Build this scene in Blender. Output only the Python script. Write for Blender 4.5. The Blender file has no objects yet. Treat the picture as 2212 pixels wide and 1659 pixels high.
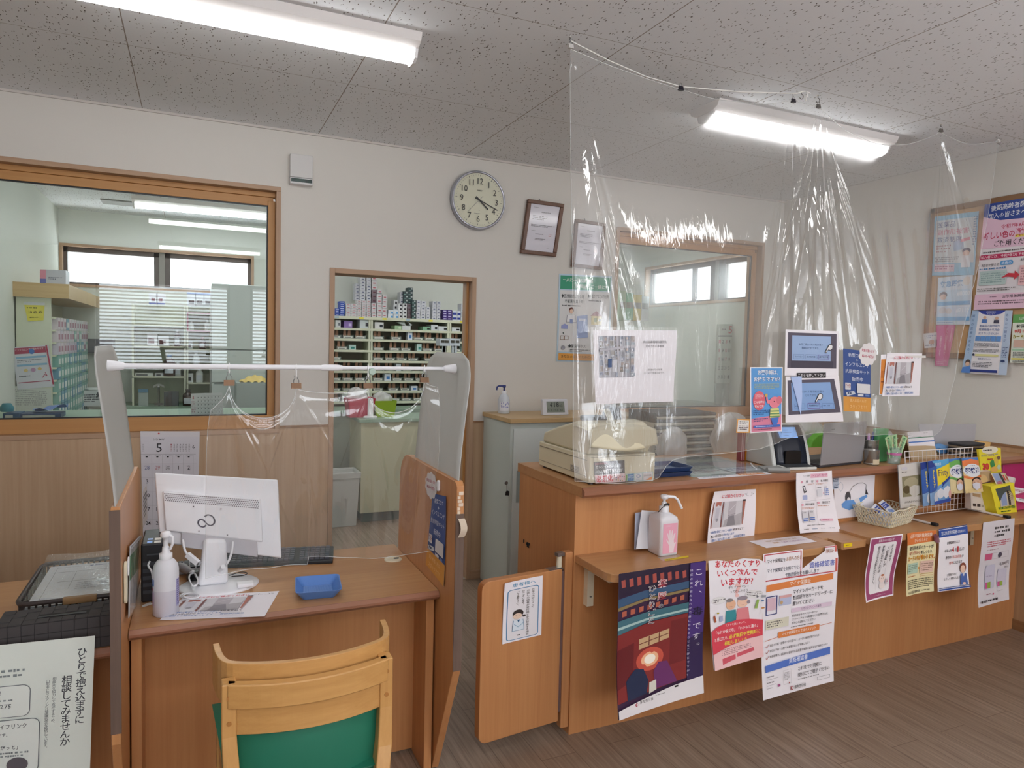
import bpy, bmesh, math, random
from mathutils import Vector as V, Matrix
random.seed(7)
PI = math.pi
sc = bpy.context.scene
COL = sc.collection

# ------------------------------------------------------------------ camera
FPX, YAW, PIT, ROL, EYE = 1500.5, 0.42821261, -0.05615626, 0.02482325, 1.6
FW = V((math.sin(YAW)*math.cos(PIT), math.cos(YAW)*math.cos(PIT), math.sin(PIT)))
_r = V((math.cos(YAW), -math.sin(YAW), 0)); _u = _r.cross(FW)
RT = _r*math.cos(ROL) + _u*math.sin(ROL)
UP = -_r*math.sin(ROL) + _u*math.cos(ROL)
CAM = V((0, 0, EYE))
cd = bpy.data.cameras.new('camera'); cd.sensor_width = 36; cd.lens = FPX/2212*36
cd.clip_start = .02; cd.clip_end = 200
cam = bpy.data.objects.new('camera', cd); COL.objects.link(cam)
mw = Matrix.Identity(4)
for i in range(3):
    mw[i][0] = RT[i]; mw[i][1] = UP[i]; mw[i][2] = -FW[i]; mw[i][3] = CAM[i]
cam.matrix_world = mw
sc.camera = cam

def P(px, py, x=None, y=None, z=None):
    """the point of the place seen at a pixel, on the plane x=, y= or z="""
    d = FW*FPX + RT*(px-1106) - UP*(py-829.5)
    if x is not None: t = (x-CAM.x)/d.x
    elif y is not None: t = (y-CAM.y)/d.y
    else: t = (z-CAM.z)/d.z
    return CAM + d*t

# ------------------------------------------------------------------ world, exposure, light
w = bpy.data.worlds.new('sky'); sc.world = w; w.use_nodes = True
bg = w.node_tree.nodes['Background']
bg.inputs[1].default_value = 6.5
_tc = w.node_tree.nodes.new('ShaderNodeTexCoord'); _sx = w.node_tree.nodes.new('ShaderNodeSeparateXYZ'); _rp = w.node_tree.nodes.new('ShaderNodeValToRGB')
_mr = w.node_tree.nodes.new('ShaderNodeMapRange'); _mr.inputs[1].default_value = -1; _mr.inputs[2].default_value = 1
w.node_tree.links.new(_tc.outputs['Generated'], _sx.inputs[0]); w.node_tree.links.new(_sx.outputs[2], _mr.inputs[0]); w.node_tree.links.new(_mr.outputs[0], _rp.inputs[0])
_e = _rp.color_ramp.elements; _e[0].position = .12; _e[0].color = (3.4, 3.4, 3.5, 1); _e[1].position = .46; _e[1].color = (.86, .93, 1, 1)   # lower half made brighter than the sky to lift the ceiling, sky above
w.node_tree.links.new(_rp.outputs[0], bg.inputs[0])
sc.view_settings.view_transform = 'Standard'; sc.view_settings.look = 'None'
sc.view_settings.gamma = 1; sc.view_settings.use_curve_mapping = False
sc.view_settings.exposure = 0.36
sc.cycles.use_denoising = True
sc.cycles.max_bounces = 10; sc.cycles.diffuse_bounces = 5; sc.cycles.transparent_max_bounces = 24
sc.cycles.caustics_reflective = False; sc.cycles.caustics_refractive = False
sc.cycles.sample_clamp_indirect = 6
LAMP = 12.0      # strength of the ceiling tubes

def area(name, loc, rot, sx, sy, power, col, portal=False):
    d = bpy.data.lights.new(name, 'AREA'); d.shape = 'RECTANGLE'; d.size = sx; d.size_y = sy
    d.energy = power; d.color = col
    o = bpy.data.objects.new(name, d); COL.objects.link(o); o.location = loc; o.rotation_euler = rot
    if portal: d.cycles.is_portal = True
    return o
# ------------------------------------------------------------------ materials
def lin(c): return tuple(((v/255)/12.92 if v <= 10 else (((v/255)+.055)/1.055)**2.4) for v in c)
def hexc(h): return tuple(int(h[i:i+2], 16) for i in (0, 2, 4))
MC = {}
def newm(name):
    m = bpy.data.materials.new(name); m.use_nodes = True
    nt = m.node_tree; b = nt.nodes['Principled BSDF']
    return m, nt, b
def M(c, rough=.55, metal=0, spec=.4, emit=0, key=''):
    if isinstance(c, str): c = hexc(c)
    k = (tuple(c), rough, metal, spec, emit, key)
    if k in MC: return MC[k]
    m, nt, b = newm((key or 'mat')+'_%02x%02x%02x' % tuple(int(v) for v in c))
    b.inputs['Base Color'].default_value = (*lin(c), 1)
    b.inputs['Roughness'].default_value = rough; b.inputs['Metallic'].default_value = metal
    b.inputs['Specular IOR Level'].default_value = spec
    if emit:
        b.inputs['Emission Color'].default_value = (*lin(c), 1); b.inputs['Emission Strength'].default_value = emit
    MC[k] = m
    return m
def N(nt, t, **kw):
    n = nt.nodes.new(t)
    for k, v in kw.items():
        if k in n.inputs: n.inputs[k].default_value = v
        else: setattr(n, k, v)
    return n
def coords(nt, scale, kind='Object'):
    tc = N(nt, 'ShaderNodeTexCoord'); mp = N(nt, 'ShaderNodeMapping')
    mp.inputs['Scale'].default_value = scale
    nt.links.new(tc.outputs[kind], mp.inputs['Vector'])
    return mp.outputs['Vector']
def ramp(nt, fac, stops):
    r = N(nt, 'ShaderNodeValToRGB'); e = r.color_ramp.elements
    while len(e) < len(stops): e.new(.5)
    for q, (p, c) in zip(e, stops): q.position = p; q.color = (*lin(c), 1)
    nt.links.new(fac, r.inputs['Fac']); return r.outputs['Color']
def wood(name, c1, c2, axis, rough=.38, fine=1.0, world=False):
    m, nt, b = newm(name)
    s = [55*fine, 55*fine, 55*fine]; s['xyz'.index(axis)] = 1.6*fine
    v = coords(nt, s)
    if world:
        g = N(nt, 'ShaderNodeNewGeometry'); nt.links.new(g.outputs['Position'], v.node.inputs['Vector'])
    n1 = N(nt, 'ShaderNodeTexNoise', Scale=1.0, Detail=5.0, Roughness=.65)
    nt.links.new(v, n1.inputs['Vector'])
    s2 = [5*fine]*3; s2['xyz'.index(axis)] = .5*fine
    v2 = coords(nt, s2)
    n2 = N(nt, 'ShaderNodeTexNoise', Scale=1.0, Detail=2.0)
    nt.links.new(v2, n2.inputs['Vector'])
    mx = N(nt, 'ShaderNodeMath', operation='MULTIPLY_ADD'); mx.inputs[1].default_value = .6
    ad = N(nt, 'ShaderNodeMath', operation='MULTIPLY'); ad.inputs[1].default_value = .4
    nt.links.new(n2.outputs['Fac'], ad.inputs[0])
    nt.links.new(n1.outputs['Fac'], mx.inputs[0]); nt.links.new(ad.outputs[0], mx.inputs[2])
    nt.links.new(ramp(nt, mx.outputs[0], [(.32, c2), (.66, c1)]), b.inputs['Base Color'])
    b.inputs['Roughness'].default_value = rough
    bp = N(nt, 'ShaderNodeBump', Strength=.05, Distance=.002)
    nt.links.new(n1.outputs['Fac'], bp.inputs['Height']); nt.links.new(bp.outputs[0], b.inputs['Normal'])
    return m
CW1, CW2 = (198, 142, 92), (180, 121, 75)
W_CZ = wood('counter_wood_upright', CW1, CW2, 'z')
W_CX = wood('counter_wood_level', (188, 142, 96), (170, 120, 78), 'x')
W_EDGE = wood('counter_edge_wood', (158, 108, 82), (140, 92, 68), 'x')
W_DARK = wood('bare_edge_wood', (116, 94, 82), (90, 72, 62), 'z', .7)
W_TRIM = wood('frame_wood', (186, 154, 126), (168, 134, 106), 'z', .5, .6)
W_TRIMX = wood('frame_wood_level', (186, 154, 126), (168, 134, 106), 'x', .5, .6)
W_FRAME = wood('window_wood', (196, 146, 88), (178, 126, 72), 'z', .5, .6)
W_FRAMEX = wood('window_wood_level', (196, 146, 88), (178, 126, 72), 'x', .5, .6)
W_WAINS = wood('wainscot_wood', (200, 170, 138), (180, 148, 116), 'z', .5, .7)
W_CHAIR = wood('chair_wood', (208, 160, 98), (188, 138, 78), 'x', .35)
W_CAB = wood('cabinet_top_wood', (204, 174, 128), (188, 156, 108), 'x', .4)
W_BOARD = wood('board_frame_wood', (150, 112, 76), (120, 84, 54), 'y', .5)
W_PIC = wood('picture_frame_wood', (112, 72, 48), (84, 52, 34), 'z', .35)

def mat_paint(name, c, bump=.12):
    m, nt, b = newm(name)
    n = N(nt, 'ShaderNodeTexNoise', Scale=160.0, Detail=3.0); nt.links.new(coords(nt, (1, 1, 1)), n.inputs['Vector'])
    bp = N(nt, 'ShaderNodeBump', Strength=bump, Distance=.002)
    nt.links.new(n.outputs['Fac'], bp.inputs['Height']); nt.links.new(bp.outputs[0], b.inputs['Normal'])
    b.inputs['Base Color'].default_value = (*lin(c), 1); b.inputs['Roughness'].default_value = .8
    b.inputs['Specular IOR Level'].default_value = .2
    return m
PAINT = mat_paint('wall_paint', (220, 216, 209))
PAINT2 = mat_paint('back_room_paint', (216, 219, 212))
def mat_ceiling():
    m, nt, b = newm('ceiling_board')
    g = N(nt, 'ShaderNodeNewGeometry'); L = nt.links.new
    # short dark worm pits
    mp = N(nt, 'ShaderNodeMapping'); mp.inputs['Scale'].default_value = (105, 42, 1); mp.inputs['Rotation'].default_value = (0, 0, .5)
    dn = N(nt, 'ShaderNodeTexNoise', Scale=60.0, Detail=1.0); L(g.outputs['Position'], dn.inputs['Vector'])
    sub = N(nt, 'ShaderNodeVectorMath', operation='MULTIPLY_ADD'); sub.inputs[1].default_value = (.014, .014, 0)
    L(dn.outputs['Color'], sub.inputs[0]); L(g.outputs['Position'], sub.inputs[2]); L(sub.outputs[0], mp.inputs['Vector'])
    vo = N(nt, 'ShaderNodeTexVoronoi', Scale=1.0, feature='F1'); L(mp.outputs[0], vo.inputs['Vector'])
    vo.inputs['Randomness'].default_value = 1
    lt = N(nt, 'ShaderNodeMath', operation='LESS_THAN'); lt.inputs[1].default_value = .235; L(vo.outputs['Distance'], lt.inputs[0])
    sepc = N(nt, 'ShaderNodeSeparateColor'); L(vo.outputs['Color'], sepc.inputs[0])
    keep = N(nt, 'ShaderNodeMath', operation='GREATER_THAN'); keep.inputs[1].default_value = .55; L(sepc.outputs[0], keep.inputs[0])
    pit = N(nt, 'ShaderNodeMath', operation='MULTIPLY'); L(lt.outputs[0], pit.inputs[0]); L(keep.outputs[0], pit.inputs[1])
    # board seams
    sp = N(nt, 'ShaderNodeSeparateXYZ'); L(g.outputs['Position'], sp.inputs[0])
    def seam(out, off, per, wd):
        a = N(nt, 'ShaderNodeMath', operation='SUBTRACT'); a.inputs[1].default_value = off-per/2; L(out, a.inputs[0])
        c = N(nt, 'ShaderNodeMath', operation='FLOORED_MODULO'); c.inputs[1].default_value = per; L(a.outputs[0], c.inputs[0])
        d = N(nt, 'ShaderNodeMath', operation='SUBTRACT'); d.inputs[1].default_value = per/2; L(c.outputs[0], d.inputs[0])
        e = N(nt, 'ShaderNodeMath', operation='ABSOLUTE'); L(d.outputs[0], e.inputs[0])
        f = N(nt, 'ShaderNodeMath', operation='LESS_THAN'); f.inputs[1].default_value = wd; L(e.outputs[0], f.inputs[0])
        return f.outputs[0]
    s1 = seam(sp.outputs[0], .669, .93, .0022); s2 = seam(sp.outputs[1], 3.44, .985, .0013)
    mxs = N(nt, 'ShaderNodeMath', operation='MAXIMUM'); L(s1, mxs.inputs[0]); L(s2, mxs.inputs[1])
    mx = N(nt, 'ShaderNodeMix', data_type='RGBA'); mx.inputs[6].default_value = (*lin((238, 241, 245)), 1); mx.inputs[7].default_value = (*lin((118, 116, 113)), 1)
    L(pit.outputs[0], mx.inputs[0])
    m2 = N(nt, 'ShaderNodeMix', data_type='RGBA'); m2.inputs[7].default_value = (*lin((160, 152, 146)), 1)
    L(mx.outputs[2], m2.inputs[6]); L(mxs.outputs[0], m2.inputs[0]); L(m2.outputs[2], b.inputs['Base Color'])
    bp = N(nt, 'ShaderNodeBump', Strength=.5, Distance=.003, invert=True)
    L(pit.outputs[0], bp.inputs['Height']); L(bp.outputs[0], b.inputs['Normal'])
    b.inputs['Roughness'].default_value = .9; b.inputs['Specular IOR Level'].default_value = .1
    return m
def mat_floor():
    m, nt, b = newm('floor_planks'); L = nt.links.new
    g = N(nt, 'ShaderNodeNewGeometry')
    mp = N(nt, 'ShaderNodeMapping'); mp.inputs['Rotation'].default_value = (0, 0, PI/2); L(g.outputs['Position'], mp.inputs['Vector'])
    br = N(nt, 'ShaderNodeTexBrick', Scale=1.0); br.inputs['Brick Width'].default_value = .92; br.inputs['Row Height'].default_value = .152
    br.inputs['Mortar Size'].default_value = .0016; br.inputs['Color1'].default_value = (*lin((166, 146, 128)), 1)
    br.inputs['Color2'].default_value = (*lin((156, 136, 118)), 1); br.inputs['Mortar'].default_value = (*lin((126, 104, 88)), 1)
    L(mp.outputs[0], br.inputs['Vector'])
    m2 = N(nt, 'ShaderNodeMapping'); m2.inputs['Scale'].default_value = (60, 2.2, 1); L(g.outputs['Position'], m2.inputs['Vector'])
    n = N(nt, 'ShaderNodeTexNoise', Scale=1.0, Detail=6.0, Roughness=.7); L(m2.outputs[0], n.inputs['Vector'])
    mx = N(nt, 'ShaderNodeMix', data_type='RGBA', blend_type='MULTIPLY'); mx.inputs[0].default_value = 1
    L(br.outputs['Color'], mx.inputs[6]); L(ramp(nt, n.outputs['Fac'], [(.3, (178, 172, 168)), (.7, (255, 255, 255))]), mx.inputs[7])
    L(mx.outputs[2], b.inputs['Base Color']); b.inputs['Roughness'].default_value = .42
    return m
CEIL = mat_ceiling(); FLOOR = mat_floor()

def mat_film(name, tint=(1, 1, 1), haze=.05, fres=1.0, rough=.06, crinkle=.35, scale=22, blur=0.0):
    m = bpy.data.materials.new(name); m.use_nodes = True; nt = m.node_tree; nt.nodes.clear(); L = nt.links.new
    out = N(nt, 'ShaderNodeOutputMaterial')
    tr = N(nt, 'ShaderNodeBsdfTransparent'); tr.inputs[0].default_value = (*tint, 1)
    gl = N(nt, 'ShaderNodeBsdfGlossy'); gl.inputs['Roughness'].default_value = rough; gl.inputs[0].default_value = (1, 1, 1, 1)
    df = N(nt, 'ShaderNodeBsdfDiffuse'); df.inputs[0].default_value = (.85, .87, .86, 1)
    g = N(nt, 'ShaderNodeNewGeometry')
    nsrc = g.outputs['Normal']
    if crinkle:
        mp = N(nt, 'ShaderNodeMapping'); mp.inputs['Scale'].default_value = (2.4, 1, .4); L(g.outputs['Position'], mp.inputs['Vector'])
        n = N(nt, 'ShaderNodeTexNoise', Scale=float(scale), Detail=3.0, Roughness=.55, Distortion=.8)
        L(mp.outputs[0], n.inputs['Vector'])
        bp = N(nt, 'ShaderNodeBump', Strength=crinkle, Distance=.01); L(n.outputs['Fac'], bp.inputs['Height'])
        L(bp.outputs[0], gl.inputs['Normal']); nsrc = bp.outputs[0]
    # thin sheet reflectance, the same from both sides
    dt = N(nt, 'ShaderNodeVectorMath', operation='DOT_PRODUCT'); L(g.outputs['Incoming'], dt.inputs[0]); L(nsrc, dt.inputs[1])
    ab = N(nt, 'ShaderNodeMath', operation='ABSOLUTE'); L(dt.outputs['Value'], ab.inputs[0])
    iv = N(nt, 'ShaderNodeMath', operation='SUBTRACT'); iv.inputs[0].default_value = 1; L(ab.outputs[0], iv.inputs[1]); iv.use_clamp = True
    pw = N(nt, 'ShaderNodeMath', operation='POWER'); pw.inputs[1].default_value = 5; L(iv.outputs[0], pw.inputs[0])
    mu = N(nt, 'ShaderNodeMath', operation='MULTIPLY_ADD'); mu.inputs[1].default_value = .75; mu.inputs[2].default_value = .055*fres; mu.use_clamp = True
    L(pw.outputs[0], mu.inputs[0])
    src = tr.outputs[0]
    if blur:
        rf = N(nt, 'ShaderNodeBsdfRefraction', IOR=1.04, Roughness=.6)
        b0 = N(nt, 'ShaderNodeMixShader'); b0.inputs[0].default_value = blur; L(src, b0.inputs[1]); L(rf.outputs[0], b0.inputs[2]); src = b0.outputs[0]
    a = N(nt, 'ShaderNodeMixShader'); a.inputs[0].default_value = haze; L(src, a.inputs[1]); L(df.outputs[0], a.inputs[2])
    c = N(nt, 'ShaderNodeMixShader'); L(mu.outputs[0], c.inputs[0]); L(a.outputs[0], c.inputs[1]); L(gl.outputs[0], c.inputs[2])
    L(c.outputs[0], out.inputs[0])
    return m
FILM = mat_film('clear_vinyl_film', haze=.085, fres=1.9, crinkle=.22, scale=14, blur=.2)
FILM2 = mat_film('clear_desk_film', haze=.055, fres=1.5, crinkle=.18, scale=14)
GLASS = mat_film('window_glass', tint=(.92, .955, .94), haze=0.0, fres=.62, rough=.003, crinkle=0)
CLEARBAG = mat_film('clear_plastic_sleeve', haze=.08, fres=1.2, crinkle=.2, scale=30)
CLEARTRAY = mat_film('clear_tray_plastic', tint=(.86, .95, .95), haze=.12, fres=1.2, crinkle=0)
FROSTPANE = mat_film('frosted_pane', haze=.35, fres=1, crinkle=.2, scale=90)
def mat_frost():
    m = bpy.data.materials.new('frosted_acrylic'); m.use_nodes = True; nt = m.node_tree; nt.nodes.clear(); L = nt.links.new
    out = N(nt, 'ShaderNodeOutputMaterial'); df = N(nt, 'ShaderNodeBsdfDiffuse'); df.inputs[0].default_value = (.66, .66, .64, 1)
    tl = N(nt, 'ShaderNodeBsdfTranslucent'); tl.inputs[0].default_value = (.8, .82, .8, 1)
    gl = N(nt, 'ShaderNodeBsdfGlossy', Roughness=.35); a = N(nt, 'ShaderNodeMixShader'); a.inputs[0].default_value = .45
    L(df.outputs[0], a.inputs[1]); L(tl.outputs[0], a.inputs[2])
    b = N(nt, 'ShaderNodeMixShader'); b.inputs[0].default_value = .04; L(a.outputs[0], b.inputs[1]); L(gl.outputs[0], b.inputs[2])
    L(b.outputs[0], out.inputs[0]); return m
FROST = mat_frost()
WHITE = M((232, 230, 228), .4); OFFW = M((214, 214, 210), .45); CREAM = M((222, 214, 190), .4); CREAMC = M((226, 222, 200), .45)
BLACK = M((28, 28, 32), .4); DGREY = M((62, 64, 70), .5); STEEL = M((170, 170, 172), .3, .9); CHROME = M((205, 205, 210), .12, 1)
SILVER = M((150, 150, 154), .35, .8); CABG = M((196, 204, 198), .45); MINT = M((150, 176, 156), .4); CLIP = M((120, 92, 70), .35, .5)
LAMPM = M((255, 255, 255), .4, emit=LAMP, key='tube'); VINYL = M((34, 112, 88), .42, key='green_vinyl')
WPLAST = M((236, 236, 240), .32); BROWNSASH = M((92, 82, 80), .5)

# ------------------------------------------------------------------ builders
def link(o, parent=None):
    COL.objects.link(o)
    if parent: o.parent = parent
    return o
class B:
    """collects shapes (world coordinates) and links them as ONE mesh object"""
    def __init__(s, xf=None): s.v = []; s.f = []; s.mi = []; s.mats = []; s.xf = xf; s.sm = []
    def m(s, mat):
        if mat not in s.mats: s.mats.append(mat)
        return s.mats.index(mat)
    def add(s, vs, fs, mat, smooth=False):
        n = len(s.v); s.v += [V(p) if not s.xf else s.xf @ V(p) for p in vs]
        i = s.m(mat)
        for f in fs: s.f.append([n+k for k in f]); s.mi.append(i); s.sm.append(smooth)
        return s
    def box(s, a, b, mat):
        x0, y0, z0 = a; x1, y1, z1 = b
        vs = [(x, y, z) for z in (z0, z1) for y in (y0, y1) for x in (x0, x1)]
        return s.add(vs, [(0, 2, 3, 1), (4, 5, 7, 6), (0, 1, 5, 4), (2, 6, 7, 3), (0, 4, 6, 2), (1, 3, 7, 5)], mat)
    def prism(s, pts, axis, a, b, mat, smooth=False):
        """outline pts in the plane across axis, from a to b along it"""
        def q(p, t):
            if axis == 'x': return (t, p[0], p[1])
            if axis == 'y': return (p[0], t, p[1])
            return (p[0], p[1], t)
        n = len(pts); vs = [q(p, a) for p in pts]+[q(p, b) for p in pts]
        s.add(vs, [list(range(n))[::-1], list(range(n, 2*n))], mat)
        k = len(s.v)-2*n; i = s.m(mat)
        for j in range(n):
            s.f.append([k+j, k+(j+1) % n, k+n+(j+1) % n, k+n+j]); s.mi.append(i); s.sm.append(smooth)
        return s
    def hexa(s, bot, top, mat):
        vs = list(bot)+list(top)
        return s.add(vs, [(3, 2, 1, 0), (4, 5, 6, 7)]+[(i, (i+1) % 4, 4+(i+1) % 4, 4+i) for i in range(4)], mat)
    def tube(s, pts, r, mat, n=8, cap=True):
        pts = [V(p) for p in pts]; vs = []; fs = []; prev = None
        for i, p in enumerate(pts):
            t = (pts[min(i+1, len(pts)-1)]-pts[max(i-1, 0)]).normalized()
            if prev is None: a = t.orthogonal().normalized()
            else:
                a = prev-t*prev.dot(t); a = a.normalized() if a.length > 1e-6 else t.orthogonal().normalized()
            prev = a; b = t.cross(a); rr = r[i] if isinstance(r, (list, tuple)) else r
            vs += [p+a*rr*math.cos(2*PI*k/n)+b*rr*math.sin(2*PI*k/n) for k in range(n)]
        for i in range(len(pts)-1):
            for k in range(n): fs.append((i*n+k, i*n+(k+1) % n, (i+1)*n+(k+1) % n, (i+1)*n+k))
        s.add(vs, fs, mat, True)
        if cap: s.add(vs[:n], [list(range(n))[::-1]], mat); s.add(vs[-n:], [list(range(n))], mat)
        return s
    def lathe(s, prof, c, mat, n=24, sx=1, sy=1):
        c = V(c); vs = []; fs = []
        for r, z in prof: vs += [c+V((r*sx*math.cos(2*PI*k/n), r*sy*math.sin(2*PI*k/n), z)) for k in range(n)]
        for i in range(len(prof)-1):
            for k in range(n): fs.append((i*n+k, i*n+(k+1) % n, (i+1)*n+(k+1) % n, (i+1)*n+k))
        s.add(vs, fs, mat, True)
        s.add(vs[:n], [list(range(n))[::-1]], mat); s.add(vs[-n:], [list(range(n))], mat)
        return s
    def grid(s, fn, nu, nv, mat, smooth=True):
        vs = [fn(i/nu, j/nv) for j in range(nv+1) for i in range(nu+1)]
        fs = [(j*(nu+1)+i, j*(nu+1)+i+1, (j+1)*(nu+1)+i+1, (j+1)*(nu+1)+i) for j in range(nv) for i in range(nu)]
        return s.add(vs, fs, mat, smooth)
    def done(s, name, parent=None, bevel=0, seg=2, label=None):
        me = bpy.data.meshes.new(name)
        lo = V([min(p[i] for p in s.v) for i in range(3)]); hi = V([max(p[i] for p in s.v) for i in range(3)])
        org = V(((lo.x+hi.x)/2, (lo.y+hi.y)/2, lo.z))
        me.from_pydata([p-org for p in s.v], [], s.f)
        for m in s.mats: me.materials.append(m)
        me.polygons.foreach_set('material_index', s.mi); me.polygons.foreach_set('use_smooth', s.sm)
        me.update()
        o = bpy.data.objects.new(name, me); o.location = org
        link(o)
        if parent:
            o.parent = parent; base = V(parent.location); g = parent.parent
            while g: base = base+V(g.location); g = g.parent
            o.location = org-base
        if bevel:
            b = o.modifiers.new('bevel', 'BEVEL'); b.width = bevel; b.segments = seg; b.limit_method = 'ANGLE'; b.angle_limit = .7
            b.harden_normals = True
        if label: o['label'] = label
        return o
def thing(name, loc, label, cat, group=None):
    o = bpy.data.objects.new(name, None); link(o); o.location = loc; o.empty_display_size = .05
    return tag(o, label, cat, group)
def tag(o, label, cat, group=None, kind=None):
    o['label'] = label; o['category'] = cat
    if group: o['group'] = group
    if kind: o['kind'] = kind
    return o
def struct(o, label=None):
    o['kind'] = 'structure'
    if label: o['label'] = label
    return o
def dup(root, loc, rotz=None, label=None):
    r = root.copy(); COL.objects.link(r); r.location = loc
    if rotz is not None: r.rotation_euler = (0, 0, rotz)
    if label: r['label'] = label
    for ch in list(root.children):
        c = ch.copy(); COL.objects.link(c); c.parent = r
        for g in ch.children:
            d = g.copy(); COL.objects.link(d); d.parent = c
    return r
def rrect(x, y, w, h, r, n=5):
    o = []
    for cx, cy, a in ((x+w-r, y+r, -90), (x+w-r, y+h-r, 0), (x+r, y+h-r, 90), (x+r, y+r, 180)):
        o += [(cx+r*math.cos(math.radians(a+90*k/n)), cy+r*math.sin(math.radians(a+90*k/n))) for k in range(n+1)]
    return o

# ------------------------------------------------------------------ lettering and printed sheets
TX = {}
def glyphs(s, bold):
    k = (s, bold)
    if k not in TX:
        c = bpy.data.curves.new('lettering', 'FONT'); c.body = s; c.resolution_u = 1 if len(s) > 6 else 2; c.offset = bold
        o = bpy.data.objects.new('lettering', c)
        me = o.to_mesh()
        TX[k] = ([(v.co.x, v.co.y) for v in me.vertices], [list(p.vertices) for p in me.polygons])
        o.to_mesh_clear(); bpy.data.objects.remove(o); bpy.data.curves.remove(c)
    return TX[k]
def printed(name, w, h, items, corners, disp=None, parent=None, label=None, cat='poster', group=None, rough=.55, base='f1edf2', outline=None, cut=14, toward=None, spec=.4, lift=.00035):
    """a sheet w x h (own units, y down) with printed shapes in thin layers, laid on four corners TL TR BR BL"""
    vs = []; fs = []; mi = []; mats = []
    def mt(c):
        c = c if not isinstance(c, str) else M(c, rough, spec=spec, key='print')
        if c not in mats: mats.append(c)
        return mats.index(c)
    def put(pv, pf, c, lay):
        n = len(vs); vs.extend([(x, y, lay) for x, y in pv]); k = mt(c)
        for f in pf: fs.append([n+i for i in f]); mi.append(k)
    if base is not None: put(outline or [(0, 0), (w, 0), (w, h), (0, h)], [list(range(len(outline) if outline else 4))], base, 0)
    rnd = random.Random(len(items)+int(w*7+h))
    lay = 0; lift = min(lift, .008/max(1, len(items)))
    for it in items:
        k = it[0]; lay += 1
        if k == 'r': _, x, y, a, b, c = it; put([(x, y), (x+a, y), (x+a, y+b), (x, y+b)], [(0, 1, 2, 3)], c, lay)
        elif k == 'rr': _, x, y, a, b, r, c = it; q = rrect(x, y, a, b, r); put(q, [list(range(len(q)))], c, lay)
        elif k == 'e': _, x, y, a, b, c = it; q = [(x+a*math.cos(t*PI/12), y+b*math.sin(t*PI/12)) for t in range(24)]; put(q, [list(range(24))], c, lay)
        elif k == 'p': q = it[1]; put(q, [list(range(len(q)))], it[2], lay)
        elif k == 'ln':
            q = it[1]; wd = it[2]/2
            for (x0, y0), (x1, y1) in zip(q, q[1:]):
                d = math.hypot(x1-x0, y1-y0) or 1; nx, ny = -(y1-y0)/d*wd, (x1-x0)/d*wd
                put([(x0+nx, y0+ny), (x1+nx, y1+ny), (x1-nx, y1-ny), (x0-nx, y0-ny)], [(0, 1, 2, 3)], it[3], lay)
        elif k == 'fr':
            _, x, y, a, b, t, c = it
            for q in ((x, y, a, t), (x, y+b-t, a, t), (x, y+t, t, b-2*t), (x+a-t, y+t, t, b-2*t)):
                put([(q[0], q[1]), (q[0]+q[2], q[1]), (q[0]+q[2], q[1]+q[3]), (q[0], q[1]+q[3])], [(0, 1, 2, 3)], c, lay)
        elif k == 't':
            _, s, x, y, a, b, c = it[:7]; g, f = glyphs(s, it[7] if len(it) > 7 else .006)
            x0 = min(p[0] for p in g); x1 = max(p[0] for p in g); y0 = min(p[1] for p in g); y1 = max(p[1] for p in g)
            if a <= 0: a = (x1-x0)/(y1-y0)*b*.92; x -= a/2      # natural width, x is the middle
            put([(x+(p[0]-x0)/(x1-x0)*a, y+(y1-p[1])/(y1-y0)*b) for p in g], f, c, lay)
        elif k == 'v':
            _, s, x, y, a, b, c = it[:7]; n = len(s); ph = b/n; em = a
            for i, ch in enumerate(s):
                if ch == ' ': continue
                if ch == 'ー': put([(x+a*.42, y+ph*(i+.1)), (x+a*.55, y+ph*(i+.1)), (x+a*.55, y+ph*(i+.9)), (x+a*.42, y+ph*(i+.9))], [(0, 1, 2, 3)], c, lay); continue
                g, f = glyphs(ch, it[7] if len(it) > 7 else .006)
                cx = .5; dx, dy = (.55, -.55) if ch in '、。' else (0, 0)
                put([(x+a/2+(p[0]-cx+dx)*em, y+ph*(i+.5)-(p[1]-.37-dy)*em) for p in g], f, c, lay)
        elif k == 'z':
            _, x, y, a, b, rows, c = it; rh = b/rows
            for r in range(rows):
                q = x; end = x+a*(1 if r < rows-1 else rnd.uniform(.5, .9))
                while q < end:
                    ww = rnd.uniform(.35, .8)*rh*.9
                    hh = rnd.uniform(.35, .62)*rh
                    put([(q, y+r*rh+(rh-hh)/2), (q+ww, y+r*rh+(rh-hh)/2), (q+ww, y+r*rh+(rh+hh)/2), (q, y+r*rh+(rh+hh)/2)], [(0, 1, 2, 3)], c, lay)
                    q += ww+rh*rnd.choice((.12, .16, .2, .5))
    bm = bmesh.new(); bv = [bm.verts.new(p) for p in vs]
    for f, m_ in zip(fs, mi):
        try: q = bm.faces.new([bv[i] for i in f]); q.material_index = m_
        except ValueError: pass
    if disp:
        for ax, L_, nrm in ((0, w, (1, 0, 0)), (1, h, (0, 1, 0))):
            for i in range(1, cut):
                co = [0, 0, 0]; co[ax] = L_*i/cut
                bmesh.ops.bisect_plane(bm, geom=bm.verts[:]+bm.edges[:]+bm.faces[:], plane_co=co, plane_no=nrm)
    tl, tr, br, bl = [V(c) for c in corners]
    def S(u, v): return (tl*(1-u)+tr*u)*(1-v)+(bl*(1-u)+br*u)*v
    nr = (tr-tl).cross(bl-tl).normalized()
    tow = (V(toward) if toward is not None else CAM-tl)
    if nr.dot(tow) < 0: nr = -nr
    def F(u, v): return S(u, v)+(nr*disp(u, v) if disp else V((0, 0, 0)))
    org = (tl+tr+br+bl)/4
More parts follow.
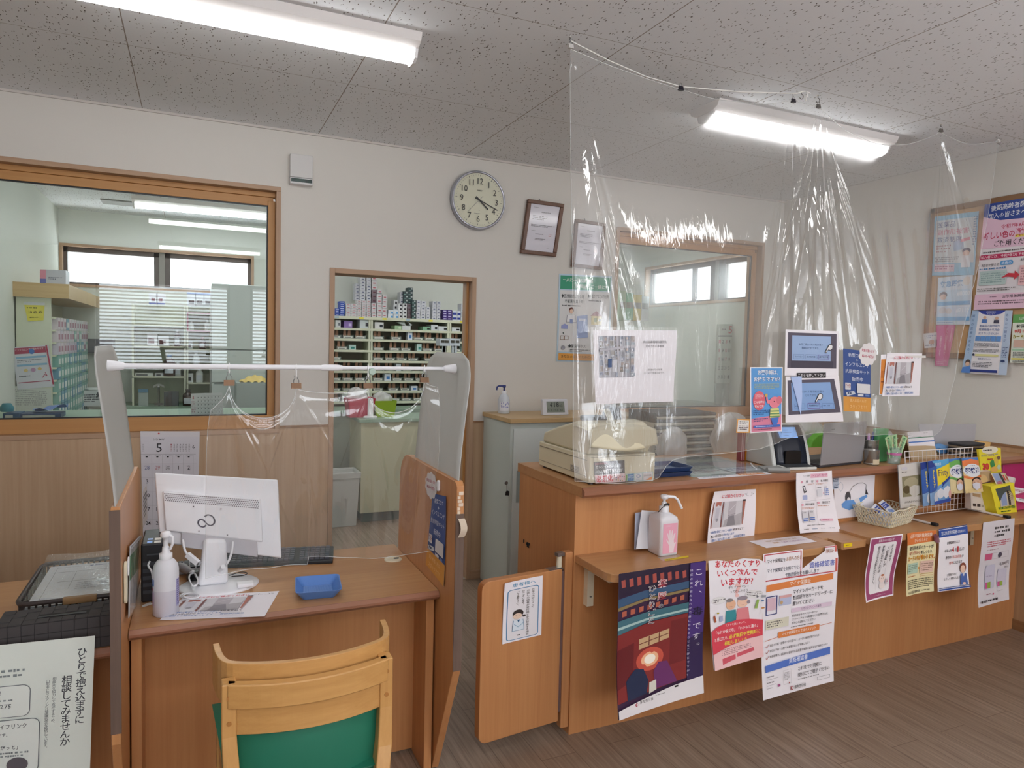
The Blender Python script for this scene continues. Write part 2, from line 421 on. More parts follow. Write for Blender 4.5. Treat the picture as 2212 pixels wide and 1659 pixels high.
    for v in bm.verts:
        u_, v_, l_ = v.co.x/w, v.co.y/h, v.co.z
        n_ = nr
        if disp:
            e = .01; a = F(u_+e, v_)-F(u_-e, v_); b = F(u_, v_+e)-F(u_, v_-e); n_ = a.cross(b).normalized()
            if n_.dot(nr) < 0: n_ = -n_
        v.co = F(u_, v_)+n_*l_*lift-org
    me = bpy.data.meshes.new(name); bm.normal_update()
    bm.to_mesh(me); bm.free()
    for m_ in mats: me.materials.append(m_)
    o = bpy.data.objects.new(name, me); o.location = org; link(o)
    if parent:
        o.parent = parent; bs = V(parent.location); g = parent.parent
        while g: bs = bs+V(g.location); g = g.parent
        o.location = org-bs
        if label: o['label'] = label
    elif label: tag(o, label, cat, group)
    return o
def quad(pts, **kw): return [P(a, b, **kw) for a, b in pts]
def curl(bl=0, br=0, tl=0, tr=0, mid=0, midv=0, wave=0):
    def f(u, v):
        d = mid*math.sin(PI*u)+midv*math.sin(PI*v)+wave*math.sin(2*PI*v)
        d += bl*max(0, (1-u)+v-1)**2+br*max(0, u+v-1)**2+tl*max(0, 1-u-v)**2+tr*max(0, u-v)**2
        return d
    return f

# ================================================================== THE SETTING
XR, YA, YB, ZC = 4.407, 4.35, 4.50, 2.83      # right wall, the dividing wall (front, back), ceiling
XL, YF = -3.3, -2.66                          # left wall, window wall behind the camera
YK, XK, ZK = 7.5, -1.128, 2.731               # back room: far wall, left wall, ceiling
RZ = 1.07                                     # top of the wainscot

def slab(name, boxes, mat, bevel=0, label=None):
    b = B()
    for a, c in boxes: b.box(a, c, mat)
    return struct(b.done(name, bevel=bevel), label)
slab('floor', [((XL-.2, YF-.2, -.08), (XR+.2, YK+.2, 0))], FLOOR)
slab('ceiling', [((XL-.1, YF-.1, ZC), (XR+.1, YB, ZC+.08)), ((XK-.1, YB, ZK), (XR+.1, YK+.1, ZK+.08))], CEIL)
def wall_with_holes(name, axis, at, thick, u0, u1, z0, z1, holes, mat):
    """upright wall along axis with rectangular openings (ua,ub,za,zb)"""
    b = B(); us = sorted({u0, u1, *[h[0] for h in holes], *[h[1] for h in holes]})
    for a, c in zip(us, us[1:]):
        hs = sorted([(h[2], h[3]) for h in holes if h[0] <= a and h[1] >= c]); z = z0
        for za, zb in hs+[(z1, z1)]:
            if za > z:
                if axis == 'x': b.box((a, at, z), (c, at+thick, za), mat)
                else: b.box((at, a, z), (at+thick, c, za), mat)
            z = zb
    return b
W1 = (-.985, .432, 1.064, 2.466); DR = (.775, 1.672, 0, 2.012); W2 = (2.815, 4.18, 1.064, 2.452)
b = wall_with_holes('w', 'x', YA, YB-YA, XL, XR, 0, ZC, [(h[0]-.02, h[1]+.02, h[2]-.02*(h[2] > 0), h[3]+.02) for h in (W1, DR, W2)], PAINT)
struct(b.done('wall_middle'), 'beige painted wall with two inner windows and a doorway')
HW = (-1.10, .51, 2.06, 2.40)
b = wall_with_holes('w', 'x', YK, .15, XK-.15, XR+.15, 0, ZK+.1, [(HW[0]-.02, HW[1]+.02, HW[2]-.02, HW[3]+.02)], PAINT2); struct(b.done('wall_far'))
SW = (4.45, 6.24, 2.06, 2.44)
b = wall_with_holes('w', 'y', XR, .15, YB-.15, YK, 0, ZK+.1, [(SW[0]-.02, SW[1]+.02, SW[2]-.02, SW[3]+.02)], PAINT2)
struct(b.done('wall_far_right'))
slab('wall_far_left', [((XK-.12, YB, 0), (XK, YK, ZK+.05))], PAINT2)
slab('wall_right', [((XR, YF, 0), (XR+.15, YB-.15, ZC))], PAINT)
slab('wall_left', [((XL-.12, YF, 0), (XL, YB, ZC))], PAINT)
BW = [(-1.3, .48, 1.05, 2.4), (.77, 2.45, 1.05, 2.4), (2.72, 4.25, 1.05, 2.4)]
b = wall_with_holes('w', 'x', YF-.15, .15, XL-.1, XR+.1, 0, ZC, BW, PAINT); struct(b.done('wall_behind'))
# wainscot boards, thin cap line
slab('trim_1', [((XL, YA-.008, .0), (-.985-.025, YA, RZ)), ((-1.01, YA-.008, 0), (.457, YA, 1.04)), ((.457, YA-.008, 0), (.747, YA, RZ)),
                ((1.70, YA-.008, 0), (2.79, YA, RZ)), ((2.79, YA-.008, 0), (4.205, YA, 1.04)), ((4.205, YA-.008, 0), (XR, YA, RZ))], W_WAINS, label='light wood wainscot on the middle wall')
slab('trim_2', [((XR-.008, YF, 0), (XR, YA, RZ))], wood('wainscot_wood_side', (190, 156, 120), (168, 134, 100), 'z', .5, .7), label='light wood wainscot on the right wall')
slab('trim_3', [((XR-.014, YF, RZ), (XR, YA, RZ+.012)), ((1.70, YA-.014, RZ), (2.79, YA, RZ+.012)), ((.457, YA-.014, RZ), (.747, YA, RZ+.012)), ((4.205, YA-.014, RZ), (XR, YA, RZ+.012))],
     wood('rail_wood', (160, 122, 88), (140, 104, 72), 'y', .5), label='thin rail on top of the wainscot')
slab('baseboard_middle', [((1.70, YA-.018, 0), (2.3, YA-.008, .06)), ((.457, YA-.018, 0), (.747, YA-.008, .06)), ((XL, YA-.018, 0), (.457, YA-.008, .06))], W_TRIMX)
slab('baseboard_right', [((XR-.018, YF, 0), (XR-.008, YA, .06))], W_BOARD)
slab('baseboard_far', [((XK, YK-.012, 0), (XR, YK, .07))], M((190, 186, 176)))
slab('trim_4', [((XL, YA-.012, ZC-.012), (XR, YA, ZC))], M((206, 200, 194)), label='pale strip where wall meets ceiling')

def inner_window(name, W, label):
    x0, x1, z0, z1 = W; c = .026
    o = bpy.data.objects.new(name, None); link(o); o.location = ((x0+x1)/2, YA, z0); o['kind'] = 'structure'; o['label'] = label
    b = B(); f = YA-.012; k = YB+.01
    b.box((x0-c, f, z1), (x1+c, k, z1+c), W_TRIMX); b.box((x0-c, f, z0-c), (x1+c, k, z0), W_TRIMX)
    b.done('casing_level', o, .002)
    b = B(); b.box((x0-c, f, z0), (x0, k, z1), W_TRIM); b.box((x1, f, z0), (x1+c, k, z1), W_TRIM); b.done('casing_upright', o, .002)
    b = B(); s = .046
    b.box((x0, YA+.045, z1-s*.62), (x1, YA+.095, z1), W_FRAMEX); b.box((x0+.01, YA+.058, z1-s-.03), (x1-.01, YA+.088, z1-s*.62), W_FRAMEX)
    b.box((x0, YA+.045, z0), (x1, YA+.095, z0+.078), W_FRAMEX); b.done('sash_level', o, .002)
    b = B(); b.box((x0, YA+.05, z0+.078), (x0+.04, YA+.09, z1-.05), W_FRAME); b.box((x1-.04, YA+.05, z0+.078), (x1, YA+.09, z1-.05), W_FRAME)
    b.done('sash_upright', o, .002)
    b = B(); e = .007
    for q in (((x0+.04, z1-.083), (x1-.04, z1-.083+e)), ((x0+.04, z0+.078), (x1-.04, z0+.078+e)), ((x0+.04, z0+.078), (x0+.04+e, z1-.08)), ((x1-.04-e, z0+.078), (x1-.04, z1-.08))):
        b.box((q[0][0], YA+.062, q[0][1]), (q[1][0], YA+.078, q[1][1]), BLACK)
    b.done('gasket', o)
    b = B(); b.box((x0+.035, YA+.068, z0+.075), (x1-.035, YA+.073, z1-.08), GLASS); b.done('pane', o)
    return o
inner_window('window_1', W1, 'large fixed inner window in wooden frame at left')
inner_window('window_2', W2, 'fixed inner window in wooden frame behind the hanging vinyl')
# doorway
o = bpy.data.objects.new('door_1', None); link(o); o.location = (1.22, YA, 0); o['kind'] = 'structure'; o['label'] = 'open doorway with wooden casing'
b = B(); x0, x1, _, z1 = DR; c = .03
b.box((x0-c, YA-.015, 0), (x0, YB+.015, z1+c), W_TRIM); b.box((x1, YA-.015, 0), (x1+c, YB+.015, z1+c), W_TRIM); b.done('casing_upright', o, .002)
b = B(); b.box((x0, YA-.015, z1), (x1, YB+.015, z1+c), W_TRIMX); b.done('casing_level', o, .002)
b = B(); b.box((x1-.014, YA+.05, 0), (x1, YA+.075, z1), W_FRAME); b.box((x0, YA+.05, 0), (x0+.01, YA+.075, z1), W_FRAME); b.done('door_stop', o)
b = B(); b.box((x0, YA, 0), (x1, YB, .004), M((176, 168, 156))); b.done('threshold', o)

def high_window(name, axis, W, at, mull, label):
    """brown aluminium sliding window with frosted panes, wooden casing"""
    u0, u1, z0, z1 = W; o = bpy.data.objects.new(name, None); link(o); o['kind'] = 'structure'; o['label'] = label
    o.location = ((u0+u1)/2, at, z0) if axis == 'x' else (at, (u0+u1)/2, z0)
    def bx(b, ua, ub, da, db, za, zb, m):
        if axis == 'x': b.box((ua, at+da, za), (ub, at+db, zb), m)
        else: b.box((at+da, ua, za), (at+db, ub, zb), m)
    b = B(); c = .025
    for q in ((u0-c, u1+c, z1, z1+c), (u0-c, u1+c, z0-c, z0), (u0-c, u0, z0, z1), (u1, u1+c, z0, z1)): bx(b, q[0], q[1], -.012, .10, q[2], q[3], W_TRIM)
    b.done('casing', o)
    b = B(); t = .03
    for q in ((u0, u1, z1-.045, z1), (u0, u1, z0, z0+.02), (u0, u0+t, z0, z1), (u1-t, u1, z0, z1), (mull[0], mull[1], z0, z1)): bx(b, q[0], q[1], .05, .10, q[2], q[3], BROWNSASH)
    bx(b, (mull[0]+mull[1])/2-.025, (mull[0]+mull[1])/2+.025, .04, .06, z0, z1, M((140, 136, 132), .4))
    b.done('sash', o)
    b = B()
    for a, c2 in ((u0+t, mull[0]), (mull[1], u1-t)): bx(b, a, c2, .074, .078, z0+.02, z1-.045, FROSTPANE)
    b.done('pane', o)
high_window('window_3', 'x', HW, YK, (-.362, -.223), 'high frosted window in brown sash on the far wall')
high_window('window_4', 'y', SW, XR, (5.08, 5.28), 'high frosted window on the far right wall')
b = B(); b.box((XR+.05, 5.5, 2.06), (XR+.08, 5.55, 2.42), BROWNSASH); struct(b.done('trim_5'), 'inner stile of the high window at right')
# windows behind the camera, with blinds: they light the room and mirror in the inner window
for i, (x0, x1, z0, z1) in enumerate(BW):
    o = bpy.data.objects.new('window_%d' % (5+i), None); link(o); o.location = ((x0+x1)/2, YF, z0); o['kind'] = 'structure'
    o['label'] = 'street window with blinds behind the viewer'
    b = B()
    for q in ((x0, x1, z1-.04, z1), (x0, x1, z0, z0+.04), (x0, x0+.04, z0, z1), (x1-.04, x1, z0, z1)): b.box((q[0], YF-.12, q[2]), (q[1], YF-.06, q[3]), BROWNSASH)
    b.done('sash', o)
    b = B(); b.box((x0+.02, YF-.035, z1-.045), (x1-.02, YF-.005, z1-.005), OFFW); n = 25
    for k in range(n):
        z = z0+.05+(z1-z0-.11)*k/(n-1)
        b.add([(x0+.03, YF-.035, z-.011), (x1-.03, YF-.035, z-.011), (x1-.03, YF-.008, z+.011), (x0+.03, YF-.008, z+.011)], [(0, 1, 2, 3)], M((226, 214, 210), .5))
    b.done('blind', o)
    area('window_portal', ((x0+x1)/2, YF-.2, (z0+z1)/2), (math.radians(90), 0, 0), x1-x0, z1-z0, 1, (1, 1, 1), portal=True)

# ------------------------------------------------------------------ ceiling lights
def fixture(x0, x1, y, z, label, group='tube lights on the ceiling'):
    t = thing('ceiling_light', ((x0+x1)/2, y, z-.09), label, 'ceiling light', group)
    b = B(); b.prism([(y-.115, z), (y-.10, z-.03), (y-.065, z-.045), (y+.065, z-.045), (y+.10, z-.03), (y+.115, z)], 'x', x0, x1, M((226, 222, 220), .45)); b.done('housing', t)
    b = B(); b.prism([(y-.05, z-.045), (y-.046, z-.072), (y-.02, z-.082), (y+.02, z-.082), (y+.046, z-.072), (y+.05, z-.045)], 'x', x0+.02, x1-.012, LAMPM); b.done('diffuser', t)
    for a in (x0+.008, x1-.012): b = B(); b.prism([(y-.064, z-.045), (y-.05, z-.078), (y-.02, z-.09), (y+.02, z-.09), (y+.05, z-.078), (y+.064, z-.045)], 'x', a, a+.012, M((236, 236, 236), .4)); b.done('end_cap', t)
    return t
fixture(-.45, .82, 2.85, ZC, 'long white ceiling light above the desk at left, fully lit')
fixture(2.33, 3.62, 2.86, ZC, 'ceiling light glowing behind the hanging vinyl sheet')
for x in (-.45, 2.33):
    for y in (.78, -1.45): fixture(x, x+1.27, y, ZC, 'ceiling light in the waiting room behind the viewer')
fixture(-.47, .8, 6.55, ZK, 'ceiling light of the back room seen through the left window')
fixture(2.0, 3.3, 6.2, ZK, 'ceiling light of the back room above the medicine shelves')
fixture(.9, 2.1, 5.2, ZK, 'ceiling light of the back room above the doorway')
fixture(-.7, .55, 5.3, ZK, 'added ceiling light brightening the back room close behind the left window')  # extra fixture, added to brighten the back room
fixture(2.6, 3.9, 5.2, ZK, 'added ceiling light brightening the back room behind the right window')  # likewise added for more light in the back room
b = B(); b.box((-.72, 6.75, ZK-.012), (-.45, 6.95, ZK), M((150, 150, 146))); tag(b.done('ceiling_vent', bevel=.002), 'grey square air vent on the ceiling of the back room', 'vent')

# ================================================================== RECEPTION COUNTER (right)
CX0, CY0, CY1, CZ = 1.40, 2.418, 2.97, 1.04; SZ, SY = .753, 2.165
t = thing('reception_counter', (2.9, 2.6, 0), 'long orange-brown wooden reception counter hung with posters', 'counter')
b = B(); b.box((CX0, CY0, 0), (XR-.01, CY0+.03, CZ-.04), W_CZ); b.done('front_panel', t)
b = B(); b.box((CX0, CY0+.03, 0), (CX0+.03, CY1-.02, CZ-.04), W_CZ)
b.done('side_panel', t)
b = B(); b.prism([(2.345, CZ-.012), (2.36, CZ), (CY1, CZ), (CY1, CZ-.04), (2.36, CZ-.04), (2.345, CZ-.028)], 'x', CX0-.003, XR-.01, W_CX); b.done('countertop', t)
b = B(); b.prism([(2.3435, CZ-.012), (2.36, CZ+.0006), (2.366, CZ+.0006), (2.36, CZ-.0406), (2.3435, CZ-.028)], 'x', CX0-.004, XR-.012, W_EDGE); b.done('edge_band', t)
b = B(); b.box((CX0+.03, CY1-.05, 0), (XR-.01, CY1-.03, CZ-.04), W_CZ); b.done('back_panel', t)
b = B()
q = P(1142, 1177, x=CX0); b.lathe([(.012, 0), (.012, .01)], (CX0, q.y, q.z), BLACK, 12)
b.add([(CX0-.004, q.y-.012, q.z-.012), (CX0-.004, q.y+.012, q.z-.012), (CX0-.004, q.y+.012, q.z+.012), (CX0-.004, q.y-.012, q.z+.012)], [(0, 1, 2, 3)], BLACK)
q = P(1132, 1169, x=CX0); b.box((CX0-.003, q.y-.003, q.z-.008), (CX0, q.y+.003, q.z+.008), BLACK)
b.done('cable_hole', t)
# the low shelf in front: left board with a notch, step, right board
def board(name, x0, x1, y0, y1, z, label, r=.05, brackets=()):
    t = thing(name, ((x0+x1)/2, (y0+y1)/2, z-.03), label, 'shelf')
    b = B(); pts = rrect(x0, y0, x1-x0, y1-y0+.2, r); pts = [(p[0], min(p[1], y1)) for p in pts]
    b.prism(pts, 'z', z-.032, z, W_CX); b.done('shelf_board', t, .004)
    for x in brackets:
        b = B(); b.box((x, y1-.03, z-.21), (x+.03, y1, z-.032), CREAM); b.box((x, y1-.19, z-.06), (x+.03, y1, z-.032), CREAM)
        b.lathe([(.005, 0), (.005, .001)], (x+.015, y1-.032, z-.17), DGREY, 8); b.done('bracket', t)
    return t
board('counter_shelf', CX0+.006, 2.60, SY-.02, CY0, SZ, 'low wooden shelf at the left of the counter front, carrying the sanitizer pump', .055, (1.45,))
board('counter_shelf', 2.632, 2.79, SY, CY0, SZ-.0, 'short shelf step with a yellow sticker between the two long shelves', .01)
board('counter_shelf', 2.785, XR-.01, SY-.02, CY0, SZ+.012, 'low wooden shelf at the right of the counter front, carrying mask rack and basket', .03, (3.3, 3.9))
b = B(); b.box((2.60, SY+.08, SZ-.032), (2.632, CY0, SZ), W_CX); tag(b.done('shelf_filler'), 'narrow wooden filler between left shelf and sticker step', 'shelf')
printed('sticker', 60, 14, [('z', 14, 3.5, 30, 7, 1, '3a3020')], quad([(1822.5, 1175), (1841, 1172.5), (1841, 1180), (1822.5, 1183)], y=SY-.002), base='e8c818',
        label='small yellow sticker on the front edge of the short shelf step', cat='sticker')
printed('yellow_tape', 60, 4, [('z', 2, .6, 50, 2.6, 1, '9a8a20')], quad([(1435, 1208), (1487, 1200), (1488, 1204), (1437, 1212)], z=SZ+.001), base='d8c030',
        label='narrow yellow printed tape lying on the shelf in front of the sanitizer', cat='tape')
b = B(); q = quad([(1420, 1203), (1465, 1197), (1475, 1205), (1432, 1212)], z=SZ+.0007); b.add(q, [(0, 1, 2, 3)], mat_film('clear_mat', haze=.25, crinkle=0)); tag(b.done('clear_mat'), 'clear plastic patch under the sanitizer pump', 'mat')

# swing gate and its post
t = thing('swing_gate', (1.17, 2.42, .06), 'low orange wooden swing gate left of the counter with a notice on it', 'gate')
A0, A1 = V((1.352, 2.425, 0)), V((.985, 2.385, 0)); dr = (A1-A0).normalized(); nn = V((-dr.y, dr.x, 0)); nn = nn if nn.y > 0 else -nn
W_ = (A1-A0).length; gz0, gz1 = .064, .70
gm = Matrix.Translation(A0) @ Matrix(((dr.x, nn.x, 0, 0), (dr.y, nn.y, 0, 0), (0, 0, 1, 0), (0, 0, 0, 1)))
b = B(gm); R_ = .035
pts = [(0, gz0), (0, gz1)]+[(W_-R_+R_*math.sin(k*PI/12), gz1-R_+R_*math.cos(k*PI/12)) for k in range(7)]+[(W_-R_+R_*math.cos(k*PI/12), gz0+R_-R_*math.sin(k*PI/12)) for k in range(7)]
b.prism(pts, 'y', 0, .036, W_CZ); b.done('gate_panel', t, .003)
b = B(gm); b.box((-.005, .002, gz1-.004), (.06, .034, gz1+.003), STEEL); b.lathe([(.011, 0), (.011, .05), (.013, .055), (.013, .062)], (.005, .018, gz1), CREAM, 12)
b.box((-.03, .004, gz1+.05), (.02, .03, gz1+.064), STEEL); b.done('hinge', t)
b = B(); b.box((1.364, 2.425, .03), (1.40, 2.46, .765), W_CZ); b.done('gate_post', t, .003)
b = B(); b.box((1.353, 2.43, .10), (1.364, 2.455, .69), M((110, 84, 80), .6)); b.done('gap_strip', t)
c4 = [gm @ V((a, -.001, z)) for a, z in ((.322-.045, .687), (.135-.04, .687), (.135-.04, .445), (.322-.045, .445))]
printed('gate_notice', 66, 146, [('t', '患者様へ', 14, 6, 40, 9, '2a8ab4'), ('p', rrect(6, 20, 54, 122, 6), '2a78a8'), ('p', rrect(7.4, 21.4, 51.2, 119.2, 5), 'e9e6ea'),
    ('v', 'お薬の内容によって', 47, 26, 5.5, 48, '554a44'), ('v', 'お渡しの順番が受付順と多少前後する場合', 38.5, 26, 5.5, 112, '554a44'), ('v', 'がございます。', 30, 26, 5.5, 38, '554a44'), ('v', 'ご了承下さい。', 21, 26, 5.5, 38, '554a44'),
    ('e', 25, 80, 9, 9.5, '3a302e'), ('e', 35, 88, 3, 2.6, '3a302e'), ('e', 24, 86, 7.5, 7, 'e8cdb8'), ('r', 20, 84, 2.4, .7, '3a302e'), ('r', 26, 84, 2.4, .7, '3a302e'),
    ('p', [(17, 95), (33, 95), (35, 120), (15, 120)], 'dfe9f2'), ('ln', [(17, 95), (15, 120), (35, 120), (33, 95)], .8, '5a88a8'), ('p', [(23, 95), (28, 95), (25.5, 102)], '38648a'),
    ('ln', [(18, 104), (25, 112), (33, 104)], 1.2, '8ab0c8'), ('r', 23, 130, 5, 2, '333333')],
    c4, label='patient notice with blue border and bowing clerk drawing on the swing gate', cat='notice', disp=curl(tl=.012, bl=.004), cut=6, toward=-nn)

# ================================================================== CONSULTING DESK (centre left)
DX0, DX1, DY0, DY1, DZ = -.186, .806, 2.355, 2.99, .70
t = thing('consultation_desk', (.31, 2.65, 0), 'orange-brown wooden consultation desk between two upright partition panels', 'desk')
b = B(); b.prism([(DY0, DZ-.012), (DY0+.008, DZ), (DY1, DZ), (DY1, DZ-.03), (DY0+.008, DZ-.03), (DY0, DZ-.02)], 'x', DX0, DX1, W_CX)
b.done('desktop', t)
b = B(); b.prism([(DY0-.0015, DZ-.012), (DY0+.008, DZ+.0005), (DY0+.012, DZ+.0005), (DY0+.008, DZ-.0305), (DY0-.0015, DZ-.02)], 'x', DX0, DX1, W_EDGE); b.done('edge_band', t)
for x0, x1 in ((DX0+.002, DX0+.032), (.772, .802)):
    b = B(); b.box((x0, DY0+.045, 0), (x1, DY1-.02, DZ-.03), W_CZ); b.done('leg', t, .002)
b = B(); b.box((DX0+.03, 2.551, .012), (.773, 2.571, DZ-.03), W_CZ); b.done('modesty_panel', t)
b = B(); q = P(849, 1209, z=DZ); b.lathe([(.036, 0), (.036, .003), (.033, .005)], (q.x, q.y, DZ), CREAM, 28); b.prism(rrect(q.x+.002, q.y-.009, .024, .018, .008), 'z', DZ+.005, DZ+.0056, BLACK); b.done('cable_grommet', t)

def partition(name, x0, x1, label, sgn):
    t = thing(name, ((x0+x1)/2, 2.55, 0), label, 'partition')
    yf = 2.20 if sgn > 0 else 2.135
    pts = [(yf+.215, 0), (yf, .47), (yf, 1.115), (yf+.02, 1.13)]+[(2.80+.12*math.sin(k*PI/14), 1.01+.12*math.cos(k*PI/14)) for k in range(8)]+[(2.93, .80), (2.93, 0)]
    b = B(); b.prism(pts, 'x', x0, x1, W_CZ); b.done('panel', t, .003)
    e = .0012
    b = B(); b.box((x0-e, yf-e, .47 if sgn > 0 else .50), (x1+e, yf+.003, 1.02 if sgn > 0 else 1.125), W_DARK); b.done('bare_edge', t)
    # frosted acrylic screen bowed outward by the rod
    rnd = random.Random(3)
    y0, y1 = (2.225, 2.74) if sgn > 0 else (2.165, 2.78); zt = 1.565
    def f(u, v):
        z = 1.10+(zt-1.10)*v; y = y0+(y1-y0)*u
        cr = .11
        if v > .75:   # rounded top corners
            k = (v-.75)/.25; ins = cr*(1-math.sqrt(max(0, 1-k*k)))
            y = (y0+ins)+(y1-y0-2*ins)*u
        off = (.052 if sgn > 0 else .06)*((z-1.10)/.4)**1.3*(1-.25*(2*u-1)**2)
        return V(((x0+x1)/2+sgn*off, y, z))
    b = B(); b.grid(f, 12, 20, FROST); o = b.done('acrylic_screen', t, label='frosted white acrylic screen')
    s = o.modifiers.new('thickness', 'SOLIDIFY'); s.thickness = .004; s.offset = 0
    return t
partition('desk_partition', -.212, -.188, 'left wooden partition of the desk with bowed frosted acrylic screen', -1)
t = partition('desk_partition', .808, .836, 'right wooden partition of the desk with frosted acrylic screen and velcro patch', 1)
b = B(); b.grid(lambda u, v: V((.812+.024*u+.006*math.sin(v*PI), 2.193-.012*math.sin(v*PI), .94+.065*v)), 3, 8, M((206, 190, 170), .8)); b.box((.81, 2.199, .945), (.82, 2.2015, 1.0), BLACK); b.done('velcro_patch', t)
b = B()
rr = random.Random(4)
for k in range(6): z = 1.02+k*.013; b.box((.81+rr.random()*.006, 2.1975, z), (.82+rr.random()*.014, 2.2, z+.008+rr.random()*.004), M((222, 204, 184), .8))
b.done('tape_residue', t)

# tension rod, clips and the clear sheet
rl, rr_ = P(270, 795, x=-.186-.052), P(938, 793, x=.808+.046); ry = 2.39
rl = V((-.24, ry, 1.508)); rr_ = V((.862, ry, 1.508))
t = thing('tension_rod', (.31, ry, 1.50), 'white tension rod clamped between the two frosted screens', 'curtain rod')
b = B(); b.tube([rl+V((.03, 0, 0)), V((.40, ry, 1.508))], .0085, WPLAST, 12); b.done('outer_tube', t)
b = B(); b.tube([V((.40, ry, 1.508)), rr_-V((.03, 0, 0))], .0066, WPLAST, 12); b.done('inner_tube', t)
b = B(); b.tube([V((.385, ry, 1.508)), V((.395, ry, 1.508)), V((.44, ry, 1.508)), V((.455, ry, 1.508))], [.0095, .011, .011, .008], WPLAST, 12); b.done('lock_collar', t)
for a, d in ((rl, 1), (rr_, -1)):
    b = B(); b.tube([a, a+V((.005*d, 0, 0)), a+V((.04*d, 0, 0)), a+V((.045*d, 0, 0))], [.0175, .0175, .012, .009], WPLAST, 14); b.done('rubber_foot', t)
CL = [P(495, 812, y=ry).x, P(640, 818, y=ry).x, P(795, 812, y=ry).x, P(917, 800, y=ry).x]
CZs = [1.462, 1.452, 1.452, 1.472]
for i, (x, z) in enumerate(zip(CL, CZs)):
    t = thing('binder_clip', (x, ry, z), ['leftmost binder clip on the tension rod, in front of the inner window', 'second binder clip from left on the tension rod, against the wall', 'binder clip on the tension rod beside the round tag', 'rightmost binder clip on the tension rod, against the frosted screen'][i], 'clip', 'binder clips hanging from the tension rod')
    b = B(); b.prism([(ry-.007, z-.014), (ry+.007, z-.014), (ry+.002, z+.004), (ry-.002, z+.004)], 'x', x-.016, x+.016, CLIP); b.done('clip_body', t)
    b = B()
    for s in (-1, 1): b.tube([(x-.008, ry, z+.003), (x-.009, ry+s*.003, z+.012), (x-.004, ry+s*.004, z+.02), (x-.006, ry+s*.003, z+.028), (x+.006, ry+s*.003, z+.028), (x+.004, ry+s*.004, z+.02), (x+.009, ry+s*.003, z+.012), (x+.008, ry, z+.003)], .0012, STEEL, 5)
    b.done('wire_handle', t)
    b = B(); b.tube([(x, ry-.006, z+.026), (x-.003, ry-.009, 1.508), (x, ry, 1.519), (x+.003, ry+.009, 1.508), (x, ry+.006, z+.026)], .002, M((240, 240, 240), .5), 6); b.done('tie', t)
_cr = random.Random(17)
CREASE = [[(_cr.uniform(-.42, .42), _cr.uniform(.004, .008)*_cr.choice((-1, 1)), _cr.uniform(.004, .009), _cr.uniform(.35, 1.9)) for _ in range(n_)] for n_ in (9, 5, 20, 12, 7)]
CREASE2 = [[(_cr.uniform(-.5, .5), _cr.uniform(.002, .005)*_cr.choice((-1, 1)), _cr.uniform(.003, .006), _cr.uniform(.2, .7)) for _ in range(8)] for n_ in range(4)]
def creases(dx, dz, lst):
    d = 0
    for a_, h_, w_, l_ in lst:
        e = (dx-math.tan(a_)*dz)/w_
        if abs(e) < 3: d += h_*math.exp(-e*e)*min(1, dz/.1)*max(0, 1-(dz/l_)**2)
    return d
def sheet2(u, v):
    xs = [-.10]+CL+[.80]
    x = .03+u*(.78)
    # top edge swags between the clips
    zt = None
    seq = [(.03, 1.37)]+list(zip(CL, [z-.01 for z in CZs]))+[(.81, 1.44)]
    for (xa, za), (xb, zb) in zip(seq, seq[1:]):
        if xa-1e-6 <= x <= xb+1e-6:
            k = (x-xa)/(xb-xa); sag = {0: .0, 1: .105, 2: .02, 3: .10, 4: .0}[seq.index((xa, za))]
            zt = za+(zb-za)*k-sag*4*k*(1-k); break
    if zt is None: zt = 1.4
    zb_ = .80+.02*math.sin(7*x)+(.03 if x > .36 else 0)
    z = zt+(zb_-zt)*v
    d = .004*math.sin(38*math.sqrt(v+.001)+x*5)*math.exp(-v/.10)
    for i, c in enumerate(CL):
        dx = x-c; dz = max(.01, 1.46-z); d += creases(dx, dz, CREASE2[i]); a = math.atan2(dx, dz)
        g = math.exp(-(a/.30)**2)
        d += .0035*min(1, dz/.25)*math.sin(a*(24+3*i)+i)*g+.022*g*min(1, dz/.35)
    d += .007*math.sin(x*17+1.2*z)+.0022*math.sin(x*52+1.3*math.sin(z*7))*math.exp(-((x-.25)/.5)**2)
    top = math.exp(-v*14)
    pull = 0
    for c in CL:
        dx = x-c
        pull += -dx*math.exp(-(dx/.06)**2)*math.exp(-v*9)*.75
    return V((x+pull, ry-.004+d*(1-top)+.05*v*v, z))
HEM_GLINT = mat_film('vinyl_hem_glint', haze=.55, fres=3, crinkle=0)  # white haze puts the folded-edge reflections of the film into the colour
t = thing('vinyl_sheet', (.35, ry, .80), 'clear vinyl sheet hanging from the tension rod above the desk', 'vinyl sheet')
b = B(); b.grid(sheet2, 300, 110, FILM2); b.done('film', t)
b = B(); b.tube([sheet2(k/160, .0)+V((0, -.001, 0)) for k in range(161)], .0011, HEM_GLINT, 5); b.tube([sheet2(k/160, 1) for k in range(161)], .0009, HEM_GLINT, 5); b.tube([sheet2(1, k/60) for k in range(61)], .0008, HEM_GLINT, 5); b.tube([sheet2(0, k/60) for k in range(61)], .0008, HEM_GLINT, 5); b.done('hem_glint', t)
q = P(804, 803, y=ry-.01); b = B(Matrix.Translation(q) @ Matrix.Rotation(PI/2, 4, 'X')); b.lathe([(.010, 0), (.012, .001), (.012, .003), (.010, .004)], (0, 0, 0), M((170, 190, 176), .4), 18); tag(b.done('round_tag'), 'small round pale green tag hanging beside a clip on the tension rod', 'tag')

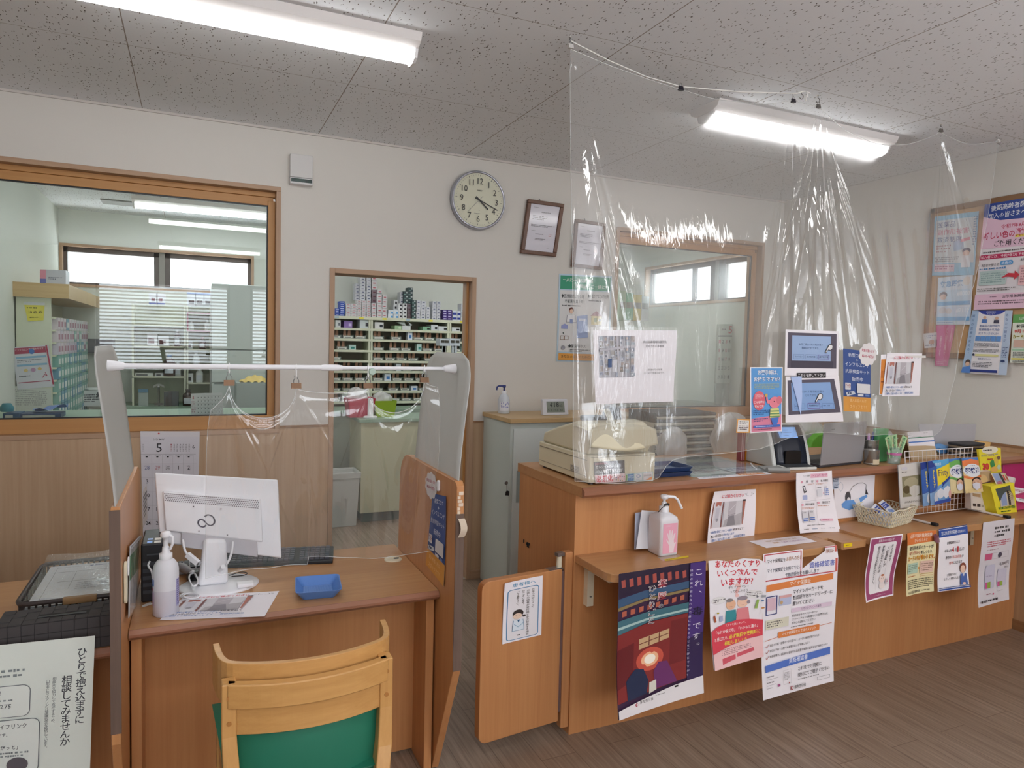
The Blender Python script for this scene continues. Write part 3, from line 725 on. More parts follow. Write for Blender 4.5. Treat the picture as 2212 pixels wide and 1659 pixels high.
# ================================================================== SIDE COUNTER (far left)
t = thing('side_counter', (-1.0, 2.6, 0), 'wooden side counter at the far left carrying basket and woven tissue box', 'counter')
b = B(); b.prism([(2.245, DZ-.012), (2.255, DZ), (2.99, DZ), (2.99, DZ-.03), (2.255, DZ-.03), (2.245, DZ-.02)], 'x', -2.2, -.214, W_CX); b.done('countertop', t)
b = B(); b.prism([(2.2435, DZ-.012), (2.255, DZ+.0005), (2.259, DZ+.0005), (2.255, DZ-.0305), (2.2435, DZ-.02)], 'x', -2.2, -.2145, W_EDGE); b.done('edge_band', t)
b = B(); b.box((-2.2, 2.45, 0), (-.214, 2.47, DZ-.03), W_CZ); b.done('front_panel', t)

# ================================================================== PRINTED SHEETS ON THE COUNTER FRONT
PINK, RED, NAVY, BLU, INK, ORG = 'd86a78', 'cf3a48', '2a3f7a', '3f6fc0', '333038', 'e08248'
Yh = SY-.026
# tall purple poster: plain stand-in picture of a lantern-lit hall, purple strip with lettering
its = [('r', 0, 0, 138, 262, '3a2440')]
its += [('p', [(0, 0), (112, 0), (112, 30), (60, 34), (0, 44)], '2c2238')]
for k in range(9): its.append(('p', [(4+k*12, 10+abs(4-k)*.8), (10+k*12, 9+abs(4-k)*.8), (11+k*12, 26), (5+k*12, 27)], 'a8524a'))
its += [('p', [(0, 46), (40, 38), (112, 34), (112, 48), (40, 52), (0, 62)], '3c5878'), ('p', [(0, 62), (40, 53), (112, 49), (112, 54), (40, 58), (0, 68)], '8a7850')]
for k in range(8): its.append(('p', [(6+k*13, 70-k*1.4), (13+k*13, 69-k*1.4), (13+k*13, 79-k*1.5), (6+k*13, 80-k*1.5)], 'b0604c'))
its += [('p', [(0, 86), (50, 78), (112, 76), (112, 96), (50, 98), (0, 112)], '44707c'), ('p', [(0, 98), (50, 90), (112, 88), (112, 92), (50, 94), (0, 103)], 'a8c4c0'),
        ('p', [(0, 112), (50, 99), (112, 97), (112, 225), (0, 236)], '843030'), ('p', [(0, 140), (26, 132), (26, 200), (0, 212)], '6a2428'), ('p', [(84, 106), (110, 105), (110, 190), (84, 192)], '742a2c'),
        ('p', [(34, 128), (82, 120), (82, 138), (34, 148)], 'c8a880'), ('ln', [(34, 138), (82, 129)], 1.5, '6a3028'), ('ln', [(50, 126), (50, 144)], 1.5, '6a3028'), ('ln', [(66, 123), (66, 141)], 1.5, '6a3028'),
        ('e', 52, 170, 22, 22, 'c85848'), ('e', 52, 170, 14, 14, 'f0b890'), ('e', 52, 170, 9, 9, 'fdf4e4'),
        ('p', [(16, 236), (14, 200), (28, 182), (42, 186), (50, 210), (46, 232)], '26304e'), ('p', [(60, 228), (58, 196), (66, 180), (80, 182), (92, 214), (96, 226)], '6c3468'), ('p', [(50, 234), (51, 214), (62, 212), (62, 230)], 'd8d4c8'),
        ('r', 112, 0, 26, 262, '4a3478'), ('p', [(112, 150), (138, 140), (138, 262), (112, 262)], '33264e'),
        ('v', 'これ、', 119, 8, 15, 66, 'e8e4ee', .0), ('v', '毒', 117, 82, 19, 30, '1c1828', .01), ('v', 'です。', 119, 116, 15, 62, 'e8e4ee', .0),
        ('v', '特定の薬の飲み合わせで毒にもなることをご存じですか？', 111.5, 10, 5, 214, 'd8d2e2', .0),
        ('v', '薬屋', 59, 18, 15.5, 46, 'e6dcdc', .035), ('v', '薬屋', 59, 18, 15.5, 46, 'a83440', 0), ('v', 'の', 61, 66, 9, 11, 'e8e0e0', .03), ('v', 'の', 61, 66, 9, 11, '201820', .0),
        ('v', 'ひとりごと', 44, 28, 13.5, 76, 'eee6e6', .04), ('v', 'ひとりごと', 44, 28, 13.5, 76, '201820', 0),
        ('p', [(0, 247), (40, 240), (90, 232), (138, 228), (138, 262), (0, 262)], 'e6e2e4'), ('t', '厚生労働省', 34, 241, 22, 6, '3a3638'), ('e', 29, 246, 2.2, 3, 'a83440'), ('e', 29.6, 246, 1.3, 2, 'e6e2e4'),
        ('z', 60, 239, 28, 3, 1, '8a8688'), ('r', 91, 233, 6, 3.4, '222022')]
printed('purple_poster', 138, 262, its, quad([(1336.8, 1240), (1523, 1211), (1514.5, 1493), (1329, 1612-62)], y=Yh), curl(bl=.02, br=.01, midv=-.006, wave=.004),
        label='large purple poster with a red hall picture, leftmost of those hanging from the shelf', rough=.4)
its = [('t', 'あなたのくすり', 14, 4, 92, 18, 'f2e4e4', .05), ('t', 'あなたのくすり', 14, 4, 92, 18, RED, .02), ('t', 'いくつ飲んで', 18, 26, 84, 19, RED, .02), ('t', 'いますか?', 26, 49, 68, 18, RED, .02),
       ('t', '?', 55, 62, 14, 36, 'efc0bc', .04), ('t', 'ポリファーマシー', 42, 68, 44, 7, '2c2a2c'), ('t', 'ってなんだろう', 46, 79, 38, 7, '2c2a2c'),
       ('e', 20, 100, 16, 9, 'd8d4d6'), ('e', 20, 100, 15, 8.3, 'eceaea'), ('z', 8, 96, 24, 9, 2, '6a6668'), ('e', 97, 93, 19, 11, 'd8d4d6'), ('e', 97, 93, 18, 10.2, 'eceaea'), ('z', 82, 86, 30, 13, 3, '6a6668'),
       ('e', 47, 114, 11, 13, 'e8b898'), ('e', 44, 103, 8, 4.5, '8a8486'), ('p', [(36, 128), (58, 128), (60, 158), (34, 158)], '3f8f98'), ('e', 73, 112, 12, 13, 'f0c8b0'), ('e', 73, 101, 11, 5.5, '9a8e98'), ('e', 86, 112, 4, 5, '9a8e98'),
       ('p', [(62, 126), (86, 126), (90, 158), (58, 158)], 'e08a90'), ('r', 42, 112, 2, .8, '333'*2), ('r', 50, 112, 2, .8, '333333'), ('r', 68, 111, 2, .8, '333333'), ('r', 76, 111, 2, .8, '333333'), ('ln', [(43, 119), (50, 119)], .6, '8a4a40'), ('ln', [(70, 118), (76, 118)], .6, '8a4a40'),
       ('p', [(6, 136), (10, 134), (13, 150), (9, 152)], 'a8583c'), ('p', [(104, 108), (109, 108), (106, 132), (100, 131)], '98b860'), ('e', 17, 130, 2.6, 2, 'b8a830'), ('e', 116, 112, 3, 2, '5078a8'), ('e', 118, 132, 4, 2, 'c88848'), ('e', 104, 100, 2.4, 2, '70707a'), ('r', 113, 97, 9, 6, 'a0a4ac'), ('p', [(20, 138), (27, 137), (28, 150), (21, 152)], 'b0b4d0'),
       ('p', [(0, 172), (14, 163), (36, 157), (62, 154), (90, 157), (120, 164), (120, 206), (86, 207), (40, 214), (0, 226)], 'd84858'),
       ('t', 'くすりを飲んでいて、', 34, 160, 46, 6, 'f4e4e4'), ('t', '「なにか変だな」「いつもと違う」', 10, 172, 98, 9, 'f6eeee', .015), ('t', 'と感じたら、', 6, 188, 32, 9, 'f6eeee'), ('t', '必ず医師や薬剤師に', 40, 187, 74, 11, 'ecd850', .02), ('t', '相談しましょう。', 28, 201, 58, 10, 'ecd850', .02),
       ('p', [(0, 226), (40, 214), (86, 207), (120, 206), (120, 262), (0, 262)], 'eec4c4'), ('z', 20, 218, 70, 16, 4, 'a87c80'), ('p', [(20, 240), (52, 237), (52, 248), (20, 254)], 'd05a68'), ('p', [(56, 236), (96, 231), (98, 240), (56, 245)], 'd05a68')]
its = [i for i in its if not (i[0] == 'r' and i[-1] == '333'*2)]
printed('medication_poster', 120, 262, its, quad([(1530, 1208), (1647, 1202), (1647, 1417), (1537.8, 1446)], y=Yh), curl(bl=.012, tr=.03, midv=-.004, wave=.003),
        label='white and red medication poster with a cartoon elderly couple', outline=[(0, 4), (20, 3), (44, 8), (47, 14), (52, 6), (72, 0), (104, 2), (120, 14), (120, 262), (0, 262)])
ol = [(0, 0), (83, 0), (83, 42), (112, 22), (132, 10), (132, 0), (158, 0), (162, 26), (162, 306), (0, 306)]
its = [('fr', 2, 2, 79, 56, 2.2, 'c05058'), ('r', 2, 56, 156, 2.4, 'c05058'), ('r', 156, 28, 5, 30, 'd06a60'), ('r', 132, 1, 26, 2, 'c05058'), ('r', 154, 0, 4, 14, 'd06a60'), ('t', 'マイナ保険証を', 8, 13, 38, 8, '444044'), ('t', 'お持ちの方は', 48, 12, 34, 9, 'b07a50'), ('t', 'マイナ保険証をお持ちでない', 8, 32, 72, 9, '444a5c'), ('t', 'で毎回受付をお願いします', 46, 46, 74, 9, '444a5c'),
       ('t', '険証', 134, 6, 18, 9, 'b08070'), ('t', '資格確認書', 98, 30, 56, 13, '6a78c0'),
       ('p', [(6, 66), (152, 60), (152, 74), (6, 80)], 'dd8448'), ('t', 'マイナ保険証', 56, 65, 46, 10, 'f4ece6'), ('t', 'マイナンバーカードを', 64, 84, 66, 9, '333038'), ('t', '顔認証付きカードリーダーに', 64, 97, 88, 9, '333038'), ('t', '置いてください', 64, 110, 48, 9, '333038'),
       ('fr', 6, 90, 24, 40, 1.8, '333c78'), ('r', 9, 94, 18, 26, 'd8b8c4'), ('r', 34, 92, 26, 22, 'b8c0dc'), ('r', 34, 92, 26, 6, 'd8a8a8'), ('e', 39, 107, 3, 4, 'c0a078'), ('r', 62, 124, 90, 9, 'dfcbdc'), ('t', 'スマートフォンの場合', 82, 125.5, 46, 6, '5c4a66'),
       ('t', '顔認証付きカードリーダーの', 64, 138, 56, 5.5, '444044'), ('t', 'スマートフォンを利用などと記載された', 64, 146, 80, 5.5, '444044'), ('t', 'ボタンを選択してください', 64, 154, 52, 5.5, '444044'), ('z', 62, 163, 90, 4, 1, '8a868a'), ('r', 6, 140, 50, 20, 'dedac6'), ('z', 9, 143, 32, 14, 3, '6a6660'),
       ('ln', [(6, 184), (34, 180)], .9, 'd87840'), ('rr', 34, 170, 92, 13, 2, 'dd8448'), ('t', 'マイナ保険証ならではのメリット', 42, 172.5, 76, 7, 'f4ece6'), ('ln', [(126, 174), (154, 172)], .9, 'd87840'),
       ('t', '過去のお薬・診療データに基づく、より良い医療が受けられる！', 16, 192, 112, 5.6, '444044'), ('t', '突然の手術・入院でも高額支払いが不要になる！', 16, 204, 88, 5.6, '444044'), ('t', '救急現場で、搬送中の適切な応急処置や病院の選定などに活用される！', 16, 216, 130, 5.6, '444044')]
for k in range(3): its.append(('ln', [(7, 196+12*k), (9.5, 199+12*k), (14, 191+12*k)], .9, 'b04a40'))
its += [('p', [(6, 236), (152, 226), (152, 242), (6, 250)], '5878c8'), ('t', '資格確認書', 58, 231, 42, 11, 'eef0f8'), ('t', 'これまでと同様に', 78, 254, 54, 9, '333038'), ('t', '受付にてご提示ください', 78, 267, 72, 9, '333038'), ('z', 78, 279, 68, 4, 1, '8a868a'),
        ('z', 8, 258, 26, 4, 1, '7a767c'), ('ln', [(8, 266), (34, 265)], .6, '9a969c'), ('z', 8, 270, 20, 4, 1, '8a868c'), ('ln', [(8, 278), (28, 277)], .6, '9a969c'), ('z', 8, 282, 22, 3, 1, '9a969c'), ('r', 32, 280, 5, 5, 'a04a80'), ('fr', 44, 254, 18, 30, .4, 'b0acb0'), ('z', 46, 258, 12, 18, 6, 'a8a4a8'), ('r', 56, 281, 2.5, 2.5, 'a02a30'), ('t', '厚生労働省', 68, 291, 26, 8, '333038'), ('e', 63, 295, 3, 4.4, 'b03a48'), ('e', 64, 295, 1.8, 3, 'e9e5e6'), ('fr', 120, 286, 30, 7, .5, '6a666c')]
printed('insurance_card_poster', 162, 306, its, quad([(1649, 1197), (1808, 1176), (1801, 1471.4), (1644.7, 1511)], y=Yh), curl(bl=.01, midv=-.004, wave=.004, tr=.008),
        label='tall white insurance card poster with orange and blue bars and a torn top edge', outline=ol)
b = B(); q = quad([(1529, 1200), (1662, 1190), (1660, 1216), (1531, 1222)], y=Yh-.001)
def poster(name, W_, H_, its, px, label, y=None, disp=None, **k):
    pl = {'y': y} if y is not None else k.pop('plane')
    return printed(name, W_, H_, its, quad(px, **pl), disp, label=label, **k)
its = [('r', 3, 3, 94, 129, '9c4a70'), ('rr', 14, 14, 70, 108, 5, 'e6e2e4'), ('t', '薬局からのお知らせ', 26, 5.5, 48, 6, 'eadfe4'), ('v', '月の途中で', 68, 20, 8, 38, INK), ('v', '「保険証」が', 54, 24, 8, 44, INK), ('v', '変更になった方は', 40, 20, 8, 60, INK), ('v', '受付までお知らせ下さい。', 26, 20, 8, 88, INK),
       ('ln', [(49, 20), (49, 90)], .4, 'b0acae'), ('ln', [(64, 20), (64, 88)], .4, 'b0acae'), ('ln', [(36, 20), (36, 116)], .4, 'b0acae'), ('e', 58, 94, 10, 9, 'ecd8d0'), ('e', 58, 86.5, 5, 2.4, 'b07050'), ('e', 58, 109, 10, 7, 'e8dcd8'), ('e', 54, 93, .8, .8, INK), ('e', 61, 93, .8, .8, INK), ('rr', 68, 94, 9, 14, 1, 'd8d4d8'), ('z', 69, 96, 7, 10, 4, '9a4a58'), ('z', 30, 125, 44, 3, 1, 'd09ab0')]
poster('notice_sheet', 100, 135, its, [(1881, 1163), (1950.6, 1153), (1929.9, 1286), (1862.7, 1299)], 'purple-bordered notice sheet with a baby drawing, hanging from the shelf', Yh, curl(bl=.02, midv=-.008, wave=.004))
its = [('p', [(0, 0), (100, 0), (100, 24), (0, 28)], 'd8783c'), ('t', '山形市国民健康保険', 12, 4, 76, 9, 'f0e4d4'), ('t', 'からのおしらせ', 28, 15, 44, 8, 'f0e4d4'), ('t', '被保険者証のカードが', 8, 31, 84, 9, '333038'), ('t', '8月1日から', 8, 43, 40, 8, 'b84a38'), ('t', '新しくなり、', 50, 43, 40, 8, '333038'), ('t', 'カードの色が変わります。', 4, 53, 92, 12, 'c83a28', .03), ('t', 'カードの色が変わります。', 4, 53, 92, 12, 'e8c020', .0),
       ('r', 4, 70, 38, 24, 'b4cdb8'), ('z', 7, 73, 30, 17, 4, '7a9080'), ('r', 50, 68, 44, 28, 'e2c0b0'), ('z', 54, 72, 36, 20, 4, 'a08070'), ('p', [(43, 80), (49, 83), (43, 86)], 'e09040'), ('z', 6, 98, 34, 4, 1, 'c87840'), ('fr', 50, 98, 44, 5, .6, 'c87840'), ('z', 4, 107, 90, 22, 5, '5a5648'), ('t', '山形市国民健康保険', 4, 133, 46, 6, '333038'), ('z', 56, 134, 36, 4, 1, '5a5648')]
poster('notice_sheet', 100, 143, its, [(1959.5, 1152), (2022, 1146), (2017.4, 1277), (1956, 1287.7)], 'yellow notice sheet with orange header about new insurance cards', Yh, curl(bl=.006, mid=-.006, wave=.003), base='e6dcae')
b = B(); q = P(2022, 1162, y=Yh-.01); b.grid(lambda u, v: q+V((-.02+.042*u, -.004*math.sin(5*u+3*v), .016-.036*v+.006*math.sin(u*6))), 5, 5, M((120, 74, 84), .3)); tag(b.done('torn_sticker'), 'crumpled dark red sticker between the yellow and blue notices', 'sticker')
its = [('r', 0, 0, 100, 2, NAVY), ('r', 0, 3.4, 100, 17, '2f52a0'), ('t', '窓口負担割合変更', 8, 7, 54, 9, 'e6eaf2'), ('t', 'のお知らせ', 64, 9, 28, 7, 'e6eaf2'), ('t', '診療報酬改定により', 26, 32, 44, 7, '333038'), ('t', '令和 6 年', 18, 50, 24, 7, '333038'), ('t', '4', 43, 46, 7, 13, 'c03a40'), ('t', '月', 52, 50, 6, 7, '333038'), ('t', '1', 61, 46, 4, 13, 'c03a40'), ('t', '日より', 68, 50, 16, 7, '333038'),
       ('t', '患者様の', 22, 66, 22, 7, '333038'), ('t', '窓口負担金', 45, 66, 30, 7, 'c85a48'), ('t', 'が', 76, 66, 6, 7, '333038'), ('t', '変更', 34, 80, 14, 7, 'c85a48'), ('t', 'になります', 49, 80, 28, 7, '333038'), ('t', 'ご理解のほど', 28, 108, 32, 6, '333038'), ('t', 'よろしくお願いします', 18, 117, 52, 6, '333038'),
       ('e', 80, 98, 10, 12, '8a4a38'), ('e', 79, 101, 8, 9, 'f0cbb4'), ('p', [(72, 112), (90, 112), (93, 138), (69, 138)], '4a66a8'), ('p', [(78, 112), (84, 112), (81, 119)], 'e8e8ee'), ('e', 81, 135, 5, 3, 'f0cbb4'), ('r', 76, 101, 1.6, .8, INK), ('r', 81, 101, 1.6, .8, INK), ('r', 0, 139, 100, 1.2, NAVY), ('r', 0, 142, 100, 3, '2f52a0')]
poster('notice_sheet', 100, 148, its, [(2027.7, 1143), (2089, 1133), (2092.8, 1269), (2025.8, 1278.8)], 'white notice sheet with blue header and a woman in blue suit', Yh, curl(br=.004, wave=.003))
its = [('z', 34, 12, 40, 26, 3, '4a484c'), ('z', 16, 44, 66, 14, 3, 'c0606c'), ('z', 18, 62, 40, 4, 1, 'b89aa0'), ('r', 14, 72, 20, 14, 'c85a80'), ('fr', 36, 72, 44, 14, .6, 'b0a8b0'), ('e', 56, 79, 5, 6, '4a4658'), ('t', '4,000円', 58, 96, 26, 9, '6a666c'), ('t', '(税込)', 72, 107, 12, 5, '6a666c'),
       ('rr', 18, 98, 28, 54, 5, 'c4c2d4'), ('rr', 54, 112, 26, 40, 5, 'c8c4d4'), ('r', 20, 136, 6, 14, 'c45a90'), ('r', 26, 136, 9, 14, '90a848'), ('r', 55, 140, 6, 10, 'c45a90'), ('r', 61, 140, 8, 10, '90a848'), ('z', 20, 120, 20, 5, 1, 'a8a0b8'), ('z', 22, 160, 16, 4, 1, 'a06070'), ('z', 58, 158, 18, 4, 1, 'a8a0a8'), ('e', 42, 164, 2, 2, 'c45a80'), ('z', 6, 172, 60, 8, 1, '33303a')]
poster('flyer_sleeve', 90, 186, its, [(2124, 1129), (2192, 1119), (2180, 1294.5), (2109.4, 1311.8)], 'pale product flyer in a clear sleeve, rightmost of those hanging from the shelf', Yh, curl(bl=.01, midv=-.006, wave=.004), base='d6d2d8', rough=.25)
ECO = [('t', 'エコバッグにご協力ください', 6, 8, 92, 9, 'cc4a5c', .02), ('t', '<(_ _)>', 104, 8, 30, 8, '8a868c', 0), ('r', 6, 26, 4, 60, '8a5a50'), ('r', 12, 26, 24, 60, 'd4d2d8'), ('p', [(15, 26), (32, 26), (32, 36), (27, 36), (24, 32), (20, 36), (15, 36)], 'b87466'), ('r', 17, 40, 12, 28, 'c4c2cc'), ('e', 24, 68, 4, 4, '9a98a0'), ('r', 37, 26, 3, 60, '7a4a44'),
       ('r', 42, 26, 54, 60, 'd0ced2'), ('r', 56, 26, 22, 38, 'b8b2b8'), ('p', [(48, 70), (96, 54), (96, 84), (44, 86)], 'b0acb0'), ('p', [(58, 62), (74, 60), (80, 84), (54, 85)], '8a868c'), ('ln', [(60, 48), (76, 34)], .8, 'e4e2e4'), ('ln', [(56, 60), (78, 56)], .8, '7a767c'), ('p', [(98, 24), (106, 24), (101, 84), (99, 84)], 'a86a5c'), ('r', 98, 23, 8, 4, '2a282c'),
       ('t', '中東情勢の悪化によりビニール袋が', 6, 92, 66, 6, '3a68a8', .012), ('t', '4月末を以て', 74, 91, 30, 6.5, '33303a', .015), ('t', '廃止・5月1日から', 6, 101, 38, 6.5, '33303a', .015), ('t', '配布中止します', 46, 101, 32, 6, '3a68a8', .012), ('t', 'ご理解とご協力お願いします', 6, 110, 62, 6, '3a68a8', .012), ('t', '桜田調剤薬局', 78, 108, 32, 6, '3a68a8', .012)]
E1 = [(1537, 1060), (1632.7, 1056.5), (1629, 1159.8), (1516.6, 1172)]
crop = [i for i in ECO if not (i[0] == 't' and i[1].startswith('エコ'))]+[('t', 'にご協力ください', 26, 8, 72, 9, 'cc4a5c', .02)]
poster('eco_bag_notice', 140, 120, crop, E1, 'curled white notice with bag photos on the counter front, right of the sanitizer', 2.40, curl(bl=.035, tl=.02, midv=.004))
its = [('t', 'とっても簡単!', 24, 8, 24, 7, '4a484c'), ('rr', 50, 6, 62, 14, 2, 'e8bccc'), ('t', 'マイナンバーカード', 53, 8, 56, 9, 'b83a78', .02), ('e', 20, 32, 4, 4, 'e0a0b0'), ('t', '受　付', 34, 27, 26, 8, INK), ('e', 74, 32, 4, 4, 'e0a0b0'), ('t', '本人確認', 86, 27, 26, 8, INK), ('z', 40, 38, 22, 6, 2, 'c07850'), ('z', 70, 38, 40, 6, 2, 'c07850'),
       ('p', [(22, 46), (30, 44), (36, 66), (28, 70)], '3a383e'), ('p', [(24, 49), (29, 47.5), (33, 62), (29, 64)], 'e0e0e6'), ('rr', 22, 76, 16, 16, 3, 'aab4d8'), ('z', 74, 50, 12, 5, 1, '6a666c'), ('z', 98, 50, 12, 5, 1, '6a666c'), ('rr', 72, 58, 18, 26, 4, 'dcdce2'), ('t', '+', 92, 70, 4, 5, 'c05060')]
for i in range(3):
    for j in range(4): its.append(('r', 98+i*4.6, 58+j*6, 3.2, 3.4, '7a94cc'))
its += [('ln', [(66, 26), (66, 176)], .5, 'a8a4aa'), ('ln', [(12, 98), (114, 92)], .5, 'a8a4aa'), ('e', 18, 108, 4, 4, 'e0a0b0'), ('t', '同意の確認', 28, 103, 32, 8, INK), ('e', 74, 104, 4, 4, 'e0a0b0'), ('t', '受付完了', 86, 99, 26, 8, INK), ('z', 14, 116, 46, 7, 2, 'c07850'), ('z', 70, 112, 40, 4, 1, 'c07850'),
        ('r', 14, 128, 19, 38, 'd8d6da'), ('r', 38, 127, 19, 38, 'd8d6da'), ('t', '同意', 18, 131, 10, 5, '8a868c'), ('t', '同意', 42, 130, 10, 5, '8a868c'), ('r', 15, 152, 17, 3.6, '5a7cc0'), ('r', 15, 158, 17, 3.6, '4a6cb8'), ('r', 39, 150, 17, 3.6, '5a7cc0'), ('r', 39, 156, 17, 3.6, '4a6cb8'), ('rr', 74, 156, 38, 8, 2, 'e8bccc'), ('z', 80, 158, 26, 4, 1, 'b0507a'), ('z', 26, 174, 76, 4, 1, '6a666c'), ('z', 12, 186, 24, 5, 1, '5a565c'), ('z', 42, 186, 24, 5, 1, '6a8ab0'), ('z', 70, 185, 20, 4, 1, '5a565c'), ('z', 94, 184, 22, 5, 1, '5a565c')]
poster('card_procedure_sheet', 128, 200, its, [(1720, 1022), (1797, 1016.6), (1805, 1146), (1721, 1150)], 'white step-by-step card sheet hanging from the countertop edge below the laptop', 2.34, curl(br=.03, bl=.02, tl=-.0, midv=-.004))
its = [('ln', [(20, 18), (14, 26), (14, 38), (20, 46), (27, 38), (27, 26), (20, 18)], .8, 'a8b4c4'), ('e', 42, 66, 9, 18, '4a484e'), ('e', 44, 74, 5, 9, 'e9e5e6'), ('p', [(22, 84), (34, 74), (66, 74), (100, 62), (104, 68), (60, 100), (46, 104), (24, 94)], '6a9cd8'), ('p', [(60, 74), (76, 68), (84, 92), (72, 96)], 'e4e0e2'), ('ln', [(46, 50), (56, 34), (72, 26), (88, 26), (98, 32), (98, 56)], 1.0, '3a383e'), ('p', [(98, 44), (106, 62), (96, 60)], '3a383e')]
poster('drawing_sheet', 126, 126, its, [(1801, 1029), (1890.5, 1022), (1886, 1113), (1803, 1121)], 'paper with a drawing of a blue cushion on the counter front beside the basket', 2.412)
poster('small_card', 20, 40, [('z', 2, 4, 16, 14, 3, '3a4a68'), ('z', 2, 24, 16, 8, 2, '7a8aa8'), ('r', 2, 34, 14, 3, '3a4a68')], [(1798, 1030), (1812, 1028), (1812, 1055), (1800, 1057)], 'small blue and white card stuck beside the step-by-step sheet', 2.408, base='c4cede')
poster('shelf_notice', 110, 50, [('t', '患者様のお名前でお呼びします', 26, 10, 66, 8, 'c8b090'), ('t', '確認', 30, 24, 14, 8, 'd0a878'), ('t', '「必ず」お知らせ下さい', 50, 26, 52, 8, 'a87aa8')], [(1616, 1169), (1728, 1157), (1765, 1170), (1656, 1184)], 'white notice lying flat on the low shelf', plane={'z': SZ+.001})
# cards leaning behind the sanitizer
b = B(); b.hexa([P(1370, 1187, y=2.37), P(1395, 1184, y=2.37), P(1395, 1184, y=2.373), P(1370, 1187, y=2.373)], [P(1372, 1108, y=2.40), P(1410, 1103, y=2.40), P(1410, 1103, y=2.403), P(1372, 1108, y=2.403)], M('a8aec0')); tag(b.done('display_card'), 'grey bordered card leaning on the counter front behind the sanitizer', 'card')
b = B(); b.hexa([P(1374, 1186, y=2.355), P(1430, 1184, y=2.355), P(1430, 1184, y=2.358), P(1374, 1186, y=2.358)], [P(1386, 1102, y=2.385), P(1437, 1106, y=2.385), P(1437, 1106, y=2.388), P(1386, 1102, y=2.388)], M('dddde2')); tag(b.done('display_card'), 'white card leaning directly behind the sanitizer pump', 'card')

# mental health poster at the left edge
its = [('v', 'ひとりで抱え込まずに', 90, 10, 8.5, 70, '3a3c42'), ('v', '相談してみませんか', 79, 34, 8.5, 66, '3a3c42'), ('v', '相談先を協力して支援するため、', 72, 34, 3.2, 45, '7a7e80'), ('v', '山形市とライフリンクは連携協定を締結しています。', 67, 36, 3.2, 66, '7a7e80'), ('z', 0, 22, 50, 14, 3, '7c8486'),
       ('p', rrect(-4, 38, 60, 30, 6), '6a6e72'), ('p', rrect(-3, 38.6, 58.3, 28.8, 5.5), 'd9ded8'), ('t', '山形市健康増進課', 0, 42, 34, 5, '5a5e62'), ('z', 0, 50, 50, 3, 1, '7c8486'), ('t', '023－616－7275', 2, 55, 40, 4, '4a4e54'), ('z', 0, 62, 40, 3, 1, '7c8486'),
       ('p', rrect(-4, 70, 68, 52, 6), '6a6e72'), ('p', rrect(-3, 70.6, 66.3, 50.8, 5.5), 'd9ded8'), ('z', 0, 76, 28, 3, 1, '8a9092'), ('t', 'ライフリンク', 30, 74, 24, 4.5, '4a4e54'), ('t', '電話やLINEで相談できます。', 0, 82, 40, 4, '5a5e62'), ('t', '[LINE]', 18, 89, 10, 3, '5a5e62'), ('t', '「生きづらびっと」', 18, 94, 30, 4.5, '4a4e54'), ('z', 18, 100, 38, 6, 2, '7c8486'), ('t', '338', 0, 97, 8, 4, '5a5e62'), ('e', 48, 113, 8, 7, '5a565c'), ('z', 0, 112, 14, 3, 1, '7c8486'),
       ('fr', -4, 128, 92, 40, .5, '9aa0a0'), ('z', 4, 134, 34, 8, 2, '7c8486'), ('z', 34, 138, 50, 20, 4, '7c8486'), ('z', 0, 148, 24, 12, 2, '7c8486')]
its = [('r', 0, i[2], i[1]+i[3], i[4], i[5]) if i[0] == 'r' else i for i in its]
def clipx(it):
    if it[0] == 'p': return ('p', [(max(0, x), y) for x, y in it[1]], it[2])
    return it
its = [clipx(i) for i in its if i[0] != 'fr']
poster('consultation_poster', 104, 150, its, [(-95, 1403), (205.5, 1373), (192, 1720), (-110, 1745)], 'pale green Japanese consultation poster hanging from the side counter at far left', 2.225, curl(br=-.0, midv=.004, wave=.003), base='d6dcd4', rough=.5)

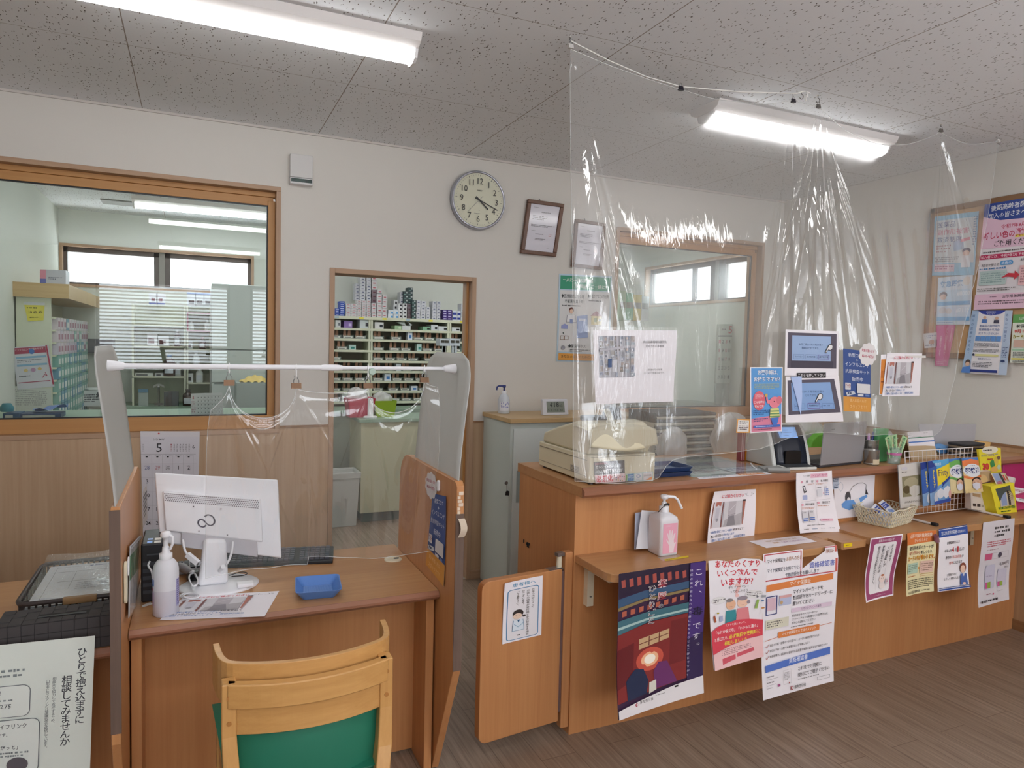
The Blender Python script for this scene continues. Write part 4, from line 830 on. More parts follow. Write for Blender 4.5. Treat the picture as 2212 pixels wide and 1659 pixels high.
# ================================================================== CHAIR
def chair():
    t = thing('wooden_chair', (.28, 2.0, 0), 'blond bentwood chair with green vinyl seat facing the consultation desk', 'chair')
    cxm = .276; z1 = .735
    # bent ply top rail wrapping forward at both ends
    def rail(u):
        a = (u-.5)*2; x = cxm+.004+.216*math.copysign(min(1, abs(a)/.80), a)
        if abs(a) <= .80: y = 1.885-.06*(1-(a/.80)**2)
        else:
            k = (abs(a)-.80)/.20; x = cxm+.004+math.copysign(.216+.014*math.sin(k*PI/2), a); y = 1.885+.125*k
        return V((x, y+.0, 0))
    pts = [rail(i/40) for i in range(41)]
    # smooth the corners
    for _ in range(3): pts = [pts[0]]+[(pts[i-1]+pts[i]*2+pts[i+1])/4 for i in range(1, 40)]+[pts[-1]]
    b = B(); vs = []; n = len(pts)
    for i, p in enumerate(pts):
        tg = (pts[min(i+1, n-1)]-pts[max(i-1, 0)]).normalized(); nm = V((-tg.y, tg.x, 0))
        for o_, z in ((-.0085, .66), (.0085, .66), (.0085, .768), (-.0085, .768)): vs.append(p+nm*o_+V((0, .03*(z-.7), z)))
    fs = [(i*4+k, i*4+(k+1) % 4, (i+1)*4+(k+1) % 4, (i+1)*4+k) for i in range(n-1) for k in range(4)]+[(3, 2, 1, 0), tuple((n-1)*4+k for k in range(4))]
    b.add(vs, fs, W_CHAIR); b.done('top_rail', t, .002)
    # curved back rail between the posts
    L0, L1 = cxm-.205, cxm+.205
    def arc(b, za, zb, ya, th, bow, mat, x0=L0, x1=L1, dy=0):
        m_ = 16; vs = []
        for i in range(m_+1):
            u = i/m_; x = x0+(x1-x0)*u; y = ya-bow*(1-(2*u-1)**2)
            for o_, z in ((-th/2, za), (th/2, za), (th/2, zb), (-th/2, zb)): vs.append((x, y+o_+dy*(z-za), z))
        b.add(vs, [(i*4+k, i*4+(k+1) % 4, (i+1)*4+(k+1) % 4, (i+1)*4+k) for i in range(m_) for k in range(4)]+[(3, 2, 1, 0), tuple(m_*4+k for k in range(4))], mat)
    b = B(); arc(b, .672, .735, 1.835, .03, .045, W_CHAIR); b.done('back_rail', t, .004)
    b = B(); arc(b, .60, .672, 1.842, .014, .045, W_CHAIR); b.done('back_slat', t, .002)
    wz = wood('chair_wood_upright', (208, 160, 98), (188, 138, 78), 'z', .35)
    for s in (-1, 1):
        x = cxm+s*.20
        b = B(); vs = []
        prof = [(.735, 1.845, .0), (.60, 1.842, .0), (.50, 1.825, -.006), (.42, 1.80, -.02), (.30, 1.765, -.01), (0, 1.70, .0)]
        for z, y, dx in prof:
            wd = .018 if z > .55 else .02; dp = .022 if z > .45 else .024
            xx = x+s*dx
            for a, c in ((-wd, -dp), (wd, -dp), (wd, dp), (-wd, dp)): vs.append((xx+a, y+c, z))
        k_ = len(prof); b.add(vs, [(i*4+k, (i+1)*4+k, (i+1)*4+(k+1) % 4, i*4+(k+1) % 4) for i in range(k_-1) for k in range(4)]+[(0, 1, 2, 3), tuple((k_-1)*4+3-k for k in range(4))], wz)
        b.done('rear_leg', t, .004)
        b = B()
        for z in (.70, .635): b.lathe([(.006, 0), (.006, .0008)], (0, 0, 0), M((168, 112, 56), .5), 12) if 0 else b.tube([(x, 1.8205, z), (x, 1.8185, z)], .006, M((170, 116, 60), .5), 12)
        b.done('dowel', t)
        b = B(); b.prism([(2.24, 0), (2.28, 0), (2.285, .40), (2.24, .40)], 'x', x-.018, x+.018, wz); b.done('front_leg', t, .004)
        b = B(); b.box((x-.012, 1.79, .34), (x+.012, 2.26, .395), W_CHAIR); b.done('seat_rail', t, .003)
    # green padded back and seat
    b = B()
    def back(u, v):
        x = L0+.016+(L1-L0-.032)*u; bow = .045*(1-(2*u-1)**2); z = .66-.26*v
        return V((x, 1.862-bow-.02*v-.012*math.sin(PI*v)*math.sin(PI*u)**.5+.0, z))
    b.grid(back, 16, 12, VINYL)
    b.grid(lambda u, v: back(u, v)+V((0, .03, 0)), 16, 12, VINYL); o = b.done('back_pad', t)
    b = B()
    def seat(u, v):
        x = cxm+(u-.5)*(.40+.06*v); y = 1.80+.50*v; z = .455+.014*math.sin(PI*u)**.4*math.sin(PI*min(1, max(0, v)))**.4
        return V((x, y, z-.0))
    b.grid(seat, 16, 16, VINYL); b.box((cxm-.21, 1.81, .395), (cxm+.21, 2.29, .456), VINYL); b.done('seat_pad', t, .012, 3)
    b = B()
    for k in range(34):
        u = .06+.88*k/34; p = back(u, .86); q = back(u+.014, .86); d = V((0, -.0012, 0)); b.tube([p+d, q+d], .0009, M((30, 90, 74), .6), 4, False)
    o = b.done('stitching', t); o['kind'] = 'stuff'
    return t
chair()

# ================================================================== THINGS ON THE DESK
# monitor seen from behind
t = thing('computer_monitor', (.10, 2.72, DZ), 'white computer monitor with looped logo seen from behind on the desk', 'monitor')
TL_, TR_, BR_, BL_ = P(333, 1021, y=2.80), P(600, 1036, y=2.72), P(608, 1206, y=2.66), P(345, 1172, y=2.74)
nM = (TR_-TL_).cross(BL_-TL_).normalized(); nM = nM if nM.y < 0 else -nM      # towards the viewer
def mon(u, v, d=0): return (TL_*(1-u)+TR_*u)*(1-v)+(BL_*(1-u)+BR_*u)*v+nM*d
def mbox(b, u0, u1, v0, v1, d0, d1, m): b.hexa([mon(u0, v1, d0), mon(u1, v1, d0), mon(u1, v1, d1), mon(u0, v1, d1)], [mon(u0, v0, d0), mon(u1, v0, d0), mon(u1, v0, d1), mon(u0, v0, d1)], m)
b = B(); mbox(b, 0, 1, 0, 1, -.018, 0, WPLAST); b.done('screen_shell', t, .006)
b = B(); mbox(b, .06, .85, .26, .82, 0, .016, WPLAST); b.done('rear_housing', t, .006)
b = B(); mbox(b, .18, .80, .80, 1.02, -.004, .012, M((186, 184, 190), .4)); b.done('port_cover', t, .003)
b = B(); mbox(b, 0.01, .99, .01, .985, -.0195, -.018, BLACK); b.done('display', t)
b = B()
for r in range(5):
    for c in range(48):
        u = .075+.76*(c+(r % 2)*.5)/48; v = .285+r*.024; p = mon(u, v, .0172); q = mon(u+.009, v, .0172); w_ = mon(u, v+.013, .0172); s_ = mon(u+.009, v+.013, .0172)
        b.add([p, q, s_, w_], [(0, 1, 2, 3)], M((130, 124, 132), .6))
o = b.done('vent_holes', t); o['kind'] = 'stuff'
b = B()
for u, v in ((.30, .36+.08), (.52, .37+.07), (.33, .77), (.56, .78)):
    p = mon(u, v, .0165); b.tube([p, p+nM*.0015], .0045, M((225, 222, 226), .4), 12); b.tube([p+nM*.0015, p+nM*.002], .002, DGREY, 8)
b.done('screw', t)
# looped logo: an infinity-like band
lp = [(47, 80), (38, 93), (25, 97), (8, 88), (4, 68), (10, 50), (22, 42), (35, 48), (50, 68), (63, 79), (78, 78), (93, 62), (97, 40), (88, 16), (70, 6), (55, 8), (43, 22)]
pl = []
for i in range(len(lp)-1):
    q_ = [lp[max(i-1, 0)], lp[i], lp[i+1], lp[min(i+2, len(lp)-1)]]
    for k in range(4):
        h = k/4; pl.append(tuple(.5*(2*q_[1][c]+(q_[2][c]-q_[0][c])*h+(2*q_[0][c]-5*q_[1][c]+4*q_[2][c]-q_[3][c])*h*h+(3*q_[1][c]-q_[0][c]-3*q_[2][c]+q_[3][c])*h**3) for c in (0, 1)))
pl.append(lp[-1])
cu, cv, hw, hh = .395, .62, .072, .094
printed('logo', 100, 100, [('ln', pl, 9, '55505c')], [mon(cu-hw, cv-hh, .0175), mon(cu+hw, cv-hh, .0175), mon(cu+hw, cv+hh, .0175), mon(cu-hw, cv+hh, .0175)], parent=t, base=None)
b = B(); sb = V((.078, 2.69, DZ)); b.lathe([(.135, 0), (.137, .004), (.13, .008), (.08, .011), (.045, .013)], sb, WPLAST, 48, 1, .82); b.done('foot', t)
b = B(); b.hexa([sb+V((-.072, -.03, .012)), sb+V((.030, -.03, .012)), sb+V((.030, .03, .012)), sb+V((-.072, .03, .012))], [sb+V((-.052, -.005, .175)), sb+V((.024, -.005, .17)), sb+V((.024, .04, .17)), sb+V((-.052, .04, .175))], WPLAST); b.done('neck', t, .014, 4)
# cables hanging off the ports
def cable(name, pts, r, mat, label, cat='cable', sub=6):
    P_ = [V(p) for p in pts]; out = []
    for i in range(len(P_)-1):
        p0, p1, p2, p3 = P_[max(i-1, 0)], P_[i], P_[i+1], P_[min(i+2, len(P_)-1)]
        for k in range(sub):
            s = k/sub; out.append(.5*((2*p1)+(-p0+p2)*s+(2*p0-5*p1+4*p2-p3)*s*s+(-p0+3*p1-3*p2+p3)*s**3))
    out.append(P_[-1]); b = B(); b.tube(out, r, mat, 8); o = b.done(name)
    return tag(o, label, cat) if label else o
pc = [P(395, 1166, y=2.70), P(398, 1185, y=2.68), P(405, 1198, y=2.65), P(420, 1205, y=2.64)]
cable('video_cable', pc, .0045, WPLAST, 'thick white cable from the left port of the monitor to the white adapter')
b = B(); a, c = P(405, 1198, y=2.655), P(428, 1217, y=2.63); b.tube([a, c], .013, WPLAST, 4); b.tube([c, c+(c-a)*.12], .009, STEEL, 4); tag(b.done('cable_adapter', bevel=.002), 'white cable adapter block lying slantwise beside the monitor neck', 'adapter')
cable('power_cable', [P(503, 1170, y=2.68), P(500, 1195, y=2.66), P(490, 1218, y=2.62), P(474, 1232, z=DZ+.035), P(450, 1252, z=DZ+.03), P(430, 1250, z=DZ+.026), P(415, 1236, z=DZ+.025)], .0042, WPLAST, 'white cable curving from the right port of the monitor across its foot')
b = B(); a, c = P(482, 1224, y=2.60), P(468, 1240, z=DZ+.03); b.tube([a, c], [.008, .007], WPLAST, 8); tag(b.done('cable_plug'), 'white plug lying on the monitor foot', 'plug')
for k, (px, py) in enumerate(((418, 1252),)):
    loop = []
    for i in range(40):
        a = i*.5; loop.append(P(px+(9+2*math.sin(i))*math.cos(a), py+14*math.sin(a), z=DZ+.022+.0006*i))
    cable('coiled_cable', loop, .0028, WPLAST, 'coiled white cable bundle on the monitor foot', sub=3)
loop = [P(405+18*math.cos(i*.5)+i*.3, 1287+6*math.sin(i*.5), z=DZ+.006+.0004*i) for i in range(34)]
cable('coiled_cable', loop, .0022, WPLAST, 'flat coil of thin white cable on the desk behind the pump bottle', sub=3)
cable('black_wire', [P(495, 1243, z=DZ+.014), P(520, 1236, z=DZ+.02), P(534, 1238, z=DZ+.014), P(525, 1243, z=DZ+.013), P(500, 1245, z=DZ+.014)], .0016, BLACK, 'thin black wire loop on the right of the monitor foot')
b = B(); b.box((.135, 2.60, DZ+.0115), (.19, 2.64, DZ+.0245), WPLAST); tag(b.done('usb_hub', bevel=.003), 'small white connector box on the monitor foot', 'adapter')
t = thing('barcode_scanner', (.02, 2.63, DZ), 'grey and white handheld scanner lying left of the monitor foot', 'scanner')
a, c = P(387, 1222, z=DZ+.03), P(415, 1238, z=DZ+.025); b = B(); b.tube([a, a*.7+c*.3, c], [.012, .017, .012], M((150, 148, 150), .5), 12); b.done('scanner_head', t)
b = B(); b.tube([c, c+(c-a)*.5+V((0, 0, -.008))], [.012, .008], WPLAST, 10); b.done('handle', t)
# black box (drive) with labels
t = thing('black_computer_box', (-.13, 2.66, DZ), 'small black computer box with silver labels behind the pump bottle', 'computer')
b = B(); b.box((-.168, 2.60, DZ), (-.095, 2.80, DZ+.20), BLACK); b.done('case', t, .006)
b = B()
for x, z in ((-.135, .197), ):
    b.box((-.150, 2.61, DZ+.2003), (-.134, 2.635, DZ+.2008), M((120, 170, 240), .3)); b.box((-.150, 2.65, DZ+.2003), (-.134, 2.67, DZ+.2008), M((150, 180, 235), .3)); b.box((-.128, 2.605, DZ+.2003), (-.108, 2.63, DZ+.2008), M((220, 220, 214))); b.box((-.128, 2.64, DZ+.2003), (-.108, 2.67, DZ+.2008), M((220, 220, 214)))
b.done('label_plate', t)
b = B(); b.box((-.15, 2.599, DZ+.16), (-.11, 2.6, DZ+.165), DGREY)
for k in range(5): b.box((-.162, 2.5985, DZ+.03+k*.024), (-.103, 2.60, DZ+.042+k*.024), DGREY)
b.done('front_slots', t)
cable('earphone_cord', [P(324, 1212, y=2.58), P(320, 1222, y=2.575), P(328, 1236, y=2.57), P(331, 1262, y=2.57)], .003, WPLAST, 'short white plug cord at the front of the black box')
# keyboards
t = thing('keyboard', (.30, 2.88, DZ), 'black computer keyboard behind the monitor at the back of the desk', 'keyboard')
KA, KB_, KC_ = P(719, 1212, z=DZ+.01), P(719, 1187, z=DZ+.02), P(455, 1224, z=DZ+.01)
ex = (KA-KC_); ex.z = 0; kw = ex.length; ex.normalize(); ey = V((-ex.y, ex.x, 0)); o0 = V((KC_.x, KC_.y, DZ))
km = Matrix.Translation(o0) @ Matrix(((ex.x, ey.x, 0, 0), (ex.y, ey.y, 0, 0), (0, 0, 1, 0), (0, 0, 0, 1)))
b = B(km); b.prism([(0, .0), (.15, 0), (.15, .03), (0, .014)], 'x', 0, kw, M((36, 37, 42), .4)); b.done('keyboard_case', t, .004)
b = B(km)
for r in range(6):
    for c in range(22):
        if c in (15,): continue
        x = .012+c*(kw-.024)/22; y = .016+r*.0215; z = .014+.016*y/.15
        b.box((x, y, z), (x+(kw-.024)/22*.82, y+.017, z+.007), M((84, 86, 94), .5))
o = b.done('keys', t); o['kind'] = 'stuff'
t2 = thing('keyboard', (.05, 2.92, DZ), 'pale second keyboard partly hidden behind the monitor neck', 'keyboard')
b = B(); b.box((-.07, 2.86, DZ), (.09, 2.965, DZ+.02), M((170, 170, 176), .4)); b.done('keyboard_case', t2, .004)
b = B()
for r in range(4):
    for c in range(7): b.box((-.062+c*.0215, 2.868+r*.023, DZ+.02), (-.044+c*.0215, 2.886+r*.023, DZ+.026), M((60, 60, 66), .5))
o = b.done('keys', t2); o['kind'] = 'stuff'
t = thing('computer_mouse', (.0, 2.79, DZ), 'black computer mouse behind the scanner, half hidden', 'mouse')
b = B(); b.lathe([(.03, 0), (.033, .012), (.026, .026), (.01, .033)], (.0, 2.79, DZ), BLACK, 20, 1, 1.6); b.done('mouse_shell', t)
# blue tray
t = thing('tray', (.40, 2.49, DZ), 'blue plastic tray with ribbed floor on the consultation desk', 'tray')
tw, td = .158, .178; tm = Matrix.Translation((.398, 2.497, DZ+.0008)) @ Matrix.Rotation(math.radians(-7), 4, 'Z'); BT = M((88, 130, 196), .3)
def troughs(b, w_, d_, h, th, ins, mat):
    o_, i_ = rrect(-w_/2, -d_/2, w_, d_, .018), rrect(-w_/2+th, -d_/2+th, w_-2*th, d_-2*th, .016)
    ob, ib = rrect(-w_/2+ins, -d_/2+ins, w_-2*ins, d_-2*ins, .012), rrect(-w_/2+ins+th, -d_/2+ins+th, w_-2*ins-2*th, d_-2*ins-2*th, .01); n = len(o_)
    vs = [(x, y, 0) for x, y in ob]+[(x, y, h) for x, y in o_]+[(x, y, h) for x, y in i_]+[(x, y, .004) for x, y in ib]
    fs = [(r*n+k, r*n+(k+1) % n, (r+1)*n+(k+1) % n, (r+1)*n+k) for r in range(3) for k in range(n)]
    b.add(vs, fs, mat); b.add(vs[:n], [list(range(n))[::-1]], mat); b.add(vs[3*n:], [list(range(n))], mat)
b = B(tm); troughs(b, tw, td, .033, .004, .024, BT); b.done('tray_shell', t, .0012)
b = B(tm)
for k in range(26): x = -.048+k*.0038; b.box((x, -.05, .004), (x+.0018, .05, .0052), M((110, 150, 210), .25))
o = b.done('rib_mat', t); o['kind'] = 'stuff'
# sanitizer bottle with foam pump
t = thing('pump_bottle', (-.088, 2.47, DZ), 'round frosted pump bottle half full of sanitizer at the left of the desk', 'bottle')
PL = M((222, 222, 228), .35); c_ = (-.088, 2.47, DZ)
b = B(); b.lathe([(.034, 0), (.0385, .005), (.0385, .085)], c_, M((206, 204, 214), .35), 32); b.lathe([(.0385, .085), (.0385, .148), (.036, .162), (.028, .175), (.02, .182)], c_, PL, 32); b.done('bottle_body', t)
b = B(); b.lathe([(.018, .178), (.0195, .18), (.0195, .20), (.012, .203), (.010, .222)], c_, WPLAST, 24); b.done('collar', t)
b = B(); b.lathe([(.008, .215), (.008, .25), (.0155, .254), (.0165, .262), (.014, .27), (.004, .273)], c_, WPLAST, 20)
b.tube([V(c_)+V((.006, -.004, .262)), V(c_)+V((.020, -.012, .255)), V(c_)+V((.020, -.012, .232)), V(c_)+V((.013, -.010, .214))], [.0055, .005, .0045, .004], WPLAST, 8); b.done('pump_head', t)
def wrap(c, r, a0, a1, z0, z1, n=8): return lambda u, v: V(c)+V((r*math.cos(a0+(a1-a0)*u), r*math.sin(a0+(a1-a0)*u), z1+(z0-z1)*v))
b = B(); b.grid(wrap(c_, .0389, math.radians(-38), math.radians(-5), .03, .12), 6, 4, M((176, 172, 208), .4))
for k in range(12): b.grid(wrap(c_, .0391, math.radians(-34), math.radians(-12), .036+k*.007, .040+k*.007), 3, 1, M((110, 104, 160), .5))
b.done('rear_label', t)
b = B(); b.grid(wrap(c_, .0390, math.radians(-175), math.radians(-150), .10, .122), 4, 2, M((70, 120, 190), .5)); b.grid(wrap(c_, .0390, math.radians(-172), math.radians(-158), .085, .092), 3, 1, M((210, 80, 110), .5)); b.grid(wrap(c_, .0390, math.radians(-172), math.radians(-150), .035, .08), 4, 2, M((190, 170, 205), .5)); b.done('front_label', t)
poster('eco_bag_flyer', 140, 120, ECO, [(398, 1288), (603.3, 1276.5), (571.5, 1331.5), (344, 1340)], 'white eco bag flyer lying flat on the consultation desk under the pump bottle', plane={'z': DZ+.0015})
b = B(); q = quad([(306, 1308), (325, 1300), (330, 1305), (308, 1312)], z=DZ+.001); b.add(q, [(0, 1, 2, 3)], M('dcd8d4')); tag(b.done('paper_scrap'), 'white paper corner under the black computer box', 'paper')

# ------------------------------------------------------------------ signs on the partitions
xl = -.186
c4 = [P(280, 1180, x=xl+.006), P(303, 1156, x=xl+.006), P(293, 1310, x=xl+.006), P(277, 1337, x=xl+.006)]
printed('desk_sign', 60, 150, [('r', 3, 22, 54, 52, '4a8a5c'), ('v', 'ご利用下さい', 24, 26, 9, 46, 'cfe0d0'), ('e', 34, 30, 6, 6, '8ab894')], c4, toward=(1, 0, 0), base='dcdce0',
        label='small white and green sign in a clear holder on the left partition', cat='sign')
t = thing('sign_holder', (xl+.01, 2.44, .72), 'clear plastic hanging holder on the left partition', 'holder')
c5 = [p+V((.004, 0, 0)) for p in c4]
b = B(); b.add(c5, [(0, 1, 2, 3)], CLEARBAG); b.done('sleeve', t)
b = B(); b.tube([c5[0]+V((.001, 0, -.008)), c5[1]+V((.001, 0, -.008))], .0012, STEEL, 6); b.done('wire', t)
b = B(); p0 = P(268, 1200, x=xl); p1 = P(272, 1145, x=xl); b.prism(rrect(p0.y-.022, .835, .04, .12, .018), 'x', xl, xl+.008, CREAM); b.prism(rrect(p0.y+.0, .91, .02, .055, .009), 'x', xl+.008, xl+.012, WPLAST); tag(b.done('adhesive_hook', bevel=.002), 'cream adhesive hook on the front of the left partition', 'hook')
c4 = [P(308, 1062, x=xl+.002), P(317, 1046, x=xl+.002), P(318.5, 1120, x=xl+.002), P(309, 1142, x=xl+.002)]
printed('desk_notice', 40, 60, [('z', 4, 8, 32, 40, 6, '6a6e7a')], c4, toward=(1, 0, 0), label='narrow white notice on the left partition beside the monitor', cat='notice')
xr_ = .8075
c4 = [P(935, 1066, x=xr_), P(967, 1072, x=xr_), P(961, 1267.7, x=xr_), P(920, 1219, x=xr_)]
KIT = [('r', 0, 0, 60, 96, '3c5590'), ('r', 0, 96, 60, 30, 'd89a48'), ('t', '新型コロナ', 11, 7, 38, 8, 'dfe4ee', 0), ('t', '+', 27, 18, 5, 5, 'dfe4ee', 0), ('t', 'インフルエンザ', 4, 26, 52, 8, 'dfe4ee', 0), ('t', '抗原検査キット', 4, 40, 52, 8, 'dfe4ee', 0), ('t', '販売中', 18, 55, 24, 9, 'dfe4ee', 0),
       ('rr', 3, 68, 12, 14, 1, 'd4d2d4'), ('z', 4, 70, 10, 8, 3, 'a85a60'), ('p', [(4, 88), (22, 84), (25, 90), (7, 95)], 'ccd0d8'), ('z', 8, 86, 14, 6, 1, '4a5a7a'), ('rr', 28, 68, 29, 20, 1.5, 'd8d6d8'), ('r', 30, 90, 12, 4, 'dcdce0'), ('r', 46, 90, 9, 4, '6a86c0'), ('t', '購入希望の方は', 12, 100, 36, 7, 'ecc890', 0), ('t', 'スタッフまで！', 12, 112, 36, 8, 'ecc890', 0)]
printed('test_kit_sign', 60, 126, KIT, c4, curl(tr=.006, br=.004), toward=(-1, 0, 0), label='dark blue and orange test kit sign hanging on the right partition', cat='sign', base='e0dce0', cut=6)
def cloud(n=14, r=1.0): return [(50+(42+5*math.cos(k*PI))*math.cos(k*PI/n), 50+(42+5*math.cos(k*PI))*math.sin(k*PI/n)) for k in range(2*n)]
def cl_items(): return [('t', '数量が違います', 16, 30, 66, 12, 'c05068', 0.01), ('t', '¥600→¥750', 20, 52, 60, 12, 'c05068', .01)]
def scallop():
    pts = []
    for k in range(72):
        a = 2*PI*k/72; r = 41+6*abs(math.sin(a*5)); pts.append((50+r*math.cos(a), 50+r*math.sin(a)))
    return pts
c4 = [P(918, 1012, x=xr_-.002), P(946, 1022, x=xr_-.002), P(944, 1088, x=xr_-.002), P(917, 1072, x=xr_-.002)]
printed('price_cloud', 100, 100, cl_items(), c4, toward=(-1, 0, 0), outline=scallop(), base='ddd8d8', label='white cloud-shaped price tag on the right partition', cat='tag')
b = B(); p0 = P(949, 1052, x=xr_); b.prism(rrect(p0.y-.01, p0.z-.015, .02, .04, .008), 'x', xr_-.007, xr_, WPLAST); tag(b.done('adhesive_hook', bevel=.001), 'small white hook holding the test kit sign on the right partition', 'hook')

# ------------------------------------------------------------------ side counter objects
t = thing('tissue_box_cover', (-.36, 2.36, DZ), 'charcoal woven strap tissue box cover at the far left', 'tissue box')
WV = M((66, 62, 62), .7); bx0, bx1, by0, by1, bh = -.50, -.222, 2.265, 2.39, .092
b = B(); b.box((bx0, by0, DZ), (bx1, by1, DZ+bh), M((50, 47, 47), .8)); b.done('box_core', t, .004)
b = B(); rnd = random.Random(2)
sw = .0315
for i in range(9):
    x = bx0+i*sw-.002
    for j in range(3):
        z = DZ+j*bh/3; o_ = .0028 if (i+j) % 2 else .0012
        if x+sw*.95 <= bx1+.01: b.box((x, by0-o_, z+.001), (min(x+sw*.96, bx1), by0, z+bh/3-.001), WV)
    for j in range(4):
        y = by0+j*(by1-by0)/4; o_ = .0028 if (i+j) % 2 else .0012
        if j == 1 and 2 < i < 7: continue
        b.box((x, y+.001, DZ+bh), (min(x+sw*.96, bx1), y+(by1-by0)/4-.001, DZ+bh+o_), WV)
for j in range(4):
    for k in range(3):
        y = by0+j*(by1-by0)/4; b.box((bx0-(.0028 if (j+k) % 2 else .0012), y+.001, DZ+k*bh/3+.001), (bx0, y+(by1-by0)/4-.001, DZ+(k+1)*bh/3-.001), WV)
o = b.done('woven_straps', t, .0012); o['kind'] = 'stuff'
b = B(); b.box((-.42, 2.305, DZ+bh+.0005), (-.29, 2.318, DZ+bh+.002), BLACK); b.done('tissue_slot', t)
t = thing('document_basket', (-.36, 2.70, DZ), 'dark brown plastic basket of papers on the side counter', 'basket')
DB = M((62, 54, 52), .45); k0, k1, m0, m1, kz = -.49, -.216, 2.46, 2.88, DZ+.085
b = B(); b.box((k0+.02, m0+.02, DZ), (k1-.0, m1-.02, DZ+.004), DB)
for i in range(16):
    x = k0+.012+i*.0175; b.box((x, m0+.004, DZ), (x+.006, m0+.009, kz), DB); b.box((x, m1-.009, DZ), (x+.006, m1-.004, kz), DB)
for i in range(22):
    y = m0+.012+i*.0188; b.box((k0+.004, y, DZ), (k0+.009, y+.006, kz), DB)
o = b.done('basket_bars', t); o['kind'] = 'stuff'
b = B(); rim = [(k1, m0+.001, kz), (k0+.03, m0+.001, kz), (k0+.008, m0+.01, kz), (k0, m0+.035, kz), (k0, m1-.035, kz), (k0+.01, m1-.01, kz), (k0+.03, m1, kz), (k1, m1, kz)]
b.tube(rim, .0075, DB, 8); b.done('rim', t)
b = B(); b.box((-.37, m0-.009, kz-.012), (-.28, m0+.008, kz+.009), M((150, 118, 80), .5)); b.done('wood_grip', t, .002)
printed('paper_stack', 100, 130, [('fr', 10, 8, 84, 112, .6, '8a8c92'), ('z', 50, 6, 44, 6, 1, '3a5a90'), ('r', 8, 26, 86, .8, '6a6c72'), ('r', 20, 60, 74, .8, '4a4c52'), ('r', 36, 26, .6, 60, '8a8c92'), ('z', 44, 66, 48, 26, 4, 'b0b4bc')],
        [V((-.465, 2.86, DZ+.078)), V((-.218, 2.86, DZ+.078)), V((-.218, 2.475, DZ+.07)), V((-.47, 2.475, DZ+.07))], base='d6dade', label='forms in a clear folder inside the dark basket', cat='paper', toward=(0, 0, 1))
b = B(); b.box((-.472, 2.48, DZ+.02), (-.219, 2.865, DZ+.066), M('c8d4da', .5)); tag(b.done('paper_stack'), 'pale blue sheaf of papers at the bottom of the dark basket', 'paper')
b = B(); b.grid(lambda u, v: V((-.478+.262*u, 2.50+.385*v, DZ+.083+.03*v*v+.003*math.sin(u*9+v*7))), 10, 12, CLEARBAG); tag(b.done('plastic_sleeve'), 'clear plastic sleeve over the forms in the basket', 'sleeve')

# ------------------------------------------------------------------ wall calendar below the window
cal = [('r', 0, 0, 128, 12, 'dcd8dc'), ('e', 39, 5, 2, 2, 'd04848'), ('t', '2026 MAY', 27, 16, 24, 4, '6a686e'), ('t', '5', 33, 27, 12, 19, '2c2a30', 0), ('t', '6', 112, 31, 5, 7, '3a383e'), ('ln', [(0, 51), (120, 51)], .5, '8a888e')]
for i in range(7):
    for j in range(5): cal.append(('t', str((i+j*7) % 30+1), 64+i*6.6, 28+j*3.6, 3, 2.4, '6a686e' if i else 'b07078'))
for j in range(5): cal += [('t', str(j+20), -0+4, 28+j*3.6, 3, 2.4, '8a8890')]
for i, (d, cc) in enumerate((('28', '8a90b0'), ('29', 'c89098'), ('30', '8a888e'), ('1', '2c2a30'), ('2', '2c2a30'))):
    x = 12+i*23; cal += [('t', ['TUESDAY', 'WEDNESDAY', 'THURSDAY', 'FRIDAY', 'SATURDAY'][i], x-6, 51.5, 15, 2, '8a888e'), ('rr', x-2, 55.2, 4.6, 2.4, 1.1, '2c2a30'), ('t', d, x+.5, 76, 0, 8.6, cc), ('ln', [(x+11, 52), (x+11, 230)], .4, 'b0aeb4')]
    for r in range(1, 5): cal.append(('t', str((3+i+(r-1)*7)), x+.5, 76+r*31, 0, 8.6, '2c2a30'))
for r in range(1, 6): cal.append(('ln', [(0, 72+(r-1)*31), (122, 72+(r-1)*31)], .4, 'b0aeb4'))
poster('wall_calendar', 128, 236, cal, [(303, 931.5), (431.5, 932), (427, 1158), (309, 1160)], 'large white May calendar pinned below the left inner window', YA-.016, cat='calendar', base='d8d5dc')

# ================================================================== THINGS ON THE MIDDLE WALL
t = thing('wall_clock', (1.70, YA-.02, 2.35), 'round silver wall clock with cream face', 'clock')
cc = V((1.697, YA, 2.545)); Rr = .192
lm = Matrix.Translation(cc) @ Matrix.Rotation(PI/2, 4, 'X')
b = B(lm); b.lathe([(Rr*.86, .0), (Rr, .006), (Rr*1.0, .03), (Rr*.97, .042), (Rr*.93, .044), (Rr*.905, .036)], (0, 0, 0), M((176, 178, 188), .3, .7), 64); b.done('rim', t)
tt = math.radians(2.5); its = [('e', 100, 100, 91, 91, 'd9d8c2')]
for k in range(60):
    a = k*PI/30+tt; r1, r2 = (86, 80) if k % 5 == 0 else (85.5, 82.5)
    its.append(('ln', [(100+r1*math.sin(a), 100-r1*math.cos(a)), (100+r2*math.sin(a), 100-r2*math.cos(a))], 1.5 if k % 5 == 0 else .7, '3c3c3e'))
for h in range(1, 13):
    a = h*PI/6+tt; s = str(h); its.append(('t', s, 100+64*math.sin(a), 100-64*math.cos(a)-10, 0, 20, '38383a', -.002))
its += [('t', 'CASIO', 90, 66, 20, 4, '3c3c3e', .03), ('z', 82, 144, 32, 4, 1, '8a8a80'), ('e', 100, 135, 1.2, 1.2, '6a6a60')]
def hand(a, L1, L2, wd, c): a = math.radians(a)+tt; return ('ln', [(100-L2*math.sin(a), 100+L2*math.cos(a)), (100+L1*math.sin(a), 100-L1*math.cos(a))], wd, c)
